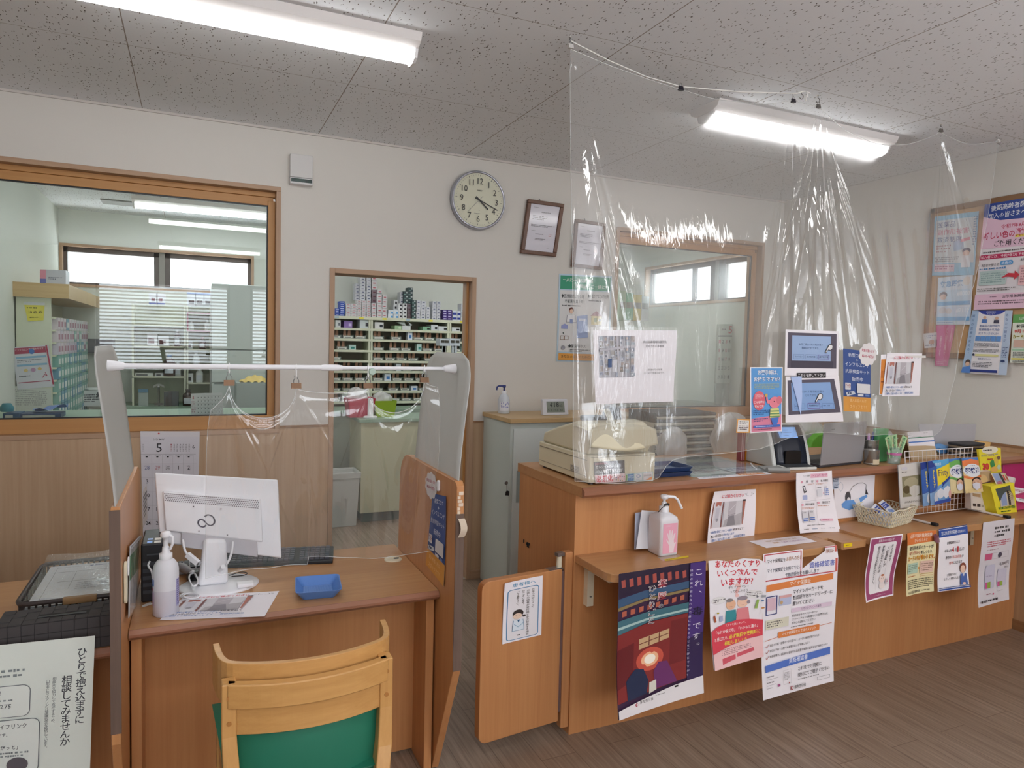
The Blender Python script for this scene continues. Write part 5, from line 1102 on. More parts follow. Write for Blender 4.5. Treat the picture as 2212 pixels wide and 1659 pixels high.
its += [hand(129, 44, 16, 4.6, '2c2c30'), hand(110, 74, 16, 3, '2c2c30'), hand(221, 62, 20, .9, '6a6a6e'), ('e', 100, 100, 3, 3, '2c2c30')]
R2 = Rr*1.0
printed('clock_face', 200, 200, its, [cc+V((-R2, -.0365, R2)), cc+V((R2, -.0365, R2)), cc+V((R2, -.0365, -R2)), cc+V((-R2, -.0365, -R2))], parent=t, base=None, rough=.4, lift=.0001)
def picture(px, tilt, label):
    c = [P(a, b_, y=YA-.02) for a, b_ in px]
    t = thing('picture_frame', (c[2]+c[3])/2, label, 'picture frame', 'framed certificates')
    def S(u, v, d=0): return (c[0]*(1-u)+c[1]*u)*(1-v)+(c[3]*(1-u)+c[2]*u)*v+V((0, -d, 0))
    b = B()
    for u0, u1, v0, v1 in ((0, 1, 0, .07), (0, 1, .93, 1), (0, .10, .07, .93), (.90, 1, .07, .93)):
        b.hexa([S(u0, v1, -.015), S(u1, v1, -.015), S(u1, v1, .012), S(u0, v1, .012)], [S(u0, v0, -.015), S(u1, v0, -.015), S(u1, v0, .012), S(u0, v0, .012)], W_PIC)
    b.done('moulding', t, .004)
    its = [('z', 14, 10, 30, 3, 1, '8a868c'), ('t', '保険薬局指定通知書', 40, 22, 30, 4, '4a484e'), ('z', 14, 34, 46, 14, 3, '7a767c'), ('z', 12, 60, 78, 8, 2, '7a767c'), ('z', 16, 78, 20, 3, 1, '8a868c'), ('z', 30, 86, 44, 4, 1, '5a585e'), ('fr', 74, 84, 8, 8, 1, 'c88088'), ('z', 30, 100, 34, 7, 2, '8a868c'), ('z', 74, 126, 14, 3, 1, '9a969c')]
    printed('certificate', 100, 140, its, [S(.08, .055, .002), S(.92, .055, .002), S(.92, .945, .002), S(.08, .945, .002)], parent=t, base='dcd9e2', rough=.12)
    p = S(.34, -.0, -.01); b = B(); b.tube([p+V((0, 0, -.01)), p+V((.002, 0, .012)), p+V((-.006, -.002, .016))], .002, DGREY, 6); b.done('hook', t)
picture([(1140, 430), (1218, 441), (1200.3, 554.9), (1124, 547)], 0, 'tilted brown-framed certificate beside the clock')
picture([(1242, 473), (1308, 483), (1299.3, 584), (1234, 576)], 0, 'brown-framed certificate seen through the hanging vinyl')
# sensor box
t = thing('wall_sensor', (.57, YA-.03, 2.51), 'white wall-mounted sensor box with dark lens strip above the doorway', 'sensor')
a, c = P(626, 332, y=YA-.03), P(675, 403, y=YA-.03)
b = B(); b.box((a.x, YA-.05, c.z+.04), (c.x, YA, a.z), M((214, 212, 210), .4)); b.done('cover', t, .005)
b = B(); b.box((a.x, YA-.055, c.z), (c.x, YA, c.z+.038), M((222, 220, 220), .35)); b.done('base', t, .004)
b = B(); b.box((a.x+.006, YA-.058, c.z+.012), (c.x-.006, YA-.05, c.z+.032), M((80, 92, 90), .1, .6)); b.done('lens_strip', t, .001)
b = B()
for x in (a.x+.025, c.x-.04): b.tube([(x, YA-.0595, c.z+.021), (x, YA-.0575, c.z+.021)], .006, BLACK, 14)
b.done('lens', t)
its = [('r', 3, 3, 104, 26, '3c9a78'), ('t', '一人に一冊お薬手帳', 8, 7, 62, 8, 'e2ece4', .01), ('t', '保険証とご一緒に!!', 34, 18, 66, 8, 'e2ece4', .01), ('r', 3, 31, 104, 118, 'e2e2e2'), ('t', '◆医療機関に行く時', 6, 38, 46, 8, '3a3c3e'), ('t', '市販薬を買う時', 13, 48, 38, 7, '3a3c3e'), ('z', 8, 58, 40, 4, 1, '5a5c5e'), ('t', '◆お出かけなどの外出時', 60, 36, 44, 8, '3a3c3e'), ('z', 62, 47, 38, 4, 1, '5a5c5e'),
       ('e', 27, 69, 5, 6, '6a3a34'), ('e', 27, 71, 3.8, 4.6, 'eac8b0'), ('p', [(19, 78), (35, 78), (37, 92), (17, 92)], 'f0f0f2'), ('ln', [(19, 78), (17, 92), (37, 92), (35, 78)], .7, '5a5c6a'), ('r', 24, 86, 7, 8, '9aa8d0'), ('p', [(7, 99), (14, 95), (20, 98), (20, 105), (7, 105)], '98a0d0'), ('p', [(10, 112), (13, 112), (11.5, 116)], '3a4a48'), ('fr', 6, 118, 8, 8, .8, '8a6a50'), ('fr', 14, 118, 8, 8, .8, '8a6a50'),
       ('p', [(66, 78), (78, 68), (92, 78)], 'b89098'), ('r', 68, 78, 22, 17, 'e6dca8'), ('r', 74, 82, 6, 8, 'a8b8a0'), ('r', 84, 84, 4, 4, 'b8c8d8'), ('p', [(38, 80), (60, 76), (62, 120), (40, 122)], '8aa4d8'), ('r', 42, 84, 14, 5, 'd0d8ec'), ('t', '◆緊急時やス', 22, 134, 36, 7, '3a3c3e'), ('z', 26, 143, 40, 6, 2, '5a5c5e'), ('e', 12, 141, 4, 4, '9a9aa4'), ('r', 3, 152, 104, 13, 'e0a04a'), ('t', 'あなたの安心のために―お薬手帳', 8, 155, 90, 6, '3a3830')]
poster('wall_poster', 110, 168, its, [(1207.8, 591), (1322, 597), (1316, 784), (1201.7, 780.5)], 'green-headed medicine notebook poster on the wall beside the certificate', YA-.003, base='bcd4e4')

# ================================================================== ON THE COUNTER TOP
ZT = CZ+.001
# beige cash register
t = thing('cash_register', (1.6, 2.6, CZ), 'cream cash register at the left end of the counter', 'cash register')
RG = M((214, 206, 178), .4); RG2 = M((206, 198, 172), .4)
rx0, rx1, ry0, ry1, zb_ = 1.452, 1.775, 2.405, 2.86, CZ+.118
b = B(); b.box((rx0, ry0, ZT+.006), (rx1, ry1, zb_), RG); b.done('cash_drawer', t, .005)
b = B(); b.box((rx0-.0015, ry0+.02, zb_-.022), (rx0, ry1-.01, zb_-.018), M((150, 142, 122))); b.box((rx0-.0015, ry0+.02, ZT+.03), (rx0, ry1-.01, ZT+.033), M((170, 162, 140))); b.box((rx0+.004, ry0-.001, zb_-.008), (rx1-.004, ry0, zb_-.005), M((150, 142, 122))); b.done('drawer_seam', t)
b = B()
for x in (rx0+.02, rx1-.03):
    for y in (ry0+.02, ry1-.03): b.lathe([(.01, 0), (.01, .008)], (x, y, ZT-.001), DGREY, 10)
b.done('rubber_feet', t)
b = B()      # upper housing: wedge from the side, rounded face
sec = [(ry0+.03, zb_), (ry0+.015, zb_+.03), (ry0+.01, zb_+.095), (ry0+.06, zb_+.125), (ry0+.13, zb_+.130), (ry0+.30, zb_+.085), (ry1-.03, zb_+.045), (ry1-.02, zb_)]
b.prism(sec, 'x', rx0+.006, rx1-.012, RG); b.done('housing', t, .012, 4)
b = B()      # curved cover over the customer side
def cover(u, v):
    x = rx0-.004+(rx1-rx0+.006)*u; bow = math.sin(PI*u)
    return V((x, ry0+.012-.022*bow-.02*v, zb_+.112-.012*abs(2*u-1)**3-(.062+.03*bow)*v))
b.grid(cover, 24, 8, RG); b.grid(lambda u, v: V((rx0-.004+(rx1-rx0+.006)*u, ry0+.012-.022*math.sin(PI*u)+.12*v, zb_+.112-.012*abs(2*u-1)**3+.012*math.sin(v*PI/2))), 24, 6, RG)
o = b.done('front_cover', t); m_ = o.modifiers.new('thickness', 'SOLIDIFY'); m_.thickness = .004
b = B(); p = V((rx0+.155, ry0+.10, zb_+.125))   # receipt chute rising
b.grid(lambda u, v: p+V((.045*u-.035*v*v, .03*u+.0*v, .085*v-.03*v*v-.06*(1-v)+.0)), 6, 8, RG2); o = b.done('receipt_cutter', t); m_ = o.modifiers.new('thickness', 'SOLIDIFY'); m_.thickness = .004
b = B(); b.lathe([(.04, 0), (.045, .02), (.034, .075), (.03, .08)], (rx0+.22, ry0+.19, zb_+.11), M((76, 82, 88), .35), 24); b.done('display_post', t)
b = B(); b.box((rx0+.085, ry0+.16, zb_+.118), (rx0+.20, ry0+.24, zb_+.142), M((52, 54, 58), .4)); b.done('display_hinge', t, .008)
def onface(name, w_, h_, its, px, label=None, y=ry0-.0012, parent=None, **k):
    return printed(name, w_, h_, its, quad(px, y=y), k.pop('disp', None), parent=parent, label=label, **k)
onface('credit_card_sticker', 84, 52, [('r', 0, 0, 84, 32, '4c4a50'), ('t', '2025年4月から', 4, 2, 34, 6, 'c87080'), ('t', 'クレジットカードの', 6, 9, 62, 8, 'e8e6e6', .02), ('t', '暗証番号入力が', 24, 19, 54, 9, 'e8e6e6', .02), ('p', [(2, 24), (12, 20), (20, 26), (10, 30)], '8a8e90'), ('r', 0, 32, 84, 20, 'e6c8cc'), ('t', '必須化', 3, 34, 46, 16, 'd8344c', .03)]+[('r', 52+(i*11) % 28, 34+(i*7) % 15, 3.4, 2.2, ['3a6a48', 'c84050', 'c8a040', '4a6aa0'][i % 4]) for i in range(11)],
       [(1282, 998), (1349, 994), (1350, 1040), (1285, 1044)], 'pink and dark sticker about credit card PIN on the register front', cat='sticker', disp=curl(bl=.004), cut=4)
onface('card_logo_sheet', 60, 18, [('r', 0, 2, 3, 14, '70a860'), ('r', 4, 1, 13, 16, '3a78b0'), ('z', 5, 4, 11, 10, 3, 'b8d0e4'), ('r', 19, 2, 16, 14, 'd8dce0'), ('e', 27, 7, 4.4, 3.8, '7a98c8'), ('e', 27, 7, 3, 2.6, 'd8dce0'), ('z', 22, 12, 10, 3, 1, '8a9ac0'), ('r', 37, 1, 20, 15, 'dedce0'), ('t', 'DISCOVER', 38.5, 5, 17, 3.6, '5a5458', .01), ('p', [(42, 16), (57, 9), (57, 16)], 'e08a4a')],
       [(1352, 1024), (1411, 1018), (1411, 1038), (1352, 1040)], 'strip of payment card logos on the register front', cat='sticker', base='b8d0d0')
printed('rating_plate', 40, 14, [('z', 1, 1, 36, 12, 5, '5a565c')], [V((rx0-.0012, ry1-.30, CZ+.062)), V((rx0-.0012, ry1-.38, CZ+.062)), V((rx0-.0012, ry1-.38, CZ+.03)), V((rx0-.0012, ry1-.30, CZ+.03))], parent=t, base='c8c2ac', toward=(-1, 0, 0))
# cash trays
q = P(1468, 1012, z=CZ)
for k in range(2):
    t = thing('cash_tray', (1.90, 2.53, CZ+.018*k), ['dark blue cash tray beside the register, lower of two', 'dark blue cash tray beside the register, upper of two'][k], 'tray', 'blue cash trays by the register')
    b = B(Matrix.Translation((1.895, 2.52, CZ+.001+.021*k))); troughs(b, .235, .165, .02, .005, .012, M((42, 62, 104), .35)); b.done('tray_shell', t, .001)
# sheets under a clear mat
qm = [(2.02, 2.89), (2.46, 2.89), (2.47, 2.41), (1.99, 2.41)]
its = [('r', 4, 4, 40, 26, 'c4d4e0'), ('z', 8, 8, 32, 18, 5, '8aa0b8'), ('r', 50, 4, 44, 30, 'd4dcd8'), ('z', 54, 8, 34, 20, 4, 'a8b0b8'), ('r', 4, 36, 50, 30, 'd0dce4'), ('z', 8, 40, 40, 22, 5, '8a9ab0'), ('r', 58, 40, 36, 28, 'dcd0d8'), ('r', 4, 70, 44, 26, 'd8e0e4'), ('r', 52, 72, 42, 20, 'ccd8e4'), ('z', 8, 74, 36, 16, 3, 'b08a98'), ('z', 56, 76, 34, 12, 2, '7a90b0')]
printed('guide_sheets', 100, 100, its, [V((x, y, ZT)) for x, y in qm], toward=(0, 0, 1), base='b8c8d0', rough=.18, label='pale printed guide sheets lying on the counter between register and reader', cat='paper')
b = B(); b.box((1.97, 2.395, ZT+.0025), (2.49, 2.90, ZT+.004), mat_film('clear_mat_film', haze=.06, fres=1.5, crinkle=.02)); tag(b.done('clear_mat'), 'clear glossy mat covering the guide sheets on the counter', 'mat')
printed('price_strip', 60, 16, [('r', 34, 1, 22, 12, 'd89060'), ('z', 36, 3, 18, 8, 2, 'f0e0d0'), ('z', 4, 4, 26, 8, 2, '9aa8b8')], [P(1500, 1028, z=ZT), P(1650, 1018, z=ZT), P(1668, 1024, z=ZT), P(1512, 1035, z=ZT)], toward=(0, 0, 1), label='white and orange slip at the counter edge before the clear mat', cat='paper')
b = B(); b.grid(lambda u, v: V((2.44+.11*u, 2.90+.06*v, ZT+.02*(1-u)*(1-v)+.001)), 5, 5, WHITE); tag(b.done('loose_paper'), 'loose white paper at the rear edge of the counter', 'paper')
# red striped packet and orange bottle
b = B(); q = P(1607, 996, z=CZ)
b.box((q.x-.022, q.y, CZ+.001), (q.x+.005, q.y+.03, CZ+.16), M((150, 70, 74), .3)); 
for k in range(2): b.box((q.x-.020+k*.012, q.y-.001, CZ+.005), (q.x-.016+k*.012, q.y, CZ+.158), M((214, 170, 170), .4))
tag(b.done('striped_packet', bevel=.002), 'tall dark red striped packet standing left of the card reader', 'packet')
b = B(); b.lathe([(.014, 0), (.016, .004), (.016, .05), (.013, .056)], (q.x+.025, q.y+.01, CZ+.001), M((226, 150, 40), .35), 18); tag(b.done('orange_container'), 'small orange container beside the card reader', 'container')
# card reader
t = thing('card_reader', (2.63, 2.56, CZ), 'white and black face-recognition card reader with blue screen', 'card reader')
rm = Matrix.Translation((2.54, 2.50, ZT)) @ Matrix.Rotation(math.radians(-8), 4, 'Z')
RW = M((206, 206, 202), .4)
side = [(-.02, 0), (-.02, .02), (.0, .09), (.03, .165), (.055, .195), (.085, .205), (.115, .20), (.16, .16), (.19, .10), (.195, 0)]
b = B(rm); b.prism(side, 'x', -.02, .004, RW); b.prism(side, 'x', .176, .20, RW); b.prism([(.03, 0)]+side[4:], 'x', .004, .176, RW); b.done('shell', t, .008, 3)
face = [(-.022, .012), (-.0, .095), (.03, .168), (.055, .197)]
def fp(x, k, d=0):   # point on the front face, k 0..1 from bottom to top
    n = len(face)-1; i = min(int(k*n), n-1); f = k*n-i; y = face[i][0]*(1-f)+face[i+1][0]*f; z = face[i][1]*(1-f)+face[i+1][1]*f
    dy, dz = face[i+1][0]-face[i][0], face[i+1][1]-face[i][1]; l = math.hypot(dy, dz); return rm @ V((x, y-dz/l*d, z+dy/l*d))
BKF = M((40, 44, 56), .22)
b = B(); b.grid(lambda u, v: fp(.003+.174*u, v, .003), 4, 12, BKF); o = b.done('front_bezel', t); m_ = o.modifiers.new('thickness', 'SOLIDIFY'); m_.thickness = .004
SCR = M((120, 164, 222), .2, emit=.45, key='screen')
c4 = [fp(.038, .86, .0075), fp(.142, .86, .0075), fp(.142, .53, .0075), fp(.038, .53, .0075)]
printed('screen', 60, 44, [('z', 18, 10, 24, 5, 1, '4a6a98'), ('z', 8, 20, 42, 5, 1, '5a7aa8'), ('z', 14, 32, 30, 4, 1, '5a7aa8')], c4, parent=t, base=SCR)
b = B(rm); b.prism(rrect(.045, .012, .09, .07, .012), 'y', -.026, -.010, M((8, 8, 10), .3)); b.done('card_slot', t)
b = B(rm); b.prism([(-.085, 0), (-.085, .012), (-.02, .016), (-.02, 0)], 'x', .0, .18, RW); b.done('card_tray', t, .002)
b = B(rm); b.prism([(-.078, .0128), (-.078, .0135), (-.02, .0172), (-.02, .016)], 'x', .012, .172, M((26, 27, 30), .5))
for k in range(4): b.box((.02, -.07+k*.013, .0145+k*.0008), (.165, -.064+k*.013, .0165+k*.0008), M((60, 62, 66), .4))
b.done('tray_ribs', t)
t = thing('phone_cradle', (2.50, 2.43, CZ), 'flat grey sensor pad with rolled front edge in front of the card reader', 'card pad')
b = B(rm @ Matrix.Translation((-.115, -.09, 0)) @ Matrix.Rotation(math.radians(-14), 4, 'Z')); pr = [(-.03, 0), (-.038, .012), (-.03, .024), (-.012, .022), (.0, .009), (.09, .013), (.09, .004), (.0, 0)]
b.prism(pr, 'x', 0, .105, M((142, 142, 140), .5)); b.done('pad_body', t, .002)
cable('reader_plug', [P(1622, 1001, z=CZ+.012), P(1627, 1008, z=CZ+.008), P(1634, 1013, z=CZ+.006)], .0035, WPLAST, 'short white cable between card reader and grey pad')
# laptop, seen from its lid
t = thing('laptop', (2.92, 2.50, CZ), 'open silver laptop with its lid towards the viewer', 'laptop')
b0, b1 = P(1772, 1011, y=2.415), P(1868, 1004, y=2.45); b0.z = b1.z = ZT+.012; a0, a1 = P(1787, 922, y=2.385), P(1880, 936, y=2.42)
dx = (b1-b0).normalized(); up_ = V((-.0, -.07, 1)).normalized(); wl = .335; hl = .207
b1 = b0+dx*wl; a0 = b0+up_*hl; a1 = b1+up_*hl; th = V((0, .007, 0))
LS = M((158, 157, 160), .42, .25)
b = B(); b.hexa([b0, b1, b1+th, b0+th], [a0, a1, a1+th, a0+th], LS); b.done('lid', t, .003)
b = B(); b.hexa([b0+th*1.05+V((.008, 0, .01)), b1+th*1.05+V((-.008, 0, .01)), b1+th*1.15+V((-.008, 0, .01)), b0+th*1.15+V((.008, 0, .01))], [a0+th*1.05+V((.008, 0, -.01)), a1+th*1.05+V((-.008, 0, -.01)), a1+th*1.15+V((-.008, 0, -.01)), a0+th*1.15+V((.008, 0, -.01))], BLACK); b.done('display', t)
n_ = V((-dx.y, dx.x, 0)); k0_ = b0+V((0, .006, 0)); k0_.z = ZT
b = B(); b.hexa([k0_, k0_+dx*wl, k0_+dx*wl+n_*.23, k0_+n_*.23], [p+V((0, 0, .016)) for p in (k0_, k0_+dx*wl, k0_+dx*wl+n_*.23, k0_+n_*.23)], M((60, 60, 66), .4)); b.done('keyboard_base', t, .003)
b = B(); km2 = Matrix.Translation(k0_+V((0, 0, .016))) @ Matrix(((dx.x, n_.x, 0, 0), (dx.y, n_.y, 0, 0), (0, 0, 1, 0), (0, 0, 0, 1)))
for r_ in range(5):
    for c_ in range(14): b.add([km2 @ V(p) for p in ((.012+c_*.0225, .02+r_*.02, .001), (.03+c_*.0225, .02+r_*.02, .001), (.03+c_*.0225, .036+r_*.02, .001), (.012+c_*.0225, .036+r_*.02, .001))], [(0, 1, 2, 3)], M((30, 30, 34), .5))
o = b.done('keys', t); o['kind'] = 'stuff'
def lp_(u, v, d=-.0006): return a0*(1-u)*(1-v)+a1*u*(1-v)+b0*(1-u)*v+b1*u*v+V((0, d, 0))
printed('maker_name', 50, 8, [('z', 0, 0, 50, 8, 1, '3a3a40')], [lp_(.16, .13), lp_(.30, .13), lp_(.30, .16), lp_(.16, .16)], parent=t, base=None)
# cans with pens
def can(c, r, h, name, label, cat):
    t = thing(name, c, label, cat); b = B()
    b.lathe([(r*.97, 0), (r, .002), (r, h*.12), (r*.985, h*.13), (r, h*.14), (r, h*.9), (r*1.03, h*.98), (r*1.03, h), (r*.96, h), (r*.95, .01), (.001, .008)], c, M((160, 158, 154), .25, .85), 32); b.done('can_wall', t); return t
c1 = P(1893, 1005, z=ZT); c1.y += .03; can(c1, .036, .075, 'tin_can', 'short tin can in front, beside the laptop', 'tin can')
b = B(); b.grid(wrap(c1, .0365, math.radians(-130), math.radians(-60), .004, .03), 8, 2, M((206, 190, 160), .6)); b.done('paper_band', bpy.data.objects['tin_can'])
c2 = V((c1.x+.075, c1.y+.075, ZT)); can(c2, .045, .115, 'pen_holder', 'taller tin can holding pens behind the short can', 'pen holder')
for (dx_, dy_, cc_, nm, lb) in ((-.03, 0, '2a2830', 'marker_pen', 'black marker leaning left in the taller tin can'), (.005, .01, 'd8a8d8', 'pink_pen', 'pink pen in the taller tin can'), (.015, -.005, '2c3a78', 'blue_pen', 'dark blue capped pen in the taller tin can')):
    b = B(); p0 = c2+V((dx_*.3, dy_, .02)); p1 = c2+V((dx_*1.3, dy_, .155 if nm != 'pink_pen' else .145)); b.tube([p0, p0.lerp(p1, .93), p1], [.006, .006, .004], M(cc_, .35), 10); tag(b.done(nm), lb, 'pen')
# stack of price cards in a clear cup
t = thing('clear_cup', V((3.30, 2.47, ZT)), 'clear plastic cup with pink band holding green sample packets', 'cup')
cp = P(1942, 1003, z=ZT); cp.y += .03
t.location = cp; b = B(); b.lathe([(.03, 0), (.034, .085), (.033, .085), (.029, .004)], cp, CLEARTRAY, 24); b.done('cup_wall', t)
b = B(); b.lathe([(.0335, .045), (.0345, .056)], cp, M((214, 120, 176), .4), 24); b.done('pink_band', t)
for k, (a, ox) in enumerate(((-22, -.03), (-6, -.005), (24, .03))):
    mm = Matrix.Translation(cp+V((ox*.4, -.005*k, .03))) @ Matrix.Rotation(math.radians(a), 4, 'Y')
    c4 = [mm @ V((-.02, 0, .12)), mm @ V((.022, 0, .12)), mm @ V((.022, 0, 0)), mm @ V((-.02, 0, 0))]
    printed('sample_packet', 30, 90, [('r', 10, 6, 11, 52, '4a8a58'), ('z', 4, 10, 5, 44, 9, 'b04050'), ('z', 12, 10, 7, 40, 8, 'b8d8b0')], c4, label=['green and white sample packet leaning left in the clear cup', 'green and white sample packet upright in the clear cup', 'green and white sample packet leaning right in the clear cup'][k], cat='packet', base='b4d8a4')
b = B(); b.box((cp.x-.05, cp.y+.06, ZT), (cp.x+.03, cp.y+.09, ZT+.17), M((92, 170, 110), .45)); tag(b.done('green_box', bevel=.002), 'green box standing behind the clear cup', 'box')
# desk calendar
t = thing('desk_calendar', P(1985, 1000, z=ZT), 'white desk calendar with green and blue lines on a kraft stand', 'calendar')
yc = 2.47; c4 = [P(1960, 934, y=yc+.02), P(2014, 930, y=yc+.02), P(2023, 980, y=yc-.01), P(1966, 984, y=yc-.01)]
printed('calendar_page', 60, 60, [('z', 4, 3, 12, 3, 1, 'a8a4a8'), ('z', 38, 3, 14, 3, 1, 'a8a4a8'), ('r', 0, 14, 60, 2.4, '3f8a68'), ('r', 0, 25, 60, 3, '5080c8'), ('r', 0, 50, 60, .6, 'c0bcc0')], c4, parent=t)
zc_ = (c4[0].z, ZT)
b = B(); b.prism([(yc+.024, zc_[0]), (yc-.02, ZT), (yc-.016, ZT), (yc+.026, zc_[0]-.012)], 'x', c4[3].x, c4[2].x, M((190, 168, 136), .7)); b.prism([(yc+.024, zc_[0]), (yc+.09, ZT), (yc+.094, ZT), (yc+.028, zc_[0])], 'x', c4[3].x, c4[2].x, M((190, 168, 136), .7)); b.done('stand', t)
# second laptop / monitor at the right rear
t = thing('laptop', P(2050, 985, z=ZT), 'pale grey screen seen from behind at the right end of the counter', 'monitor')
yl = 2.66; q0, q1, q2, q3 = P(1986, 916, y=yl), P(2110, 916, y=yl), P(2104, 978, y=yl-.02), P(1992, 985, y=yl-.02)
q2.z = q3.z = ZT+.012
b = B(); tv = V((0, .012, 0)); b.hexa([q3, q2, q2+tv, q3+tv], [q0, q1, q1+tv, q0+tv], M((176, 174, 178), .35)); b.done('screen_shell', t, .004)
b = B(); b.box((q3.x, yl-.04, ZT), (q2.x, yl+.16, ZT+.014), M((170, 168, 172), .4)); b.done('keyboard_base', t, .003)
b = B(); b.grid(lambda u, v: V((3.70+.30*u, 2.56+.07*v+.006*math.sin(9*u), ZT+.03+.022*math.sin(PI*u)*math.sin(PI*v)+.004*math.sin(17*u+5*v))), 20, 10, M((96, 150, 206), .5)); b.box((3.70, 2.565, ZT), (4.0, 2.625, ZT+.032), M((84, 140, 200), .5)); tag(b.done('blue_cloth'), 'folded blue cloth behind the wire mask rack', 'cloth')
b = B(); b.grid(lambda u, v: V((3.64+.16*u, 2.50+.06*v, ZT+.07-.05*u-.0*v+.02*math.cos(u*3))), 12, 6, M((176, 206, 214), .5)); tag(b.done('pale_mask'), 'pale blue sheet mask draped beside the desk calendar', 'mask')
t = thing('black_pouch', (4.02, 2.50, ZT), 'dark striped pouch at the right end of the counter', 'pouch'); b = B()
for k in range(5): b.prism(rrect(3.9, 2.45, .20, .11, .03), 'z', ZT+k*.014, ZT+k*.014+.012, M((52, 50, 54) if k % 2 == 0 else (120, 104, 84), .6))
b.done('pouch_layers', t, .003)
c4 = [P(2103, 952, y=2.58), P(2140, 955, y=2.58), P(2136, 985, y=2.55), P(2100, 983, y=2.55)]
printed('orange_card', 40, 34, [('r', 0, 0, 40, 12, 'd8b070'), ('z', 4, 16, 30, 12, 3, 'a89890')], c4, label='small card with orange header standing at the right end of the counter', cat='card', base='d8ccb8')

# ================================================================== ON THE LOW SHELF
S1, S2 = SZ+.001, SZ+.013
t = thing('pump_bottle', (1.765, 2.31, SZ), 'square frosted sanitizer pump bottle with pink hand label on the low shelf', 'bottle')
c_ = V((1.763, 2.318, S1)); FB = M((220, 218, 222), .3)
b = B(); hw_, hd = .046, .046
def sq(w_, d_, r_, z): return [(c_.x+x, c_.y+y, c_.z+z) for x, y in rrect(-w_, -d_, 2*w_, 2*d_, r_, 4)]
rings = [sq(.042, .042, .01, 0), sq(hw_, hd, .012, .006), sq(hw_, hd, .012, .142), sq(.044, .044, .016, .156), sq(.030, .030, .022, .168), sq(.019, .019, .0185, .174)]
vs = [p for r_ in rings for p in r_]; n = len(rings[0])
b.add(vs, [(i*n+k, i*n+(k+1) % n, (i+1)*n+(k+1) % n, (i+1)*n+k) for i in range(5) for k in range(n)]+[list(range(n))[::-1]], FB, True); b.done('bottle_body', t)
c4 = [c_+V((-.035, -hd-.001, .135)), c_+V((.036, -hd-.001, .135)), c_+V((.036, -hd-.001, .012)), c_+V((-.035, -hd-.001, .012))]
hp = [(34, 122), (32, 92), (20, 74), (17, 66), (19, 64), (30, 78), (22, 50), (20, 40), (24, 39), (32, 62), (30, 34), (32, 26), (36, 28), (39, 60), (42, 34), (45, 27), (48, 30), (47, 62), (54, 44), (59, 40), (61, 43), (54, 72), (56, 84), (62, 80), (66, 82), (58, 98), (54, 122)]
printed('hand_label', 71, 124, [('p', hp, 'e8d8dc'), ('ln', [(12, 8), (40, 8)], .8, 'e8d0d8'), ('ln', [(12, 12), (34, 12)], .8, 'e8d0d8')], c4, parent=t, base='e8a8bc')
b = B(); b.lathe([(.019, .172), (.0205, .174), (.0205, .196), (.012, .199), (.0105, .214)], c_, WPLAST, 24); b.done('collar', t)
b = B(); b.lathe([(.006, .21), (.006, .226), (.016, .228), (.0165, .241), (.012, .244)], c_, WPLAST, 20)
h0 = c_+V((.012, 0, .236)); b.tube([h0, h0+V((.03, -.012, -.002)), h0+V((.042, -.017, -.012)), h0+V((.062, -.022, -.05))], [.0065, .006, .0055, .005], WPLAST, 10); b.done('pump_head', t)
b = B(); b.tube([c_+V((-.008, -.014, .205)), c_+V((.006, -.018, .208)), c_+V((.012, -.014, .204))], .005, BLACK, 8); b.tube([c_+V((-.005, -.016, .204)), c_+V((-.03, -.025, .196)), c_+V((-.05, -.03, .182))], .0016, BLACK, 6); b.done('black_tie', t)
# lattice basket
t = thing('lattice_basket', (3.14, 2.31, S2), 'cream plastic lattice basket on the low shelf', 'basket')
CB = M((224, 216, 190), .45)
q = P(1898, 1147, z=S2); bw, bd, bh = .27, .19, .078
bm_ = Matrix.Translation((3.118, 2.33, S2)) @ Matrix.Rotation(math.radians(12), 4, 'Z')
b = B(bm_); zz = []
def wall_pt(s, h):   # s around the perimeter 0..1, h 0..1
    per = [(-1, -1), (1, -1), (1, 1), (-1, 1), (-1, -1)]; k = s*4; i = min(int(k), 3); f = k-i
    x = per[i][0]*(1-f)+per[i+1][0]*f; y = per[i][1]*(1-f)+per[i+1][1]*f
    g = .40+.10*h; return V((x*bw*g, y*bd*g, bh*h+.002))
NS = 44
for i in range(NS):
    for d in (1, -1):
        pts = [wall_pt(((i+d*2.2*h_) % NS)/NS, h_) for h_ in (0, .25, .5, .75, .98)]
        if max((pts[k]-pts[k+1]).length for k in range(4)) < .06: b.tube(pts, .0026, CB, 4, False)
for h_ in (0, .33, .66):
    b.tube([wall_pt(i/NS, h_) for i in range(NS)]+[wall_pt(0, h_)], .0022, CB, 4, False)
b.tube([wall_pt((i % NS)/NS, .98)+V((0, 0, .008*abs(math.sin(i*PI/5.33)))) for i in range(NS+1)], .0032, CB, 6, False)
b.prism([(-bw*.4, -bd*.4), (bw*.4, -bd*.4), (bw*.4, bd*.4), (-bw*.4, bd*.4)], 'z', .0, .003, CB)
b.done('basket_lattice', t)
for k, (x, y, r_, lb) in enumerate(((-.04, .0, .25, 'blue and white sachet at the left in the lattice basket'), (.03, .01, .18, 'blue and white sachet at the right in the lattice basket'))):
    mm = bm_ @ Matrix.Translation((x, y-.01*k, .055+.012*k)) @ Matrix.Rotation(math.radians(40), 4, 'X') @ Matrix.Rotation(r_, 4, 'Z')
    c4 = [mm @ V(p) for p in ((-.035, .045, 0), (.035, .045, 0), (.035, -.045, 0), (-.035, -.045, 0))]
    printed('sachet', 60, 80, [('r', 5, 10, 50, 26, '3c4ea0'), ('z', 9, 14, 42, 18, 2, 'dfe4f2'), ('e', 24, 54, 14, 11, '9ab0dc'), ('e', 40, 60, 9, 9, '7a98d4')], c4, label=lb, cat='sachet', base='e0e2ea')
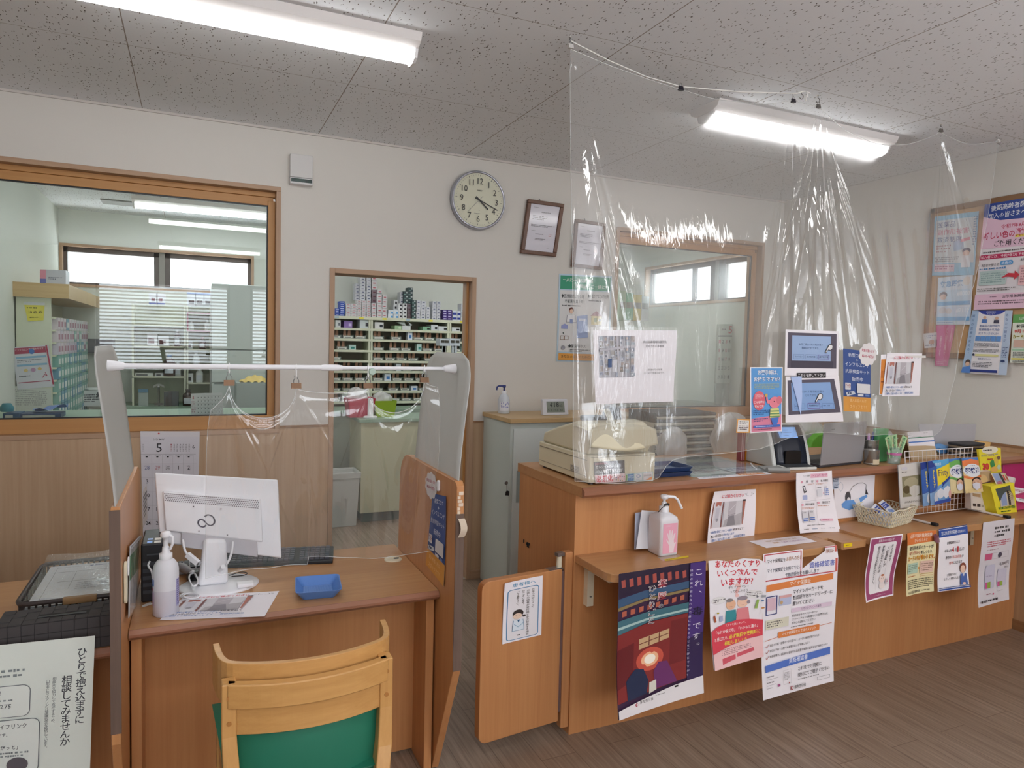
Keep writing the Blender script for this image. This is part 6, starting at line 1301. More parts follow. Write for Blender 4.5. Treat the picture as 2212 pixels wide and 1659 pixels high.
b = B(bm_); b.lathe([(.01, 0), (.016, .01), (.01, .02)], (.07, .03, .06), M((90, 50, 56), .4), 12); tag(b.done('small_bottle_cap'), 'dark red cap lying in the lattice basket', 'cap')
b = B(bm_); b.box((-.085, -.055, .004), (.09, .055, .03), M('d8dce4')); tag(b.done('sachet_stack'), 'pile of pale sachets at the bottom of the lattice basket', 'sachet', kind='stuff')
# wire rack for masks
GX0, GX1, GY = P(1961, 1121, y=2.36).x, P(2091, 1104, y=2.36).x, 2.36
gz0_, gz1_ = S2+.012, 1.112
WR = M((232, 226, 224), .4)
t = thing('wire_rack', ((GX0+GX1)/2, GY, S2), 'white wire grid rack hung with mask packs on the low shelf', 'rack')
def gp(u, v): return V((GX0-.075*v+(GX1-GX0+.055*v)*u, GY-.015*v, gz0_+(gz1_-gz0_)*v))
b = B(); n_u, n_v = 16, 11
for i in range(n_u+1): b.tube([gp(i/n_u, 0), gp(i/n_u, 1)], .0028 if i in (0, n_u) else .0014, WR, 6)
for j in range(n_v+1): b.tube([gp(0, j/n_v)+V((0, -.002, 0)), gp(1, j/n_v)+V((0, -.002, 0))], .0028 if j in (0, n_v) else .0014, WR, 6)
b.done('wire_grid', t)
for x, d in ((GX0-.03, 1), (GX1+.02, 1)):
    b = B(); b.box((x-.012, GY+.0, S2), (x+.012, GY+.016, gz1_-.12), WR); b.done('upright', t, .002)
    b = B(); b.box((x-.009, 2.175 if x > 3.5 else 2.2, S2+.001), (x+.009, GY+.02, S2+.009), WR); b.done('foot', t, .002)
    b = B(); b.prism(rrect(x-.012, 2.155 if x > 3.5 else 2.18, .024, .035, .01), 'z', S2+.0005, S2+.013, BLACK); b.done('foot_cap', t, .002)
def hookz(x, z): 
    b = B(); b.tube([V((x, GY-.005, z+.02)), V((x, GY-.012, z+.03)), V((x, GY-.03, z+.02)), V((x, GY-.06, z+.018)), V((x, GY-.065, z+.025))], .0016, STEEL, 6); b.done('hook', t)
for x in (3.30, 3.40, 3.60, 3.72): hookz(x, .965)
def pack(name, w_, h_, its, px, y, label, base, depth=.008, disp=None, cat='mask pack'):
    c = quad(px, y=y); t = thing(name, (c[2]+c[3])/2, label, cat, 'mask packs on the wire rack')
    bulge = lambda u, v: depth*math.sin(PI*min(1, max(0, u)))**.5*math.sin(PI*min(1, max(0, v)))**.5
    printed('pack_front', w_, h_, its, c, disp or bulge, parent=t, base=base, rough=.16, cut=8)
    b = B(); cen = sum(c, V())/4
    b.grid(lambda u, v: (c[0]*(1-u)+c[1]*u)*(1-v)+(c[3]*(1-u)+c[2]*u)*v+V((0, .004+depth*.6*math.sin(PI*u)*math.sin(PI*v), 0)), 8, 8, M((200, 204, 208), .25)); b.done('pack_back', t)
    return t
MK = [('e', 36, 88, 16, 20, 'd0ccc8')]
pack('mask_pack', 60, 118, [('r', 6, 32, 48, 56, '8a8468'), ('e', 28, 50, 18, 14, 'a8a084'), ('e', 16, 68, 9, 11, '5a5038'), ('p', [(22, 62), (34, 58), (50, 62), (50, 82), (34, 92), (22, 80)], 'c8c4bc'), ('ln', [(36, 60), (36, 90)], .8, 'b0aca4'), ('z', 6, 18, 26, 4, 1, '6a6864'), ('rr', 6, 6, 14, 9, 4, 'c8c4cc'), ('t', 'MASCODE', 12, 99, 42, 6, '6a6864', -.005)],
     [(1940, 1005), (1991, 998), (1993, 1092), (1945, 1098)], 2.30, 'beige mask pack leftmost on the wire rack', 'cfcac4')
for k in range(2):
    x = 1988+k*16
    pack('mask_pack', 30, 100, [('r', 0, 0, 30, 16, '2c4088'), ('p', [(0, 16), (30, 10), (30, 60), (0, 70)], '3a60a8'), ('v', 'Fitty', 9, 20, 11, 36, 'e0cc40', .02), ('p', [(0, 72), (30, 62), (30, 100), (0, 100)], '7a9cc4'), ('e', 16, 82, 7, 12, 'c8ccd4')],
         [(x, 1000-k*3), (x+22, 996-k*3), (x+28, 1090-k*2), (x+6, 1094-k*2)], 2.275-.012*k, ['first narrow dark blue mask pack seen edge-on in the middle of the rack', 'second narrow dark blue mask pack seen edge-on in the middle of the rack'][k], '48609c')
FIT = [('r', 0, 0, 70, 28, '58a4d0'), ('t', '個別包装', 6, 6, 26, 8, 'd0e4f0'), ('p', [(0, 26), (70, 12), (70, 52), (0, 76)], 'ead238'), ('t', 'Fitty', 18, 26, 42, 24, '2c3c6c', .0), ('p', [(0, 76), (70, 52), (70, 118), (0, 122)], '6f9ed0'), ('p', [(30, 64), (66, 48), (68, 56), (32, 72)], '2c4a98'), ('t', '7', 28, 62, 12, 14, '2c3c8c', .03), ('p', [(10, 84), (22, 78), (36, 84), (34, 104), (20, 108), (10, 98)], 'd6dae2'), ('p', [(36, 80), (52, 74), (66, 80), (62, 104), (46, 110), (34, 100)], 'dde0e8'), ('e', 66, 100, 8, 12, 'd8a8a0'), ('r', 0, 112, 70, 10, '3454a8')]
pack('mask_pack', 70, 122, FIT, [(2014, 996), (2050, 991), (2052, 1082), (2018, 1090)], 2.262, 'blue and yellow mask pack in the middle of the rack', '6f9ed0')
def KK(c): return [('r', 0, 0, 60, 14, '4a7cc0'), ('p', [(0, 10), (30, 4), (60, 10), (60, 26), (0, 28)], c), ('e', 30, 42, 30, 22, 'e4e8ee'), ('t', '超快適', 4, 32, 52, 20, '2c3c78', .03), ('z', 24, 24, 30, 4, 1, '8a8c9c'), ('p', [(0, 58), (30, 66), (60, 58), (60, 66), (30, 74), (0, 66)], c), ('e', 38, 74, 16, 9, '3a302e'), ('e', 36, 84, 14, 15, 'dcb094'), ('p', [(50, 74), (56, 80), (56, 100), (50, 106), (44, 108)], 'dcb094'), ('e', 52, 86, 3, 5, 'd0a084'),
        ('r', 26, 80, 4, 1.2, '3a302e'), ('r', 38, 79, 4, 1.2, '3a302e'), ('p', [(20, 86), (34, 82), (48, 88), (46, 102), (34, 108), (22, 100)], 'dadbe6'), ('z', 4, 112, 12, 3, 1, '4a483c')]
pack('mask_pack', 60, 118, KK('6fb05c'), [(2049, 992), (2078, 989), (2083, 1065), (2054, 1067)], 2.262, 'mask pack with green band and masked face, left of the orange one', 'e0d0a0')
pack('mask_pack', 60, 118, KK('e08050'), [(2077, 989), (2112, 988), (2124, 1062), (2086, 1066)], 2.245, 'mask pack with orange band and masked face, rightmost on the rack', 'e6cf98')
# boxes to the right
def boxy(name, px, y, depth, fr, w_, h_, label, base, cat='box', z=None, group=None, side=None):
    c = quad(px, y=y); 
    if z is not None:
        dz_ = z-min(c[2].z, c[3].z)
        c = [p+V((0, 0, dz_)) for p in c]
    t = thing(name, (c[2]+c[3])/2, label, cat, group); k = V((0, depth, 0))
    b = B(); b.hexa([c[3], c[2], c[2]+k, c[3]+k], [c[0], c[1], c[1]+k, c[0]+k], M(side or base, .4)); b.done('carton', t, .001)
    e = V((0, -.0012, 0)); printed('front_print', w_, h_, fr, [p+e for p in c], parent=t, base=base, rough=.35)
    return t
boxy('card_box', [(2094, 1030), (2139, 1025), (2136, 1113), (2096, 1108)], 2.30, .03, [('p', [(0, 0), (60, 0), (60, 52), (0, 52)], 'b89c78'), ('e', 30, 28, 22, 20, 'd0b080'), ('p', [(10, 40), (40, 34), (60, 30), (58, 56), (34, 60), (10, 58)], '5c4248'), ('r', 0, 60, 60, 60, 'd6ccc4'), ('p', [(6, 66), (30, 70), (30, 80), (6, 76)], 'b09070'), ('ln', [(42, 70), (42, 82), (50, 82), (50, 92)], 1.4, '3a3638'), ('r', 6, 100, 10, 9, '3a3034'), ('r', 19, 100, 10, 9, '3a3034'), ('r', 34, 102, 6, 7, 'a09890'), ('r', 44, 102, 6, 7, 'a09890')], 60, 120, 'beige support-belt box standing between wire rack and yellow display', 'd6ccc4', z=S2)
boxy('display_card', [(2113, 971), (2161, 968), (2163, 1020), (2119, 1024)], 2.33, .01, [('p', [(0, 0), (70, 0), (70, 78), (0, 78)], 'e8d838'), ('e', 35, 4, 26, 12, 'e2dcc8'), ('z', 14, 0, 40, 8, 1, '3a3434'), ('z', 6, 16, 56, 8, 2, '6a70a8'), ('t', '30', 6, 44, 22, 22, 'c83a3c', .06), ('e', 40, 48, 8, 12, '3a8a50'), ('e', 52, 40, 7, 14, 'd8c050'), ('e', 44, 66, 12, 9, 'e0b060'), ('e', 60, 60, 6, 8, 'b8c8b0'), ('z', 24, 28, 24, 10, 1, 'b05038'), ('e', 60, 30, 5, 6, '7a5a50')], 70, 78, 'yellow shop display card with large red 30', 'e8d838', cat='display')
t = boxy('shop_display', [(2139, 1054), (2190, 1046), (2196, 1109), (2154, 1114)], 2.24, .06, [('p', [(10, 8), (48, 4), (52, 44), (16, 48)], '4a5450'), ('e', 26, 40, 7, 6, 'd0d4d8'), ('e', 40, 38, 7, 6, 'd0d4d8'), ('t', '毎日飲むみんなの葉酸', 6, 52, 50, 8, '2f7a3c', .02), ('z', 12, 62, 38, 5, 1, '2a6a38')], 60, 70, 'yellow product display box with glass-like bottles on the low shelf', 'e8da38', cat='display', z=S2)
c4 = [P(2140, 1022, y=2.29), P(2172, 1022, y=2.29), P(2192, 1090, y=2.235), P(2162, 1095, y=2.235)]
printed('product_pack', 40, 100, [('r', 2, 2, 12, 96, '8a98b8'), ('t', 'NEW', 3, 26, 10, 12, 'b84048', .03), ('p', [(14, 2), (20, 2), (24, 98), (18, 98)], '3a3434'), ('t', '11', 22, 8, 14, 16, 'c8403c', .05), ('z', 20, 34, 18, 50, 9, 'a89468')], c4, curl(midv=.012, mid=.01), label='tall silver and beige supplement pack standing in the yellow display', cat='packet', base='ccc0a4', rough=.25, cut=6)
b = B(); q0 = P(2187, 1100, y=2.26); b.box((q0.x, 2.26, S2), (4.39, 2.40, S2+.085), M((190, 60, 116), .4)); tag(b.done('pink_box', bevel=.004), 'open magenta box on the low shelf at the right edge', 'box')
b = B(); q0 = P(2166, 1010, y=2.38); b.box((q0.x, 2.375, S2+.05), (4.39, 2.41, CZ-.02), M((176, 44, 106), .45)); tag(b.done('pink_folder', bevel=.01), 'magenta folder leaning against the counter front at the right edge', 'folder')
c4 = [P(2188, 1052, y=2.32), P(2230, 1058, y=2.32), P(2232, 1090, y=2.24), P(2196, 1082, y=2.24)]
printed('leaflet', 50, 40, [('z', 4, 4, 40, 8, 2, 'b07080'), ('r', 16, 16, 30, 1.6, '3a3638'), ('r', 18, 22, 28, 1.6, '3a3638'), ('z', 10, 28, 36, 8, 2, '8a8688')], c4, label='white leaflets lying in the magenta box', cat='leaflet')
b = B(); a = P(2170, 1040, y=2.34); b.grid(lambda u, v: a+V((.10*u-.03*v, -.02*math.sin(PI*u), .03*(1-u*u)-.085*v)), 10, 8, M((214, 208, 204), .5)); tag(b.done('white_pouch'), 'curved white paper pouch behind the yellow display', 'pouch')

# ================================================================== THE HANGING VINYL OVER THE COUNTER
def pol(pts, u):
    n = len(pts)-1
    for (ua, pa), (ub, pb) in zip(pts, pts[1:]):
        if u <= ub+1e-9: k = (u-ua)/(ub-ua); return pa.lerp(pb, min(1, max(0, k)))
    return pts[-1][1]
YT, YBm = 2.50, 2.362
TOPK = [(0, 1233, 106), (.08, 1320, 143), (.17, 1420, 178), (.28, 1540, 214), (.40, 1650, 226), (.47, 1712, 217), (.53, 1767, 229), (.60, 1825, 282), (.68, 1895, 313), (.76, 1960, 313), (.82, 2000, 300), (.86, 2031, 286), (.93, 2090, 314), (1, 2158, 305)]
BOTK = [(0, 1240, 1040), (.12, 1330, 1046), (.24, 1425, 1036), (.29, 1450, 990), (.36, 1560, 980), (.43, 1650, 972), (.50, 1720, 948), (.58, 1790, 935), (.66, 1870, 942), (.76, 1940, 938), (.86, 1990, 944), (.94, 2030, 946), (1, 2044, 930)]
TOPP = [(u, P(a, c, y=YT)) for u, a, c in TOPK]; BOTP = [(u, P(a, c, y=YBm)) for u, a, c in BOTK]
HK = [TOPP[0][1], TOPP[5][1], TOPP[6][1], TOPP[11][1], TOPP[13][1]]
def smooth(pts, u): return (pol(pts, max(0, u-.02))+pol(pts, u)*2+pol(pts, min(1, u+.02)))/4
def sheet1(u, v):
    a = pol(TOPP, u) if min(abs(u-k) for k in (0, .47, .53, .86, 1)) < .012 else smooth(TOPP, u); c = smooth(BOTP, u); p = a.lerp(c, v)
    p.y = YT+(YBm-YT)*v
    d = .007*math.sin(44*math.sqrt(v+.0005)+p.x*3)*math.exp(-v/.07)*math.sin(PI*min(1, v*12+.05))
    for i, h in enumerate(HK):
        dx = p.x-h.x; dz = max(.02, h.z-p.z); an = math.atan2(dx, dz); g = math.exp(-(an/.22)**2)
        fr = (30, 36, 44, 34, 26)[i]
        d += creases(dx, dz, CREASE[i])
        d += min(1, dz/.5)*g*(.0065*math.sin(an*fr+i)+.003*math.sin(an*fr*2.3+2*i)+.022)
    d += .005*math.sin(p.x*13+1.1*p.z)*math.sin(PI*v)**.5
    w_ = math.exp(-((p.x-2.95)/.55)**2)
    d += .006*w_*math.sin(p.x*58+1.5*math.sin(p.z*3.1)+p.z*2)*min(1, v*2)
    d += .004*math.exp(-((v-.93)/.07)**2)*math.sin(p.x*33+3*math.sin(p.x*5))
    e = min(1, v*25)
    p.y += d*e*(1-.7*math.exp(-((v-1)/.05)**2) if u < .25 else 1)-.02*math.sin(PI*v)
    return p
t = thing('vinyl_sheet', (2.7, 2.42, 1.05), 'huge wrinkled clear vinyl sheet hanging from the ceiling over the reception counter', 'vinyl sheet')
b = B(); b.grid(sheet1, 620, 150, FILM); b.done('film', t)
b = B(); b.tube([sheet1(k/300, 0) for k in range(301)], .0013, HEM_GLINT, 5); b.tube([sheet1(k/300, 1) for k in range(301)], .0010, HEM_GLINT, 5); b.tube([sheet1(1, k/80) for k in range(81)], .0009, HEM_GLINT, 5); b.tube([sheet1(0, k/80) for k in range(81)], .0009, HEM_GLINT, 5); b.done('hem_glint', t)  # pale edge tubes stand for light caught along the film edges
b = B(); q0, q1, q2 = HK[0]+V((0, -.002, .03)), P(1471, 187, y=YT), P(1722, 202, y=YT)
b.tube([q0, q0.lerp(q1, .33)+V((0, 0, -.015)), q0.lerp(q1, .66)+V((0, 0, -.018)), q1, q1.lerp(q2, .5)+V((0, 0, -.008)), q2], .0028, M((226, 224, 220), .6), 6)
for k in range(4): b.tube([q2, q2+V((.03+.01*k, -.01, .012+.006*k)), q2+V((.085-.01*k, -.012+.004*k, .028-.018*k))], .0028, M((232, 230, 226), .6), 5)
tag(b.done('string'), 'white string tied between the ceiling hooks along the top of the big vinyl', 'string')
hooks = [((1231, 82), 'ceiling hook at the far left corner of the big vinyl sheet'), ((1732, 188), 'ceiling hook where the white string is knotted'), ((1767, 210), 'ceiling hook just right of the knotted string'), ((2033, 264), 'ceiling hook near the bulletin board wall, second from right'), ((2159, 290), 'rightmost ceiling hook of the vinyl sheet')]
for (px, py), lb in hooks:
    p = P(px, py, y=YT); b = B(); zc = ZC
    r_ = .012; pts = [V((p.x, YT, zc)), V((p.x, YT, zc-.012))]+[V((p.x+r_*math.sin(k*PI/6)*1.0, YT, zc-.012-r_+r_*math.cos(k*PI/6))) for k in range(1, 9)]
    b.tube(pts, .0018, M((96, 92, 90), .4, .6), 6); b.lathe([(.006, 0), (.006, .002)], (p.x, YT, zc-.002), M((200, 196, 190), .5), 10)
    tag(b.done('ceiling_hook'), lb, 'hook', 'hooks holding the vinyl on the ceiling')
for k, ((px, py), lb, wht) in enumerate([((1233, 98), 'pale clip at the far left hook of the big vinyl', 1), ((1471, 189), 'small black clip halfway along the white string', 0), ((1714, 216), 'small black clip beside the knotted string', 0), ((1768, 228), 'grey clip below the hook right of the knotted string', 2), ((2033, 280), 'grey clip at the second hook from right', 2), ((2157, 303), 'pale clip with tape at the rightmost hook', 1)]):
    p = P(px, py, y=YT-.002); t = thing('binder_clip', p, lb, 'clip', 'clips on the big vinyl sheet'); mt_ = M(((34, 32, 44), (206, 202, 198), (96, 92, 88))[wht], .35)
    b = B(); b.prism([(p.y-.007, p.z-.012), (p.y+.007, p.z-.012), (p.y+.002, p.z+.006), (p.y-.002, p.z+.006)], 'x', p.x-.011, p.x+.011, mt_); b.done('clip_body', t)
    b = B(); b.tube([(p.x-.006, p.y, p.z+.005), (p.x-.004, p.y+.003, p.z+.02), (p.x+.004, p.y+.003, p.z+.02), (p.x+.006, p.y, p.z+.005)], .0011, STEEL, 5); b.done('wire_handle', t)
# notices attached to the vinyl
YN = 2.345
def sleeve_notice(name, w_, h_, its, px, label, **k):
    return poster(name, w_, h_, its, px, label, YN, cat='notice', **k)
mp_ = [('r', 10, 12, 78, 88, 'a6a4ae')]; rnd = random.Random(11)     # aerial view: roofs of many sizes along slanting streets
for i in range(7):
    y_ = 13
    while y_ < 92:
        h_ = rnd.uniform(5, 15); w_ = rnd.uniform(6, 9.6); x_ = 11+i*11+rnd.uniform(0, 2); h_ = min(h_, 99-y_); sk = rnd.uniform(-.8, 1.2)
        c_m = rnd.choice(['84848f', '9a8f8c', 'b6b4bc', '737a8c', 'a39c9a', 'c2c0c6', '8a90a6', '7c746e', '98a2ae'])
        mp_.append(('p', [(x_, y_), (x_+w_, y_-sk*.4), (x_+w_, y_+h_-1-sk*.4), (x_, y_+h_-1)], c_m))
        if rnd.random() < .5: mp_.append(('p', [(x_+w_*.15, y_+h_*.2), (x_+w_*.6, y_+h_*.15), (x_+w_*.6, y_+h_*.6), (x_+w_*.15, y_+h_*.65)], rnd.choice(['d2d2d8', '5e6476', 'b09a90'])))
        y_ += h_+rnd.uniform(.3, 2.5)
mp_ += [('p', [(10, 40), (88, 30), (88, 35), (10, 45)], 'b9b7be'), ('p', [(46, 12), (50, 12), (54, 100), (50, 100)], 'b9b7be'), ('r', 28, 60, 8, 18, '4a6088'), ('r', 38, 62, 10, 26, 'cfcfd6')]
sleeve_notice('parking_notice', 180, 155, mp_+[('t', '横田耳鼻咽喉科医院を', 104, 22, 52, 5.6, '5a585e', 0), ('t', '受診される患者様', 110, 31, 40, 5.6, '5a585e', 0), ('t', '病院南お隣の駐車場', 116, 82, 32, 4.4, '6a686e', 0), ('t', '19～24まで駐車可能です。', 108, 89, 46, 4.4, '6a686e', 0)],
    [(1280.7, 713), (1462.5, 713.8), (1454.6, 867.5), (1286.7, 873)], 'white parking notice with an aerial map photo on the vinyl above the register', disp=curl(mid=-.006, wave=.002))
pts = quad([(1275, 706), (1466, 707), (1463, 874), (1280, 880)], y=YN-.004); b = B(); b.add(pts, [(0, 1, 2, 3)], CLEARBAG); tag(b.done('plastic_sleeve'), 'clear sleeve around the parking notice on the vinyl', 'sleeve')
EL = [('r', 3, 3, 94, 186, '62a0dc'), ('p', [(3, 150), (97, 140), (97, 189), (3, 189)], 'e08aa4'), ('t', 'お薬手帳は、', 22, 8, 62, 15, '2c4a88', .05), ('t', 'お持ちですか?', 10, 28, 80, 15, '2c4a88', .05), ('t', 'お薬手帳は、', 22, 8, 62, 15, 'e6ecf4', .02), ('t', 'お持ちですか?', 10, 28, 80, 15, 'e6ecf4', .02), ('z', 12, 48, 76, 16, 5, 'b8c080'),
      ('e', 26, 98, 19, 28, 'dc6878'), ('z', 14, 78, 24, 14, 4, 'f0c8cc'), ('t', 'こんな時に', 10, 98, 32, 8, 'f4e4e6', .02), ('t', '安心です!', 12, 110, 28, 8, 'f4e4e6', .02),
      ('e', 74, 104, 17, 17, 'e88898'), ('e', 88, 98, 9, 12, 'd87888'), ('p', [(60, 104), (52, 108), (47, 96), (46, 84), (50, 84), (53, 98), (60, 96)], 'e88898'), ('rr', 43, 78, 8, 9, 1, 'd0b060'), ('p', [(60, 122), (86, 120), (90, 148), (58, 150)], 'e0dc90'), ('r', 60, 128, 27, 3.5, '6a9a68'), ('r', 59, 136, 29, 3.5, '6a9a68'), ('r', 58, 144, 31, 3.5, '6a9a68'), ('p', [(62, 150), (86, 149), (84, 160), (80, 170), (68, 170), (64, 160)], '4a78c8'), ('e', 71, 101, 1.2, 1.6, '3a2830'),
      ('z', 6, 124, 46, 16, 3, '3a6098'), ('z', 8, 148, 44, 12, 2, '2f5088'), ('rr', 8, 170, 82, 7, 3, '4a70c0'), ('z', 14, 171.5, 70, 4, 1, 'd8e0f0'), ('z', 6, 180, 84, 4, 1, '6a4a58')]
sleeve_notice('notebook_notice', 100, 192, EL, [(1620.4, 793), (1691, 793), (1689, 931.7), (1621, 935.7)], 'blue and pink notice with a pink elephant in striped shirt on the vinyl', rough=.3)
sleeve_notice('small_notice', 40, 40, [('r', 3, 3, 34, 34, 'e4e0dc'), ('z', 8, 6, 24, 8, 2, '3a3838'), ('z', 6, 18, 28, 14, 3, '4a2830')], [(1592.7, 904.6), (1620, 906), (1619, 934.8), (1590, 934.8)], 'small orange-bordered notice left of the elephant notice', base='e0a050')
HAND = lambda x, y, s=1: [('p', [(x, y+16*s), (x+5*s, y+6*s), (x+8*s, y), (x+14*s, y-2*s), (x+18*s, y+2*s), (x+17*s, y+9*s), (x+12*s, y+13*s), (x+7*s, y+12*s), (x+2*s, y+19*s)], '3a3838'), ('p', [(x+1.2*s, y+16*s), (x+6*s, y+7*s), (x+9*s, y+1.4*s), (x+13.6*s, y-.4*s), (x+16.4*s, y+2.6*s), (x+15.6*s, y+8.4*s), (x+11.6*s, y+11.4*s), (x+7*s, y+10.4*s), (x+2*s, y+17*s)], 'e4e2e4')]
sleeve_notice('screen_notice', 116, 98, [('r', 5, 6, 106, 76, '5c5664'), ('p', [(14, 12), (98, 12), (98, 66), (14, 66)], '9cb4d8'), ('r', 12, 66, 92, 15, '4a4654'), ('t', '本日ご提出される処方箋の', 28, 28, 52, 5, '54688c', 0), ('t', '種類はどれですか。', 34, 36, 38, 5, '54688c', 0), ('fr', 17, 52, 22, 10, .6, '7a90b8'), ('fr', 42, 52, 24, 10, .6, '7a90b8'), ('fr', 69, 52, 25, 10, 1, '7a5aa0'), ('t', 'わからない', 20, 55, 15, 4, '54688c', 0), ('t', '紙の処方箋', 45, 55, 18, 4, '54688c', 0), ('t', '電子処方箋', 72, 55, 19, 4, '3a3c58', 0)]+HAND(84, 30),
    [(1697, 711.5), (1812, 715.8), (1811, 812), (1695, 811)], 'upper white notice with a photo of a touch screen and pointing hand')
sleeve_notice('screen_notice', 122, 98, [('p', [(4, 8), (110, 6), (118, 78), (6, 82)], '5c5664'), ('p', [(12, 14), (100, 13), (106, 70), (14, 74)], '8aaad8'), ('t', '提出される電子処方箋は', 26, 30, 58, 5, '4a5e88', 0), ('t', 'どれですか。', 42, 38, 26, 5, '4a5e88', 0), ('fr', 18, 58, 22, 10, .6, '6a84b4'), ('fr', 46, 57, 27, 12, 1, '7a5aa0'), ('fr', 77, 58, 26, 10, .6, '6a84b4'), ('z', 20, 61, 18, 4, 1, '4a5e88'), ('t', '有効期間内全て', 49, 60.5, 21, 4, '3a3c58', 0), ('z', 80, 61, 20, 4, 1, '4a5e88')]+HAND(62, 38)+[('p', [(10, 0), (34, 0), (34, 40), (30, 84)], 'b4c8f0')],
    [(1697, 813.5), (1812, 812), (1822, 910.5), (1696.7, 912.6)], 'lower white notice with a photo of a touch screen and pointing hand')
printed('label_strip', 64, 11, [('t', 'こちらを押して下さい', 3, 2, 58, 7, 'dcdadc', .02)], quad([(1721, 805.5), (1784, 804.5), (1784, 816), (1721, 816.5)], y=YN-.002), base='2c2a2c', label='black label strip between the two touch screen notices', cat='label')
sleeve_notice('test_kit_notice', 60, 126, KIT, [(1821, 752.7), (1880.5, 760), (1881, 890), (1822, 888)], 'blue and orange test kit notice on the vinyl, right of the touch screen notices')
printed('price_cloud', 100, 100, cl_items(), quad([(1858, 735), (1898, 742), (1893, 795), (1850, 790)], y=YN-.003), outline=scallop(), base='e2dede', label='white cloud-shaped price tag on the vinyl above the test kit notice', cat='tag')
printed('orange_notice', 40, 100, [('r', 2, 12, 36, 86, 'd8883c'), ('r', 4, 40, 32, 18, 'c07030'), ('r', 4, 66, 30, 3, '8a4a28')], quad([(1903, 766), (1925, 765), (1922, 853), (1899, 853)], y=YN+.004), label='orange notice half hidden behind the white eco bag notice on the vinyl', cat='notice')
sleeve_notice('eco_bag_notice', 140, 120, crop, [(1916, 762.5), (1992, 763.5), (1985.8, 854.7), (1905.5, 855.8)], 'white eco bag notice on the vinyl, rightmost of the hung notices')
printed('tape_band', 100, 4, [], quad([(1955, 768), (2000, 768), (2000, 773), (1955, 772)], y=YN-.001), base=M((226, 222, 218), .3), label='strip of clear tape holding the eco bag notice on the vinyl', cat='tape')

# ================================================================== BULLETIN BOARD ON THE RIGHT WALL
XB = XR-.022
t = thing('bulletin_board', (XR-.01, 2.55, 1.55), 'cork bulletin board in wooden frame on the right wall', 'bulletin board')
p0, p1 = P(2010.6, 451, x=XB), P(1991.8, 763, x=XB); yb1 = p0.y; zb1, zb0 = p0.z, 1.585; yb0 = 1.75
b = B(); cork = M((196, 158, 116), .85); b.box((XR-.014, yb0, zb0), (XR-.002, yb1, zb1), cork); b.done('cork_panel', t)
b = B()
for q in ((yb0, yb1, zb1-.035, zb1), (yb0, yb1, zb0, zb0+.035), (yb1-.03, yb1, zb0, zb1), (yb0, yb0+.03, zb0, zb1)): b.box((XB, q[0], q[2]), (XR-.002, q[1], q[3]), W_BOARD)
b.done('board_frame', t, .002)
b = B(); p = P(2088, 433, x=XR-.01); b.lathe([(.018, 0), (.02, .008)], (0, 0, 0), CREAM, 16) if 0 else b.tube([(XR-.014, p.y, p.z), (XR, p.y, p.z)], .018, M((210, 200, 186), .5), 16); b.done('mount', t)
def rp(name, w_, h_, its, px, label, **k): return printed(name, w_, h_, its, quad(px, x=XR-.0245), k.pop('disp', None), label=label, toward=(-1, 0, 0), **k)
rp('board_poster', 96, 128, [('r', 4, 10, 88, 92, 'd8dce0'), ('t', '医薬品', 8, 14, 40, 12, '5a5c98', 0), ('t', '副作用被害', 8, 30, 70, 12, 'd06a88', 0), ('t', '救済制度', 8, 46, 56, 12, '5a6a9c', 0), ('z', 8, 62, 30, 18, 3, 'b88a90'), ('p', [(46, 58), (68, 54), (70, 74), (48, 78)], 'b4c4e0'), ('p', [(62, 54), (82, 50), (82, 56), (62, 60)], 'dc8a9c'), ('e', 76, 78, 9, 6, '54506c'), ('e', 76, 83, 7, 6, 'e0b8a8'), ('p', [(66, 88), (86, 88), (86, 112), (66, 112)], 'e0dee4'), ('z', 6, 88, 54, 12, 3, '8a8c98'), ('r', 6, 104, 46, 16, 'e4cad4'), ('z', 8, 107, 40, 9, 2, 'b07090'), ('z', 88, 8, 5, 60, 12, '7a98b8')],
   [(2019.3, 468), (2114.8, 455.8), (2104.7, 594), (2013, 595.5)], 'light blue side-effect relief poster at the upper left of the bulletin board', base='98c4e0')
rp('board_poster', 76, 100, [('t', '救急医療', 6, 8, 50, 14, '7aa4d4', .03), ('e', 64, 12, 8, 9, 'e0d8d4'), ('r', 2, 28, 72, 24, 'c4d8ec'), ('r', 2, 52, 72, 8, '7aaedc'), ('e', 14, 38, 9, 7, '7a6a74'), ('e', 14, 42, 7, 6, 'e0c0b4'), ('t', '#8000', 44, 32, 28, 10, 'e8eef6', .03), ('r', 2, 64, 72, 20, 'c8d8ec'), ('e', 14, 70, 8, 7, 'c8c4cc'), ('e', 28, 72, 7, 6, 'd0c8c8'), ('t', '#7119', 44, 66, 28, 10, 'e8eef6', .03), ('r', 2, 84, 72, 8, '7aaedc'), ('z', 4, 94, 60, 4, 1, '7a98c0')],
   [(2026.5, 600), (2101.8, 592.6), (2096, 701), (2022, 701)], 'pale blue emergency phone poster below the side-effect poster on the board', base='d4dfec')
rp('board_poster', 44, 90, [('v', '正しいはかりを使用して', 24, 6, 6.5, 60, 'ecd0e0', 0), ('v', '計量を行っています。', 10, 24, 6.5, 48, 'ecd0e0', 0), ('v', 'はかりの定期検査', 36, 6, 4, 30, 'ecd0e0', 0), ('z', 4, 76, 34, 10, 3, 'e0a8c8')],
   [(2022.2, 702.6), (2064, 701.7), (2046.8, 790.8), (2019.9, 790)], 'magenta leaflet hanging below the bulletin board', base='c8488e')
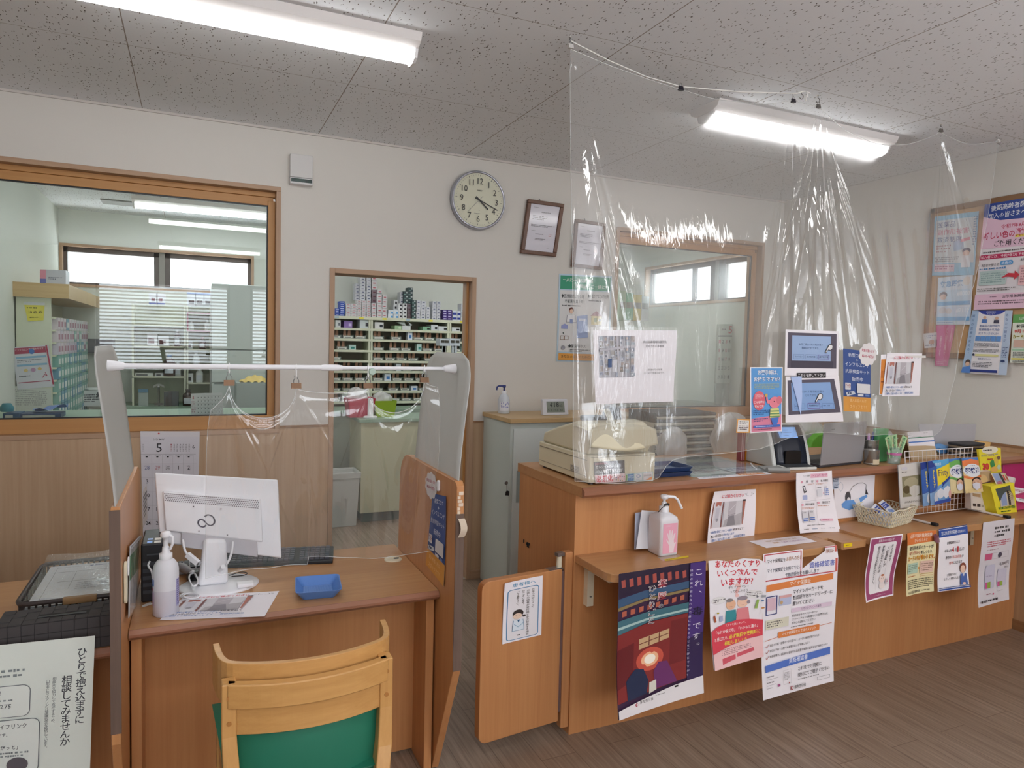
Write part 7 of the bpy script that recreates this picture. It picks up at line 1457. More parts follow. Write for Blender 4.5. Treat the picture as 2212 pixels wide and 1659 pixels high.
rp('small_card', 30, 32, [('z', 3, 4, 24, 8, 2, '8a98b8'), ('e', 18, 20, 7, 5, 'c8a088'), ('z', 3, 24, 24, 5, 1, '8a8c98')], [(1994, 720.8), (2023.6, 718), (2024, 749.7), (1997, 752.3)], 'small white card at the lower left edge of the bulletin board', base='d8dade', cat='card')
BIG = [('p', [(0, 0), (200, 0), (200, 36), (120, 44), (40, 40), (0, 28)], '2c4898'), ('t', '後期高齢者医療制度', 16, 5, 116, 13, 'e4e8f0', .01), ('t', '加入の皆さまへ', 12, 22, 84, 13, 'e4e8f0', .01), ('p', [(0, 28), (40, 40), (120, 44), (200, 36), (200, 104), (0, 100)], 'e8c4d8'), ('t', '令和7年8月から', 44, 50, 76, 10, 'c03a5c', .01), ('t', '新しい色の', 4, 64, 72, 16, 'c03a5c', .02), ('r', 78, 76, 60, 6, 'e8dc50'), ('t', '資格確認書を', 78, 62, 70, 18, 'c03a5c', .03), ('t', 'ご使用ください', 32, 84, 94, 14, '3a3238', .01),
       ('z', 8, 106, 120, 5, 1, '6a6668'), ('r', 0, 114, 200, 10, 'b82a58'), ('t', '加入者には、令和7年7月下旬に新しい', 4, 115.5, 130, 7, 'f0dce4', .01), ('t', '7月まで使える', 8, 134, 40, 7, '3a3c48', 0), ('rr', 50, 130, 30, 10, 5, '5a9ad0'), ('t', '水色の', 54, 132, 22, 6, 'e8f0f8', .01), ('t', '8月から', 96, 128, 28, 7, '3a3c48', 0), ('z', 4, 142, 74, 7, 1, '5a88b8'), ('r', 6, 150, 62, 32, 'b8cac8'), ('z', 10, 154, 54, 24, 5, '8aa4a4'), ('p', [(56, 168), (72, 158), (86, 160), (86, 154), (98, 164), (86, 174), (86, 168), (72, 166)], 'c83a48'), ('r', 96, 144, 60, 42, 'e4b8bc'), ('z', 100, 148, 50, 34, 6, 'b08088'),
       ('z', 4, 188, 86, 8, 2, '6a6668'), ('r', 0, 202, 200, 34, 'e8c4d8'), ('z', 36, 206, 26, 5, 1, '8a6a80'), ('t', '山形県後期高齢者医療広域連合', 64, 205, 120, 7, '4a4048', .01), ('z', 10, 216, 130, 10, 2, '7a6470')]
c4 = [P(2130.7-3, 442, x=XR-.026), None, None, P(2104.6, 669.3, x=XR-.026)]
wy = .50; c4[1] = c4[0]+V((0, -wy, 0)); c4[2] = c4[3]+V((0, -wy, 0))
printed('board_poster', 200, 236, BIG, c4, toward=(-1, 0, 0), label='large pink and blue elderly care poster in the middle of the bulletin board', base='e6dfe4', rough=.35)
AN = [('r', 0, 0, 18, 150, 'b0c8e4'), ('r', 84, 0, 18, 150, 'c4d4ea'), ('p', [(16, 0), (86, 0), (74, 8), (50, 12), (28, 8)], '3848a0'), ('t', '医療関係者の', 38, 1.5, 24, 4, 'dce0ee', 0), ('t', 'みなさまへ', 40, 6.5, 20, 3.6, 'dce0ee', 0), ('e', 36, 17, 4, 4, 'e0b8a0'), ('p', [(30, 21), (42, 21), (43, 30), (29, 30)], '5a80c4'), ('e', 66, 18, 4, 4, 'e0b8a0'), ('p', [(60, 22), (72, 22), (73, 30), (59, 30)], '4a4a60'), ('t', '医薬品の副作用や', 26, 33, 50, 6, '3a5a9c', 0), ('t', '医療機器の不具合', 26, 42, 50, 6, '3a5a9c', 0), ('t', '起きていませんか?', 26, 51, 48, 6, '3a5a9c', 0)]+[('r', 20+k*12.6, 60, 11.4, 12, '6a9ad8') for k in range(5)]+[('z', 20, 76, 56, 12, 4, '5a5c68'), ('z', 20, 91, 60, 8, 3, '5a5c68'), ('r', 26, 103, 54, 5, 'dcd89c'), ('e', 22, 105, 3, 3, '3a4058'), ('t', '報告受付サイト', 34, 112, 30, 5, '3a4a88', 0), ('z', 24, 121, 42, 14, 4, '5a5c68'), ('e', 12, 124, 6, 7, '5a4a48'), ('e', 12, 128, 5, 5, 'e4c0a8'), ('p', [(2, 136), (20, 133), (22, 149), (0, 149)], '5a88d0'), ('r', 20, 140, 62, 6, '2c3c88'),
      ('v', 'あなたの報告が', 88, 6, 7, 68, '3a5a9c', 0), ('v', '明日の医療を変える。', 5, 8, 7, 100, '3a5a9c', 0), ('z', 88, 84, 10, 26, 7, '5a6a98'), ('e', 92, 118, 5, 3, '3a4a78')]
rp('board_poster', 102, 150, AN, [(2100, 670.7), (2187.7, 670.7), (2175.5, 810.5), (2078, 805.3)], 'white and blue drug report poster hanging from the lower edge of the bulletin board', disp=curl(bl=.006, br=.006))
c4 = [P(2189, 679.4, x=XR-.0245), None, None, P(2182, 783.6, x=XR-.0245)]; wy = .22; c4[1] = c4[0]+V((0, -wy, 0)); c4[2] = c4[3]+V((0, -wy, 0))
printed('board_poster', 100, 130, [('r', 0, 0, 100, 22, '6aa860'), ('t', '山形市国民健康保険', 16, 6, 76, 9, 'e8f0e4', .01), ('t', '被保険者証の', 10, 26, 60, 10, '33383a', .01), ('t', '8月1日から', 6, 40, 60, 10, 'c83a30', .02), ('t', 'カードが変わります', 3, 54, 80, 11, 'e8d020', .04), ('t', 'カードが変わります', 3, 54, 80, 11, '3a3c20', 0), ('r', 6, 68, 40, 20, 'd8b8a8'), ('r', 3, 92, 90, 5, 'a8d0b0'), ('z', 6, 100, 84, 16, 4, '5a5c5a'), ('r', 3, 117, 90, 4, 'e8d860'), ('t', '山形市国民健康保険', 6, 123, 60, 5, '3a3c3a', .01)], c4, toward=(-1, 0, 0), label='green-headed insurance poster at the right edge of the picture below the board', base='e4e8dc')

# ================================================================== STAFF SIDE, BEHIND THE COUNTER
# steel cabinet with wooden top
t = thing('steel_cabinet', (2.5, 4.1, 0), 'pale grey steel cabinet with sliding doors and wooden top against the wall', 'cabinet')
cx0, cx1, cy0, cy1, cz1 = 1.772, 2.78, 3.88, 4.33, 1.125
b = B(); b.box((cx0, cy0+.012, 0), (cx1, cy1, cz1-.008), CABG); b.done('cabinet_body', t, .003)
b = B(); b.box((cx0-.01, cy0-.012, cz1-.008), (cx1+.005, cy1, cz1+.02), W_CAB); b.done('cabinet_top', t, .003)
b = B(); b.box((cx0+.02, cy0, .05), (2.31, cy0+.014, cz1-.045), M((206, 212, 208), .4)); b.box((cx0+.045, cy0-.002, .62), (cx0+.075, cy0, .82), M((150, 158, 154), .4)); b.done('sliding_door', t, .002)
b = B(); b.box((2.315, cy0+.006, .05), (cx1-.02, cy0+.018, cz1-.045), M((200, 207, 203), .4)); b.done('sliding_door', t, .002)
b = B(); b.box((2.32, cy0+.003, cz1-.10), (2.38, cy0+.006, cz1-.075), M('e4e4e0')); b.done('name_plate', t)
b = B(); p = P(1093, 1043, y=cy0); b.tube([(p.x, cy0-.008, p.z), (p.x, cy0, p.z)], .011, STEEL, 14); b.tube([(p.x, cy0-.012, p.z), (p.x, cy0-.012, p.z-.05)], .0015, STEEL, 5)
b.prism([(p.x-.008, p.z-.075), (p.x+.016, p.z-.078), (p.x+.018, p.z-.052), (p.x+.002, p.z-.045), (p.x-.006, p.z-.055)], 'y', cy0-.016, cy0-.010, BLACK); b.done('lock_and_key', t)
zc = cz1+.021
t = thing('pump_bottle', (P(1088, 886, y=4.2).x, 4.2, zc), 'clear bottle with dark blue pump and floral label on the steel cabinet', 'bottle')
p = P(1088, 886, y=4.2); c_ = V((p.x, 4.2, zc)); k_ = 1.0
b = B(); b.lathe([(.036, 0), (.040, .006), (.040, .085), (.034, .105), (.022, .125), (.017, .13)], c_, M((206, 212, 220), .2), 28); b.done('bottle_body', t)
b = B(); b.grid(wrap(c_, .0405, math.radians(-150), math.radians(-60), .02, .075), 10, 4, M((222, 224, 232), .4))
rnd = random.Random(5)
for k in range(16):
    a = math.radians(-140+75*rnd.random()); z_ = .035+.035*rnd.random(); b.grid(wrap(c_, .0408, a, a+.09, z_, z_+.008), 2, 1, M((80, 96, 176), .5))
b.done('label', t)
b = B(); b.lathe([(.015, .13), (.016, .148), (.009, .15)], c_, M((226, 228, 232), .4), 20); b.done('collar', t)
b = B(); b.lathe([(.006, .148), (.006, .17), (.012, .172), (.012, .186), (.008, .188)], c_, M((44, 58, 124), .35), 16); b.tube([c_+V((0, 0, .182)), c_+V((-.045, -.01, .182)), c_+V((-.056, -.012, .176)), c_+V((-.06, -.013, .155))], .0055, M((44, 58, 124), .35), 8); b.done('pump_head', t)
t = thing('digital_clock', (2.2, 4.0, zc), 'white digital clock reading 4:18 on the steel cabinet', 'clock')
dy = 4.02; c = [P(1172, 850, y=dy), P(1226, 850, y=dy), P(1229, 885, y=dy), P(1174, 885, y=dy)]; dz_ = zc-c[3].z; c = [q+V((0, 0, dz_)) for q in c]; c[2].z = c[3].z
b = B(); k = V((0, .025, 0)); b.hexa([c[3], c[2], c[2]+k*1.6, c[3]+k*1.6], [c[0], c[1], c[1]+k, c[0]+k], M((222, 224, 232), .35)); b.done('case', t, .004)
e = V((0, -.001, 0)); printed('lcd', 108, 70, [('r', 16, 10, 76, 48, '8c948c'), ('r', 16, 38, 76, .8, '6a726c'), ('t', '4', 30, 14, 9, 20, '34383a', .0), ('t', ':', 42, 18, 2, 12, '34383a', 0), ('t', '18', 48, 14, 20, 20, '34383a', .0), ('t', '02', 70, 24, 13, 10, '4a504e', 0), ('t', '5 8', 20, 43, 18, 9, '5a625e', 0), ('t', '25.8', 42, 43, 22, 9, '5a625e', 0), ('t', '41', 70, 43, 12, 9, '5a625e', 0)], [p_+e for p_ in c], parent=t, base=None)
# low wall-side worktop with stacked striped cushions, bags, boxes
t = thing('staff_counter', (3.6, 4.0, 0), 'long wooden worktop along the wall behind the reception counter', 'counter')
b = B(); b.box((2.80, 3.86, .86), (XR-.02, 4.335, .89), W_CX); b.done('worktop', t, .003)
b = B(); b.box((2.80, 3.90, .0), (XR-.02, 3.92, .86), W_CZ); b.done('front_panel', t)
SC = [(58, 60, 60), (206, 204, 186), (70, 72, 72), (214, 210, 192)]
for k in range(7):
    z = .82+k*.058; dxk = .006*math.sin(k*2.3)
    b = B(); x0 = P(1414, 940, y=3.3).x+dxk; x1 = P(1541, 940, y=3.3).x+dxk
    for j in range(3):
        zz_ = z+j*.019; cc_ = SC[(k+j) % 2 if j != 1 else (k+1) % 2+2 if (k+1) % 2+2 < 4 else 1]
        b.grid(lambda u, v, zz_=zz_: V((x0+(x1-x0)*u, 3.3-.012*math.cos(v*PI-PI/2)*1.0+.0025*math.sin(u*40+zz_*90), zz_+.019*v)), 40, 3, M(cc_, .9))
    b.box((x0, 3.30, z), (x1, 3.58, z+.0565), M(SC[k % 2], .9))
    tag(b.done('folded_blanket'), ['lowest', 'second lowest', 'third lowest', 'middle', 'third from top', 'second from top', 'topmost'][k]+' of the folded black and cream striped blankets behind the counter', 'blanket', 'folded striped blankets behind the counter')
t = thing('blanket_stand', (2.6, 3.44, 0), 'low beige stand under the striped blankets', 'stand')
b = B(); b.box((x0-.02, 3.29, .0), (x1+.02, 3.6, .818), M((180, 172, 156), .6)); b.done('stand_body', t, .004)
def bag(name, px, y, rx, rz, mat, label, sq_=1.0, zb=None):
    p = P(*px, y=y); b = B(); rnd = random.Random(int(px[0]))
    ph = [rnd.uniform(0, 6) for _ in range(6)]
    def f(u, v):
        a = u*2*PI; e = v*PI; n_ = 1+.10*math.sin(5*a+ph[0])*math.sin(e)+.07*math.sin(9*a+ph[1]+3*e)+.05*math.sin(7*e+ph[2]+2*a)
        return p+V((rx*n_*math.sin(e)**.7*math.cos(a), rx*.7*n_*math.sin(e)**.7*math.sin(a), rz*math.cos(e)*(1+.08*math.sin(3*a+ph[3]))))
    b.grid(f, 40, 20, mat); o = b.done(name); return tag(o, label, 'bag')
BAGM = mat_film('white_bag_film', haze=.45, fres=1.2, crinkle=.7, scale=30)
bag('plastic_bag', (1578, 945), 3.2, .12, .14, BAGM, 'crumpled translucent white plastic bag right of the striped blankets')
bag('plastic_bag', (1452, 965), 3.0, .085, .10, BAGM, 'clear plastic bag of small items in front of the striped blankets')
bag('plastic_bag', (1735, 932), 3.40, .13, .09, BAGM, 'grey plastic bag behind the card reader')
b = B(); a = P(1452, 968, y=3.02); b.lathe([(.02, 0), (.05, .02), (.055, .07), (.03, .10)], (a.x, 3.0, a.z-.05), M((90, 74, 76), .5), 14); tag(b.done('wrapped_goods'), 'dark goods inside the clear bag before the striped blankets', 'packet')
t = thing('staff_chair', (3.6, 3.3, 0), 'bright green office chair whose back shows behind the laptop', 'chair')
ps = [(1738, 1002), (1746, 975), (1756, 950), (1768, 938), (1784, 935), (1815, 934), (1850, 936), (1872, 945), (1884, 960), (1886, 1002)]
pp = [P(a, c, y=3.25) for a, c in ps]; b = B(); n = len(pp); k = V((0, .05, 0)); b.add([q for q in pp]+[q+k for q in pp], [list(range(n)), list(range(n, 2*n))[::-1]]+[(i, i+n, (i+1) % n+n, (i+1) % n) for i in range(n)], M((112, 186, 66), .5)); b.done('backrest', t, .012, 3)
b = B(); cxg = (pp[0].x+pp[-1].x)/2; b.box((cxg-.24, 2.99-.0+.05, .44), (cxg+.24, 3.24, .50), M((112, 186, 66), .5)); b.done('seat', t, .02); b = B(); b.tube([(cxg, 3.15, .06), (cxg, 3.15, .44)], .025, DGREY, 12); b.tube([(cxg, 3.28, .45), (cxg, 3.28, .86)], .02, DGREY, 8)
b.done('column', t)
for k in range(5):
    a = k*2*PI/5; b = B(); b.tube([(cxg, 3.15, .07), (cxg+.24*math.cos(a), 3.15+.24*math.sin(a)*.8, .045)], .014, DGREY, 8); b.lathe([(.02, 0), (.025, .015), (.02, .03)], (cxg+.24*math.cos(a), 3.15+.24*math.sin(a)*.8, .0), BLACK, 10); b.done('leg', t)
t = thing('staff_desk', (3.6, 3.6, 0), 'grey staff desk behind the reception counter', 'desk')
b = B(); b.box((3.15, 3.38, .82), (4.38, 3.80, .85), M((170, 170, 166), .5)); b.done('desktop', t, .003)
for x in (3.17, 4.32):
    b = B(); b.box((x, 3.42, 0), (x+.03, 3.76, .82), M((160, 160, 156), .5)); b.done('leg', t)
boxy('printer', [(1722, 936), (1742, 936), (1742, 990), (1722, 990)], 3.39, .16, [('r', 0, 0, 20, 50, '4a4a50'), ('r', 3, 8, 14, 4, '2c2c30')], 20, 50, 'dark speaker-like box behind the card reader', '4a4a50', z=.851)
boxy('carton', [(1741, 915), (1792, 918), (1792, 990), (1741, 990)], 3.48, .18, [('r', 0, 26, 60, 12, '8a2c3c'), ('r', 20, 28, 14, 8, 'e0d8d8'), ('z', 22, 30, 10, 4, 1, '8a2c3c')], 60, 70, 'white carton with dark red band behind the green chair', 'c8c8c0', z=.851)
bag('document_pouch', (1955, 945), 3.3, .22, .07, M((196, 198, 200), .4), 'grey soft pouch behind the desk calendar')
printed('wall_schedule', 60, 50, [('t', '20 21 22 23', 6, 6, 44, 6, '8a9490', 0), ('t', '27 28 29 30', 6, 26, 44, 6, '8a9490', 0)], quad([(1884, 855), (1960, 858), (1958, 905), (1886, 897)], y=YA-.004), base='c6ccc4', label='pale schedule sheet on the wall behind the eco bag notice', cat='sheet')

# ================================================================== BACK ROOM
SH = M((216, 218, 196), .45); SHB = M((148, 142, 126), .7)
SY0, SY1 = 7.16, 7.46
shy = [575, 690, 795, 905, 1007, 1110, 1210, 1312, 1415]
lv = [P(800, 560+.217*q, y=SY0).z for q in shy]
posts = [P(640, 700, y=SY0).x, P(801, 700, y=SY0).x, P(971, 700, y=SY0).x, P(1150, 700, y=SY0).x]
for k in range(3):
    xa, xb = posts[k], posts[k+1]
    t = thing('medicine_shelf', ((xa+xb)/2, 7.3, 0), ['cream medicine shelf unit at the left seen through the doorway', 'cream medicine shelf unit in the middle of the doorway', 'cream medicine shelf unit at the right seen through the doorway'][k], 'shelf')
    for x in (xa+.002, xb-.022):
        b = B(); b.box((x, SY0, 0), (x+.02, SY1, lv[0]), SH); b.done('side_panel', t)
    b = B(); b.box((xa+.022, SY1-.01, 0), (xb-.022, SY1, lv[0]-.02), SHB); b.done('back_panel', t)
    for i, z in enumerate(lv):
        b = B(); b.box((xa+.0, SY0-.006, z-.024 if i else z-.03), (xb-.0, SY1-.01, z), SH); b.done('shelf_board', t)
    b = B(); b.box((xa+.022, SY0+.01, 0), (xb-.022, SY0+.03, lv[-1]-.18), SH); b.done('lower_door', t)
    for i in range(3):
        b = B(); x = xa+.12+i*.25; b.box((x, SY0-.008, lv[0]-.024), (x+.045, SY0-.0065, lv[0]-.006), M(('e8dc50', 'a8c0d0', 'e8dc50')[i])); b.done('shelf_tag', t)
# stacks of drug cartons on top: (x0, x1, top, bottom, n) in a close-up of the doorway, colour kind
SCALE = .12658
def zp(x, y, yy): return P(720+SCALE*x, 590+SCALE*y, y=yy)
KIND = {'b': ('3c58b4', 'dfe4f0', 'blue drug carton on top of the medicine shelf'), 'w': ('d6d4d6', 'c0606c', 'white drug carton with small red print on top of the medicine shelf'), 'n': ('d2d4da', '34406c', 'white drug carton with navy print on top of the medicine shelf'),
        'p': ('8c7c84', '6a4048', 'brownish drug carton in the tall pile on the medicine shelf'), 'k': ('e0e2e4', '2a2a30', 'white drug carton with black square on top of the medicine shelf'), 'c': ('dde4ea', '5aa0dc', 'white drug carton with light blue corner on top of the medicine shelf'),
        'd': ('3a4c4e', 'c0c8c8', 'dark green drug carton in the leaning pile on the medicine shelf'), 'v': ('4c3684', 'e0dcf0', 'purple drug carton at the right end of the medicine shelf top'), 's': ('e0e4ee', '2c3c98', 'white and royal blue carton at the right end of the medicine shelf top')}
STK = [(35, 105, 600, 738, 4, 'b', 0), (110, 198, 478, 738, 7, 'b', 0), (212, 300, 515, 740, 5, 'w', 0), (305, 402, 520, 742, 5, 'w', 0), (405, 480, 460, 745, 7, 'w', 0), (487, 557, 465, 748, 7, 'w', 0), (565, 640, 462, 750, 7, 'w', 0),
       (650, 735, 510, 752, 4, 'w', 0), (745, 830, 355, 755, 5, 'w', 0), (835, 915, 370, 758, 5, 'w', 0), (375, 450, 175, 460, 5, 'n', .09), (462, 548, -40, 460, 9, 'n', .05), (565, 642, -20, 462, 9, 'n', .05), (655, 742, 50, 285, 3, 'w', .05), (655, 742, 285, 510, 3, 'p', .05), (755, 835, 280, 350, 1, 'w', .03),
       (935, 1020, 625, 768, 2, 'c', 0), (1025, 1108, 630, 770, 2, 'c', 0), (1110, 1180, 515, 772, 4, 'k', 0), (1185, 1255, 515, 774, 4, 'k', 0), (1030, 1095, 460, 628, 2, 'k', .05), (1140, 1205, 320, 515, 3, 'n', .10), (1200, 1275, 310, 515, 3, 'd', .06), (1275, 1358, 245, 520, 4, 'd', .06), (1262, 1330, 520, 776, 4, 'p', .05),
       (1340, 1410, 460, 780, 5, 'd', 0), (1415, 1487, 465, 782, 5, 'n', 0), (1495, 1578, 475, 785, 6, 'n', 0), (1588, 1650, 575, 788, 4, 'n', 0), (1690, 1758, 480, 792, 6, 'n', .02), (1762, 1826, 480, 793, 6, 'n', .02), (1870, 1945, 625, 800, 4, 'v', 0), (1950, 2028, 628, 803, 4, 'v', 0), (2035, 2110, 640, 806, 2, 's', 0), (2116, 2176, 645, 808, 2, 's', 0), (2182, 2260, 520, 810, 4, 'n', 0)]
rnd = random.Random(9)
for (xa, xb, ya, yb_, n, kd, bk) in STK:
    yy = SY0+.02+bk; c1_, c2_, lb = KIND[kd]
    p0 = zp(xa, yb_, yy); p1 = zp(xb, yb_, yy); ztop = zp((xa+xb)/2, ya, yy).z
    z0 = lv[0]+.0005 if yb_ > 700 else None
    if z0 is None: z0 = zp((xa+xb)/2, yb_, yy).z
    hgt = (ztop-z0)/n; src = None
    for i in range(n):
        if src is None:
            b = B(); w_ = p1.x-p0.x-.002; b.box((0, 0, 0), (w_, .12, hgt-.0012), M(c1_, .5)); f = -.0008
            if kd in 'wnp': b.box((w_*.25, f, hgt*.35), (w_*.75, 0, hgt*.55), M(c2_, .6)); b.box((.0, f, .0), (w_, 0, hgt*.05), M('9a9aa4', .6))
            elif kd == 'k': b.box((w_*.35, f, hgt*.25), (w_*.85, 0, hgt*.7), M(c2_, .6))
            elif kd == 'c': b.box((w_*.6, f, hgt*.05), (w_*.98, 0, hgt*.5), M(c2_, .6))
            elif kd == 's': b.box((w_*.05, f, hgt*.15), (w_*.95, 0, hgt*.6), M(c2_, .6))
            elif kd == 'd': b.box((w_*.55, f, hgt*.5), (w_*.9, 0, hgt*.85), M(c2_, .6)); b.box((w_*.1, f, hgt*.15), (w_*.6, 0, hgt*.3), M('8ab0a8', .6))
            else: b.box((w_*.15, f, hgt*.35), (w_*.8, 0, hgt*.6), M(c2_, .6))
            o = b.done('drug_carton'); src = o; base = o.location.copy()
        else: o = src.copy(); COL.objects.link(o)
        o.location = (p0.x+base.x+rnd.uniform(-.002, .002), yy+base.y, z0+hgt*i)
        tag(o, lb, 'box', {'w': 'white cartons with red print on the shelf top', 'n': 'white cartons with navy print on the shelf top'}.get(kd, KIND[kd][2].split(' on ')[0].split(' in ')[0].split(' at ')[0]+'s'))
# trays and goods on the shelf boards
def tray_proto():
    b = B(); w_, d_, h_ = .11, .16, .04
    b.box((0, 0, 0), (w_, d_, .003), CLEARTRAY); b.box((0, 0, 0), (.002, d_, h_), CLEARTRAY); b.box((w_-.002, 0, 0), (w_, d_, h_), CLEARTRAY); b.box((0, -.001, 0), (w_, .001, h_*.8), CLEARTRAY)
    b.box((.012, -.004, .004), (w_-.012, -.001, .024), M((222, 224, 216), .5)); b.box((.02, -.0045, .010), (w_-.03, -.004, .016), M((120, 120, 116), .6))
    for k in range(2): b.prism([(.012+k*.046, .006), (.046+k*.046, .006), (.043+k*.046, .085), (.017+k*.046, .085)], 'y', .05+k*.01, .056+k*.01, M((196, 150, 126), .6))
    return b.done('pill_tray')
def goods_proto(c1_, c2_, w_, h_, nm):
    b = B(); b.box((0, 0, 0), (w_, .09, h_), M(c1_, .5)); b.box((w_*.3, -.0008, h_*.2), (w_*.8, 0, h_*.6), M(c2_, .6)); return b.done(nm)
src = tray_proto(); first = True; rnd = random.Random(21); base = src.location.copy(); gsrc = []
for k in range(3):
    xa, xb = posts[k], posts[k+1]
    for i in range(2, 9):
        x = max(xa+.03, 1.24 if k == 0 else xa+.03)
        while x < min(xb-.14, 3.0):
            if rnd.random() < .8:
                if first: o = src; first = False
                else: o = src.copy(); COL.objects.link(o)
                o.location = (x+base.x, SY0+.01+base.y, lv[i]+.0005)
                tag(o, 'small clear tray with white label and tan blister packs on the medicine shelves', 'tray', 'clear pill trays on the medicine shelves')
                x += .125
            else: x += .04+rnd.random()*.05
            if rnd.random() < .3 and x < xb-.2:
                w_ = rnd.choice((.05, .07)); 
                b = None; kd = rnd.randrange(4); cc1, cc2 = (('dfe3e6', '4a5a70'), ('d8e0ea', '4c80c0'), ('e2e2de', '2c2c30'), ('bcd8d4', '3f8a84'))[kd]
                o = goods_proto(cc1, cc2, w_, rnd.choice((.05, .075, .09)), 'medicine_box'); o.location = (x+w_/2, SY0+.06, lv[i]+.0005)
                tag(o, 'small medicine box standing between the pill trays', 'box', 'small boxes between the pill trays'); x += w_+.01
GD = [(38, 125, 800, 'd8dcdc', '6a7078', 'white box at the left end of the top shelf compartment'), (185, 325, 815, '8f74b4', 'c8b8e0', 'pile of lilac boxes in the top shelf compartment'), (455, 628, 795, 'd6dee0', '4a4a54', 'large white and grey box beside the left shelf post'), (710, 860, 835, 'dedede', '30343c', 'white box with dark square just right of the shelf post'),
      (1050, 1165, 905, 'a8c8a0', 'e8ecdc', 'pale green box below the open carton'), (1530, 1660, 915, '88b898', '26302c', 'green box with two dark windows on the top shelf board'), (1672, 1785, 880, 'd4d8de', '2a2c34', 'white box with short dark line on the top shelf board'), (1792, 1968, 905, 'd8dce2', '24262c', 'wide white box with black bar on the top shelf board'), (2025, 2165, 925, 'd8dce0', '2a2c32', 'wide white box right of the right shelf post')]
for xa, xb, ya, c1_, c2_, lb in GD:
    p0 = zp(xa, ya, SY0+.02); p1 = zp(xb, ya, SY0+.02); hh_ = p0.z-lv[1]; w_ = p1.x-p0.x; b = B()
    b.box((p0.x, SY0+.02, lv[1]+.0005), (p1.x, SY0+.2, lv[1]+max(.04, hh_)), M(c1_, .5)); b.box((p0.x+w_*.55, SY0+.019, lv[1]+hh_*.25), (p0.x+w_*.9, SY0+.02, lv[1]+hh_*.65), M(c2_, .6)); tag(b.done('medicine_box'), lb, 'box')
b = B(); p0 = zp(1175, 960, SY0+.03); p1 = zp(1320, 900, SY0+.03)
b.box((p0.x, SY0+.03, lv[1]+.0005), (p1.x, SY0+.16, p1.z), M('d4d8da')); b.prism([(p0.x-.06, p1.z+.03), (p0.x+.02, p1.z+.05), (p0.x+.04, p1.z)], 'y', SY0+.03, SY0+.10, M('b8c0c0')); b.prism([(p1.x, p1.z), (p0.x+.06, p1.z+.045), (p1.x+.02, p1.z+.01)], 'y', SY0+.03, SY0+.10, M('cdd2d4')); tag(b.done('open_carton'), 'open white carton with raised flaps on the top shelf board', 'box')
# crates stacked at the right
for i, (xa, xb, ya, yb_) in enumerate(((1820, 1975, 1125, 1240), (1980, 2165, 1120, 1240))):
    p0 = zp(xa, yb_, 6.57); p1 = zp(xb, ya, 6.57); b = B(); b.box((p0.x, 6.57, p0.z), (p1.x, 6.70, p1.z), M('c4ccd4'))
    for q in (.3, .75): x = p0.x+(p1.x-p0.x)*q; b.box((x-.02, 6.569, p0.z+.03), (x+.02, 6.57, p0.z+.055), M('4a4840'))
    b.box((p0.x+.03, 6.575, p0.z-.35), (p0.x+.06, 6.60, p0.z), M('bcc4cc')); b.box((p1.x-.06, 6.575, p0.z-.35), (p1.x-.03, 6.60, p0.z), M('bcc4cc')); b.box((p0.x, 6.57, .0), (p1.x, 6.70, p0.z-.35), M('aab4bc'))
    tag(b.done('drawer_tower'), ['pale blue-grey drawer tower before the shelves, left of two', 'pale blue-grey drawer tower before the shelves, right of two'][i], 'drawers')
# island cabinet with mint top, tubs and bin
ix0, iy0 = P(780, 1130, z=0).x, P(780, 1130, z=0).y
t = thing('island_cabinet', (1.8, 6.35, 0), 'cream cabinet with mint green top seen through the doorway', 'cabinet')
izt = .92; b = B(); b.box((ix0-.01, iy0, .085), (2.6, iy0+.48, izt-.03), M((196, 196, 166), .5)); b.done('cabinet_body', t, .003)
b = B(); b.box((ix0-.03, iy0-.02, izt-.03), (2.6, iy0+.50, izt), MINT); b.done('cabinet_top', t, .003)
b = B(); b.box((ix0+.01, iy0+.03, 0), (2.6, iy0+.46, .085), M((108, 116, 112), .6)); b.done('plinth', t)
t = thing('wall_worktop', (1.6, 7.0, 0), 'mint green worktop under the medicine shelves', 'worktop')
b = B(); b.box((1.2, 6.75, .90), (3.4, 7.15, .93), MINT); b.done('worktop', t); b = B(); b.box((1.2, 6.8, 0), (3.4, 6.82, .9), M((150, 160, 146), .5)); b.done('front_panel', t)
def tub(px0, px1, pyt, pyb, col, label):
    yy = iy0+.12; p0 = P(px0, pyb, y=yy); p1 = P(px1, pyt, y=yy); w_ = p1.x-p0.x; b = B(Matrix.Translation((p0.x+w_/2, yy+.10, izt+.001)))
    troughs(b, w_, .22, p1.z-p0.z, .004, .02, M(col, .4)); tag(b.done('plastic_tub'), label, 'tub')
tub(751, 812, 865, 907, (196, 66, 92), 'red plastic tub on the mint green cabinet')
tub(808, 858, 872, 908, (150, 178, 50), 'lime green plastic tub on the mint green cabinet')
for (px, py, ry, rz, lb) in (((770), 862, .09, .10, 'translucent bag sticking out of the red tub'), ((825), 868, .09, .09, 'translucent bag sticking out of the lime tub')):
    bag('plastic_bag', (px, py), iy0+.22, ry, rz, BAGM, lb)
b = B(); p = P(800, 905, y=iy0+.06); b.lathe([(.045, 0), (.05, .012), (.04, .02), (.02, .022), (.018, .17), (.012, .18)], (p.x, iy0+.06, izt+.001), M((212, 214, 214), .35), 20, 1.3, 1); tag(b.done('hand_mixer'), 'white upright device in front of the red tub', 'device')
t = thing('waste_bin', (1.12, 5.95, 0), 'pale grey square waste bin beside the cream cabinet', 'bin')
bx = P(771, 1133, z=0).x; by_ = 5.93; b = B(Matrix.Translation((bx-.125, by_+.14, 0)))
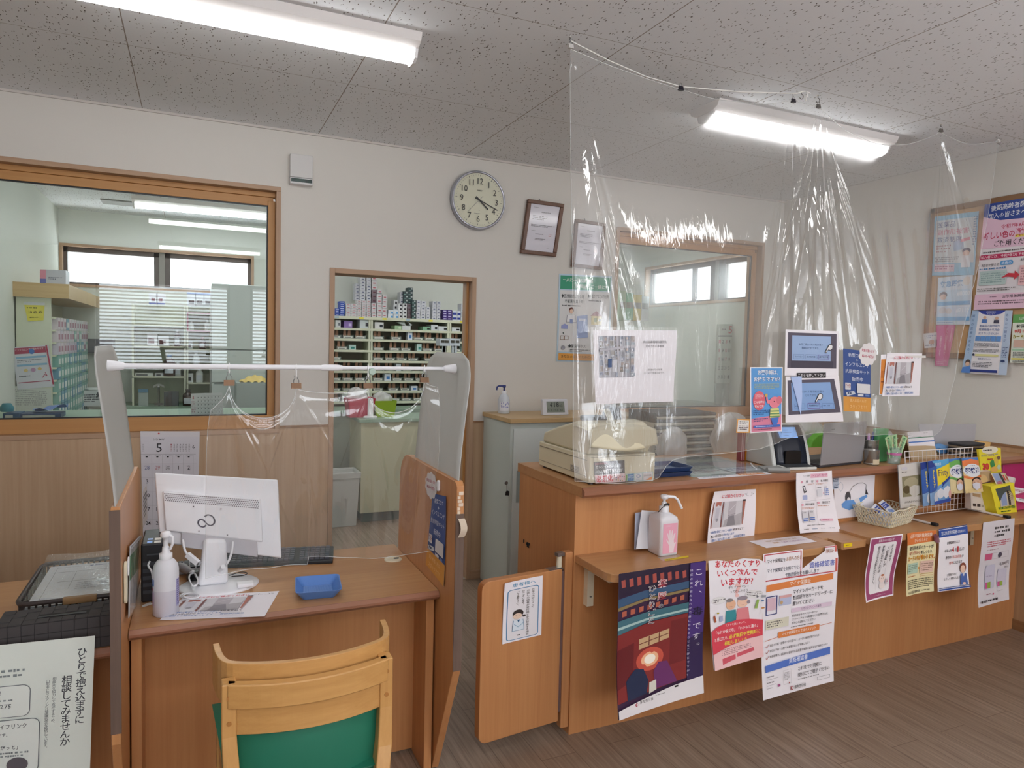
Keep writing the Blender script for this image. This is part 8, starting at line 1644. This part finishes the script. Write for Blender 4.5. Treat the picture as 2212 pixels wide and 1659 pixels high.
def taper(b, w0, w1, h, th, mat, d0=None, d1=None):
    d0 = d0 or w0; d1 = d1 or w1
    vs = [(-w0/2, -d0/2, 0), (w0/2, -d0/2, 0), (w0/2, d0/2, 0), (-w0/2, d0/2, 0), (-w1/2, -d1/2, h), (w1/2, -d1/2, h), (w1/2, d1/2, h), (-w1/2, d1/2, h), (-w1/2+th, -d1/2+th, h), (w1/2-th, -d1/2+th, h), (w1/2-th, d1/2-th, h), (-w1/2+th, d1/2-th, h), (-w0/2+th, -d0/2+th, .01), (w0/2-th, -d0/2+th, .01), (w0/2-th, d0/2-th, .01), (-w0/2+th, d0/2-th, .01)]
    fs = [(3, 2, 1, 0), (12, 13, 14, 15)]+[(r_*4+i, r_*4+(i+1) % 4, (r_+1)*4+(i+1) % 4, (r_+1)*4+i) for r_ in range(3) for i in range(4)]
    b.add(vs, fs, mat)
taper(b, .22, .27, .46, .008, M((188, 192, 188), .5)); b.done('bin_body', t, .004)
b = B(Matrix.Translation((bx-.125, by_+.14, .42))); taper(b, .275, .285, .05, .012, M((198, 202, 198), .5)); b.done('bin_rim', t, .003)
# --- through the left window
# drawer shelf along the left wall with posters on its end panel
ly = 5.75; pa, pb = P(17, 640, y=ly), P(110, 640, y=ly)
t = thing('drawer_shelf', (-.95, 6.3, 0), 'cream drawer shelf with wooden top at the far left of the back room', 'shelf')
lx0, lx1, lzt = max(pa.x, XK+.01), pb.x, pa.z
b = B(); b.box((lx0, ly, 0), (lx1, ly+.02, lzt), M((212, 214, 194), .5)); b.done('end_panel', t)
b = B(); b.box((lx0, ly+.02, 0), (lx0+.02, 7.45, lzt), M((206, 208, 190), .5)); b.done('back_panel', t)
b = B(); b.box((lx0-.01, ly-.03, lzt), (lx1+.11, 7.45, lzt+.10), W_CAB); b.done('wooden_top', t)
nl = 9; lz = [lzt-.13-(lzt-1.05)*k/nl for k in range(nl+1)]
for z in lz:
    b = B(); b.box((lx0+.02, ly+.02, z-.012), (lx1+.02, 7.45, z), SH); b.done('shelf_board', t)
rnd = random.Random(31); srcs = {}
for i, z in enumerate(lz[1:]):
    y = ly+.06
    while y < 7.2:
        kd = 'w' if (i < 3 and rnd.random() < .8) else 't'
        col_ = rnd.choice(('d8cdd4', 'cfc8d6', 'd6d8dc')) if kd == 'w' else rnd.choice(('7fb0a8', '94bcb4', '6f9fb8'))
        key = (kd, col_)
        if key not in srcs:
            b = B(); b.box((-.09, 0, 0), (.0, .10, .085), M(col_, .35)); b.box((.0, .02, .02), (.0015, .08, .06), M('e4e6e2' if kd == 't' else 'a87a8c', .5)); srcs[key] = b.done('storage_drawer'); o = srcs[key]; srcs[key+('o',)] = o.location.copy()
        else: o = srcs[key].copy(); COL.objects.link(o)
        bb = srcs[key+('o',)]
        o.location = (lx1+.02+bb.x+.01, y+bb.y, z+.0005)
        tag(o, 'teal storage drawer in the left shelf of the back room' if kd == 't' else 'pale printed box in the left shelf of the back room', 'drawer' if kd == 't' else 'box', 'teal drawers in the left shelf' if kd == 't' else 'pale boxes in the left shelf')
        y += .125
printed('yellow_calendar', 60, 60, [('r', 0, 0, 60, 9, 'd8d8dc'), ('z', 6, 14, 48, 8, 1, '4a4a30'), ('t', '10', 10, 28, 10, 8, '3a3a30'), ('t', '60', 25, 28, 10, 8, '3a3a30'), ('t', '45', 42, 28, 10, 8, '3a3a30'), ('z', 10, 46, 40, 5, 1, '6a6a40')], quad([(51, 652), (97, 654), (94, 692), (60, 694)], y=ly-.003), base='dcd058', label='yellow sheet taped on the end panel of the left shelf in the back room', cat='sheet')
printed('window_poster', 90, 110, [('r', 3, 3, 78, 16, 'a8405c'), ('t', 'インフルエンザが変わります', 6, 5, 70, 6, 'ecdce0', .01), ('e', 46, 14, 7, 7, '4a78c0'), ('r', 6, 26, 74, 5, '8ab4d4'), ('z', 8, 34, 60, 8, 2, '7a7c84'), ('r', 6, 46, 74, 5, '8ab4d4'), ('e', 26, 62, 5, 4, 'd8c080'), ('e', 44, 62, 6, 5, 'b890b0'), ('e', 60, 60, 5, 4, 'd8b878'), ('z', 8, 74, 40, 5, 1, '5a5c64'), ('ln', [(64, 84), (70, 76), (76, 80), (72, 70)], 1.6, 'b04060'), ('r', 4, 92, 78, 2, 'a8405c'), ('p', [(82, 0), (86, 0), (90, 104), (86, 104)], 'b03a58')], quad([(26, 750), (105, 745), (118, 835), (38, 842)], y=ly-.004), base='d4d4dc', label='white and pink flyer on the end panel of the left shelf in the back room', cat='poster')
printed('note_sheet', 90, 60, [('z', 8, 6, 70, 40, 8, 'a8aaa8')], quad([(24, 833), (110, 840), (112, 888), (24, 890)], y=ly-.002), base='ced2ca', label='large faint text sheet low on the end panel of the left shelf', cat='sheet')
t = boxy('carton', [(86, 572), (142, 574), (142, 605), (86, 603)], ly+.1, .16, [('r', 0, 0, 14, 24, 'd0889c'), ('r', 0, 24, 14, 14, '5a64a8'), ('z', 20, 18, 30, 8, 2, '5a5c70')], 60, 38, 'grey box with pink and blue end on top of the left shelf', 'b8bac4', z=lzt+.101)
# dark long box on the far wall
b = B(); p0, p1 = P(175, 762, y=7.42), P(246, 733, y=7.42); b.box((p0.x, 7.40, p0.z), (p1.x, 7.498, p1.z), M((104, 106, 112), .45)); tag(b.done('wall_speaker', bevel=.01), 'dark grey oblong box mounted on the far wall of the back room', 'speaker')
# far counter under the far window
t = thing('far_worktop', (-.1, 7.2, 0), 'mint green worktop along the far wall of the back room', 'worktop')
b = B(); b.box((-.72, 6.95, .93), (.25, 7.49, .97), MINT); b.done('worktop', t); b = B(); b.box((-.72, 7.0, 0), (.25, 7.02, .93), M((176, 184, 170), .5)); b.done('front_panel', t)
wt = .9705
t = boxy('glove_box', [(178, 834), (227, 832), (224, 868), (177, 868)], 7.05, .12, [('z', 4, 8, 40, 20, 4, '4a4c54'), ('e', 42, 10, 4, 5, '5a5c64')], 60, 36, 'white box with printed lines on the far worktop', 'd4d8d8', z=wt)
b = B(); b.lathe([(.06, 0), (.062, .01), (.05, .018)], (P(202, 832, y=7.1).x, 7.1, wt+.145), M((224, 226, 224), .4), 20); tag(b.done('plastic_disc'), 'round white lid on top of the white printed box', 'lid')
b = B(); b.box((-.70, 7.0, wt), (-.60, 7.12, wt+.10), M('d0c8a8')); tag(b.done('small_carton'), 'small cream carton left of the white printed box', 'box')
b = B(); b.box((-.66, 7.13, wt), (-.60, 7.2, wt+.16), M('a8c0d8')); tag(b.done('tissue_pack'), 'pale blue pack behind the small cream carton', 'packet')
# glass-door bottle cabinet
gx0, gx1 = P(285, 800, y=7.05).x, P(457, 800, y=7.05).x; gm_ = P(401, 800, y=7.05).x; gzt = P(400, 660, y=7.05).z
t = thing('bottle_cabinet', ((gx0+gx1)/2, 7.2, wt), 'cream open cabinet of bottles behind the left window', 'cabinet')
gz = [P(350, 560+.2169*q, y=7.05).z for q in (655, 865, 1060, 1168)]; gr = [P(430, 560+.2169*q, y=7.05).z for q in (540, 710, 895, 1060, 1230)]
for x in (gx0, gm_-.012, gm_+.008, gx1-.015):
    b = B(); b.box((x, 7.05, wt), (x+.014, 7.30, gzt), SH); b.done('upright', t)
b = B(); b.box((gx0, 7.30, wt), (gx1, 7.31, gzt), M((176, 182, 160), .6)); b.done('back_panel', t)
for z in gz: b = B(); b.box((gx0, 7.05, z-.012), (gm_, 7.30, z), SH); b.done('shelf_board', t)
for z in gr: b = B(); b.box((gm_+.01, 7.05, z-.012), (gx1, 7.30, z), SH); b.done('shelf_board', t)
b = B(); b.box((gm_+.012, 7.045, gr[0]-.004), (gx1, 7.05, gr[0]+.006), M('b04468')); b.box((gm_+.012, 7.045, gr[1]), (gm_+.024, 7.05, gr[0]), M('9c3c5c')); b.box((gm_+.012, 7.045, gr[1]-.01), (gx1, 7.05, gr[1]), M('b04468')); b.done('red_edging', t)
def bottle(px, y, z, r, h, col, cap, label, name='bottle'):
    x = P(px, 800, y=y).x; t = thing(name, (x, y, z), label, 'bottle'); b = B(); b.lathe([(r*.95, 0), (r, .004), (r, h*.62), (r*.8, h*.74), (r*.38, h*.82), (r*.38, h*.88)], (x, y, z+.0006), M(col, .2), 20); b.done('bottle_body', t)
    b = B(); b.lathe([(r*.45, h*.87), (r*.45, h), (r*.4, h)], (x, y, z+.0006), M(cap, .4), 16); b.done('cap', t); b = B(); b.grid(wrap(V((x, y, z)), r*1.01, math.radians(-140), math.radians(-50), h*.15, h*.5), 8, 2, M('ccd2dc', .5)); b.done('label', t)
BR = '43302c'
bottle(383, 7.10, gz[1], .028, .15, BR, 'dcdce0', 'brown bottle with white cap on the second shelf of the bottle cabinet')
bottle(366, 7.10, gz[3], .05, .20, BR, '4a78a8', 'large brown jar with blue cap in the bottle cabinet')
bottle(384, 7.12, gz[3], .03, .13, 'b8bcbc', 'd8dce0', 'pale glass bottle beside the large brown jar')
bottle(437, 7.10, gr[2], .030, .11, '4a2e2a', 'c04048', 'brown bottle with red cap in the bottle cabinet')
bottle(424, 7.10, gr[3], .03, .12, 'd6dadc', 'e2e4e6', 'white bottle with white cap on the right side of the bottle cabinet')
bottle(431, 7.10, gr[4], .032, .14, 'dde0e0', 'e4e6e8', 'tall white bottle low in the bottle cabinet')
bottle(413, 7.12, gr[1], .025, .08, 'd6d8d8', 'e4e6e8', 'small white bottle in the red-edged compartment, left')
bottle(448, 7.12, gr[1], .025, .10, 'd6d8d8', 'e4e6e8', 'small white bottle in the red-edged compartment, right')
bottle(406, 6.99, wt-.0, .045, .15, '3a2c28', '2c2a2c', 'dark brown bottle on the far worktop beside the desk calendar')
for (pxa, pxb, z, h_, c1_, c2_, lb) in ((404, 417, gr[4], .085, 'd8dce2', '2a2e38', 'white box with dark square low in the bottle cabinet'), (404, 416, gr[2], .07, 'd8dce4', '3a4048', 'white box beside the red-capped bottle'), (292, 330, gz[3], .03, 'd2d6d2', '5a5c60', 'flat white box at the left of the bottle cabinet'), (335, 352, gz[3], .03, 'c8ccd0', '3a3c40', 'small flat box left of the large brown jar'), (318, 340, gz[1], .11, 'd8d6dc', '6a3038', 'white carton at the left of the second cabinet shelf'), (342, 365, gz[1], .09, 'd8d8e0', '5a2830', 'white carton beside the brown bottle')):
    x0_, x1_ = P(pxa, 800, y=7.1).x, P(pxb, 800, y=7.1).x; b = B(); b.box((x0_, 7.1, z+.0006), (x1_, 7.22, z+h_), M(c1_, .5)); b.box((x0_+.01, 7.0985, z+h_*.2), (x0_+(x1_-x0_)*.7, 7.1, z+h_*.6), M(c2_, .6)); tag(b.done('medicine_box'), lb, 'box')
for k in range(3):
    x0_ = P(404+k*18, 660, y=7.12).x; b = B(); b.box((x0_, 7.10, gzt+.0006), (x0_+.075, 7.22, gzt+.13), M('d8dce8', .5)); b.box((x0_+.015, 7.0985, gzt+.02), (x0_+.06, 7.10, gzt+.055), M('3a3038', .6)); b.box((x0_+.0, 7.0985, gzt+.11), (x0_+.075, 7.10, gzt+.125), M('7a9ad8', .6)); tag(b.done('medicine_box'), 'white box with dark window on top of the bottle cabinet', 'box', 'boxes on top of the bottle cabinet')
for k in range(2):
    x0_ = P(322+k*16, 660, y=7.12).x; b = B(); b.box((x0_, 7.10, gzt+.0006), (x0_+.07, 7.22, gzt+.10), M('dcdce8', .5)); b.box((x0_, 7.0985, gzt+.004), (x0_+.07, 7.10, gzt+.016), M('4a68c0', .6)); b.box((x0_+.02, 7.0985, gzt+.03), (x0_+.05, 7.10, gzt+.06), M('7a3848', .6)); tag(b.done('medicine_box'), 'white box with blue foot line at the left of the bottle cabinet top', 'box', 'blue-lined boxes on the bottle cabinet')
# sink things before the cabinet
t = thing('tap', (P(343, 860, y=6.98).x, 6.98, wt), 'chrome tap with a white cloth over it on the far worktop', 'tap')
tx = P(343, 860, y=6.98).x; b = B(); b.tube([(tx, 6.98, wt), (tx, 6.98, wt+.16), (tx, 6.95, wt+.18)], .009, CHROME, 10); b.box((tx-.035, 6.97, wt+.01), (tx+.035, 6.99, wt+.03), CHROME); b.done('tap_body', t)
b = B(); b.grid(lambda u, v: V((tx-.045+.09*u, 6.965+.02*v, wt+.185+.02*math.sin(PI*u)-.02*v)), 8, 4, M('d6d8d8', .8)); b.done('cloth', t)
b = B(); b.box((P(354, 880, y=6.97).x, 6.97, wt), (P(386, 880, y=6.97).x, 7.04, wt+.13), M((70, 78, 82), .4)); tag(b.done('dark_glass_box', bevel=.003), 'dark glassy box on the far worktop right of the tap', 'box')
b = B(); b.box((P(299, 850, y=7.04).x, 7.04, wt), (P(320, 850, y=7.04).x, 7.045+.05, wt+.12), M('a8b0ac')); b.box((P(299, 850, y=7.04).x, 7.035, wt+.12), (P(320, 850, y=7.04).x, 7.09, wt+.15), M('5f88a0')); tag(b.done('wet_wipe_box'), 'grey and teal box left of the tap', 'box')
# refrigerator
fx0, fx1 = P(457, 620, y=6.4).x, .92; fzt = P(480, 613, y=6.4).z
t = thing('refrigerator', (.62, 6.7, 0), 'tall white refrigerator behind the left window', 'refrigerator')
FR = M((196, 204, 202), .35); zs = P(500, 756, y=6.4).z; zs2 = P(500, 827, y=6.4).z
for a_, c_2 in ((zs+.004, fzt), (zs2+.004, zs-.004), (.1, zs2-.004)):
    b = B(); b.box((fx0, 6.4, a_), (fx1, 6.44, c_2), FR); b.done('door', t, .006)
b = B(); b.box((fx0, 6.44, .02), (fx1, 7.0, fzt), FR); b.done('body', t, .006)
b = B(); b.box((fx0+.02, 6.397, zs2-.012), (fx0+.22, 6.40, zs2+.0), M((120, 128, 128), .4)); b.done('handle_recess', t)
b = B(); b.box((.30, 6.02, .0), (.60, 6.35, 1.24), M((168, 178, 176), .5)); tag(b.done('file_cabinet', bevel=.004), 'pale file cabinet at the lower right behind the left window', 'cabinet')
b = B(); b.grid(lambda u, v: V((.33+.25*u, 6.05+.2*v, 1.245+.05*math.sin(PI*u)*math.sin(PI*v)+.006*math.sin(u*30))), 16, 8, M('dcc070', .5)); tag(b.done('yellow_cloth'), 'yellow cloth lying on the pale file cabinet', 'cloth')
# window sill side: desk calendar and low trays right behind the glass
cal2 = [('r', 0, 0, 12, 48, 'd2d2d4'), ('t', '5', 4, 6, 4, 6, 'c03a50', .02), ('z', 2, 16, 8, 26, 6, 'b0909a')]
for i in range(8): cal2.append(('ln', [(14+i*8, 6), (14+i*8, 46)], .4, 'a8aaac'))
for j in range(6): cal2.append(('ln', [(14, 6+j*8), (72, 6+j*8)], .4, 'a8aaac'))
for i in range(7):
    for j in range(5): cal2.append(('r', 16+i*8, 8+j*8, 1.8, 1.6, '5a5c60'))
t = thing('desk_calendar', P(446, 898, y=4.62), 'small white May calendar standing right behind the left window', 'calendar')
printed('calendar_page', 74, 50, cal2, quad([(412, 850), (480, 848), (483, 899), (412, 900)], y=4.60), parent=t, base='d0d2d4')
c = quad([(412, 850), (480, 848), (483, 899), (412, 900)], y=4.60); b = B(); b.add([c[0], c[1], c[1]+V((0, .10, c[2].z-c[1].z)), c[0]+V((0, .10, c[3].z-c[0].z))], [(0, 1, 2, 3)], M('b8b4ac')); b.done('stand', t)
t = thing('window_ledge_desk', (-.3, 4.8, 0), 'mint topped desk inside the back room under the left window', 'desk')
b = B(); b.box((XK+.01, 4.53, 1.10), (.44, 5.05, 1.128), MINT); b.done('desktop', t)
for x in (XK+.03, .40): b = B(); b.box((x, 4.55, 0), (x+.03, 5.0, 1.10), M((170, 176, 166), .5)); b.done('leg', t)
for (pxa, pxb, pyt, yy, d_, col_, lb, nm) in ((6, 42, 893, 4.56, .14, '3a5878', 'dark blue file tray at the left end behind the window', 'file_tray'), (44, 132, 893, 4.58, .15, '34486c', 'wide dark blue file tray behind the window', 'file_tray')):
    p0, p1 = P(pxa, 905, y=yy), P(pxb, pyt, y=yy); b = B(); b.box((p0.x, yy, 1.129), (p1.x, yy+d_, p1.z), M(col_, .45)); b.box((p0.x+.01, yy-.001, 1.131), (p1.x-.03, yy, p1.z-.008), M('b8b8b0')); tag(b.done(nm, bevel=.002), lb, 'tray')
b = B(); p0 = P(70, 890, y=4.62); b.grid(lambda u, v: V((p0.x+.16*u, 4.62+.08*v, 1.165+.028*u+.012*math.sin(9*u+4*v))), 10, 5, M('7c98d8', .5)); tag(b.done('blue_folder'), 'light blue folder lying on the wide file tray', 'folder')
b = B(); p0 = P(15, 885, y=4.62); b.lathe([(.03, 0), (.035, .02), (.02, .045)], (p0.x, 4.62, 1.165), M('3f8898', .5), 14); tag(b.done('teal_pouch'), 'small teal pouch on the left file tray', 'pouch')
b = B()
for k in range(3): b.lathe([(.012, 0), (.013, .20), (.011, .205)], (P(222+k*9, 880, y=4.85).x, 4.85+.02*k, 1.1285), M((176, 190, 196), .2), 12)
b.done('tube', thing('tube_stand', V((P(230, 900, y=4.85).x, 4.86, 1.1285)), 'cluster of pale upright tubes behind the left partition', 'stand'))
# --- through the right window
b = B(); p0, p1 = P(1350, 690, y=4.9), P(1408, 628, y=4.9)
for k, (a_, c_2, col_, lb) in enumerate(((1338, 1352, 'b8ccb8', 'pale green binder behind the right window'), (1352, 1368, '6fb898', 'mint binder behind the right window'), (1368, 1386, 'd8c060', 'yellow binder behind the right window'), (1386, 1402, 'c8ccd0', 'white binder behind the right window'))):
    x0_, x1_ = P(a_, 660, y=4.95).x, P(c_2, 660, y=4.95).x; zt_ = P(1370, 630+3*k, y=4.95).z; zb2 = P(1370, 692, y=4.95).z
    b = B(); b.box((x0_+.001, 4.95, zb2), (x1_-.001, 5.15, zt_), M(col_, .5)); b.box((x0_+.006, 4.949, zb2+.10), (x1_-.006, 4.95, zb2+.15), M('8a8c88')); tag(b.done('binder'), lb, 'binder')
t = thing('binder_shelf', (3.0, 5.05, 0), 'pale shelf carrying the binders behind the right window', 'shelf'); b = B(); b.box((2.6, 4.93, .0), (3.2, 5.2, zb2-.001), M((190, 196, 184), .5)); b.done('shelf_body', t)
t = thing('back_desk', (3.8, 5.3, 0), 'grey desk behind the right window', 'desk'); b = B(); b.box((3.25, 4.75, 1.08), (XR-.01, 5.4, 1.11), M((150, 156, 150), .5)); b.done('desktop', t)
for x in (3.27, XR-.05): b = B(); b.box((x, 4.8, 0), (x+.03, 5.35, 1.08), M((140, 146, 140), .5)); b.done('leg', t)
b = B(); b.box((3.42, 4.95, 1.111), (3.80, 5.25, 1.36), M((92, 98, 98), .45)); b.box((3.44, 4.94, 1.36), (3.78, 5.22, 1.40), M((150, 156, 152), .45)); tag(b.done('printer', bevel=.008), 'dark grey printer behind the right window', 'printer')
for k in range(3): b = B(); b.box((3.44, 4.96, 1.402+k*.018), (3.70-.02*k, 5.2, 1.418+k*.018), M(('c8ccc8', 'b8c0c8', 'd0ccc4')[k])); tag(b.done('paper_bundle'), ['lowest', 'middle', 'top'][k]+' paper bundle on the dark printer', 'paper')
b = B(); b.lathe([(.02, 0), (.03, .05), (.05, .09)], (3.56, 5.05, 1.458), M((190, 196, 200), .3), 16)
for k in range(7): a = k*.9; b.lathe([(.004, 0), (.018, .012), (.014, .026), (.004, .03)], (3.56+.035*math.cos(a), 5.05+.03*math.sin(a), 1.54+.01*(k % 3)), M(('b878b0', 'd8b8d0', 'd0c870')[k % 3]), 10)
tag(b.done('flower_pot'), 'small bouquet of pink and yellow flowers on the paper bundles', 'flowers')
cal3 = [('t', '5', 28, 3, 9, 12, 'c84050', .02), ('z', 12, 6, 12, 5, 1, '4a4c50'), ('r', 4, 18, 56, 2, '3a4a4c')]
for j in range(5):
    for i in range(7): cal3.append(('t', str((i+j*7) % 31+1), 6+i*7.8, 25+j*14, 4.6, 5.4, 'c04858' if i in (0, 2) and j < 3 else '4a5254'))
printed('wall_calendar', 64, 94, cal3, quad([(1549, 700), (1606, 700), (1600, 828), (1543, 828)], y=4.9), base='ccd4cc', label='calendar with red 5 seen behind the right window', cat='calendar')
b = B(); c = quad([(1549, 700), (1606, 700), (1606, 905), (1543, 905)], y=4.91); b.box((c[3].x, 4.905, c[3].z-.0), (c[1].x, 4.925, c[0].z), M((168, 176, 168), .5)); tag(b.done('divider_panel'), 'pale panel carrying the calendar behind the right window', 'panel')
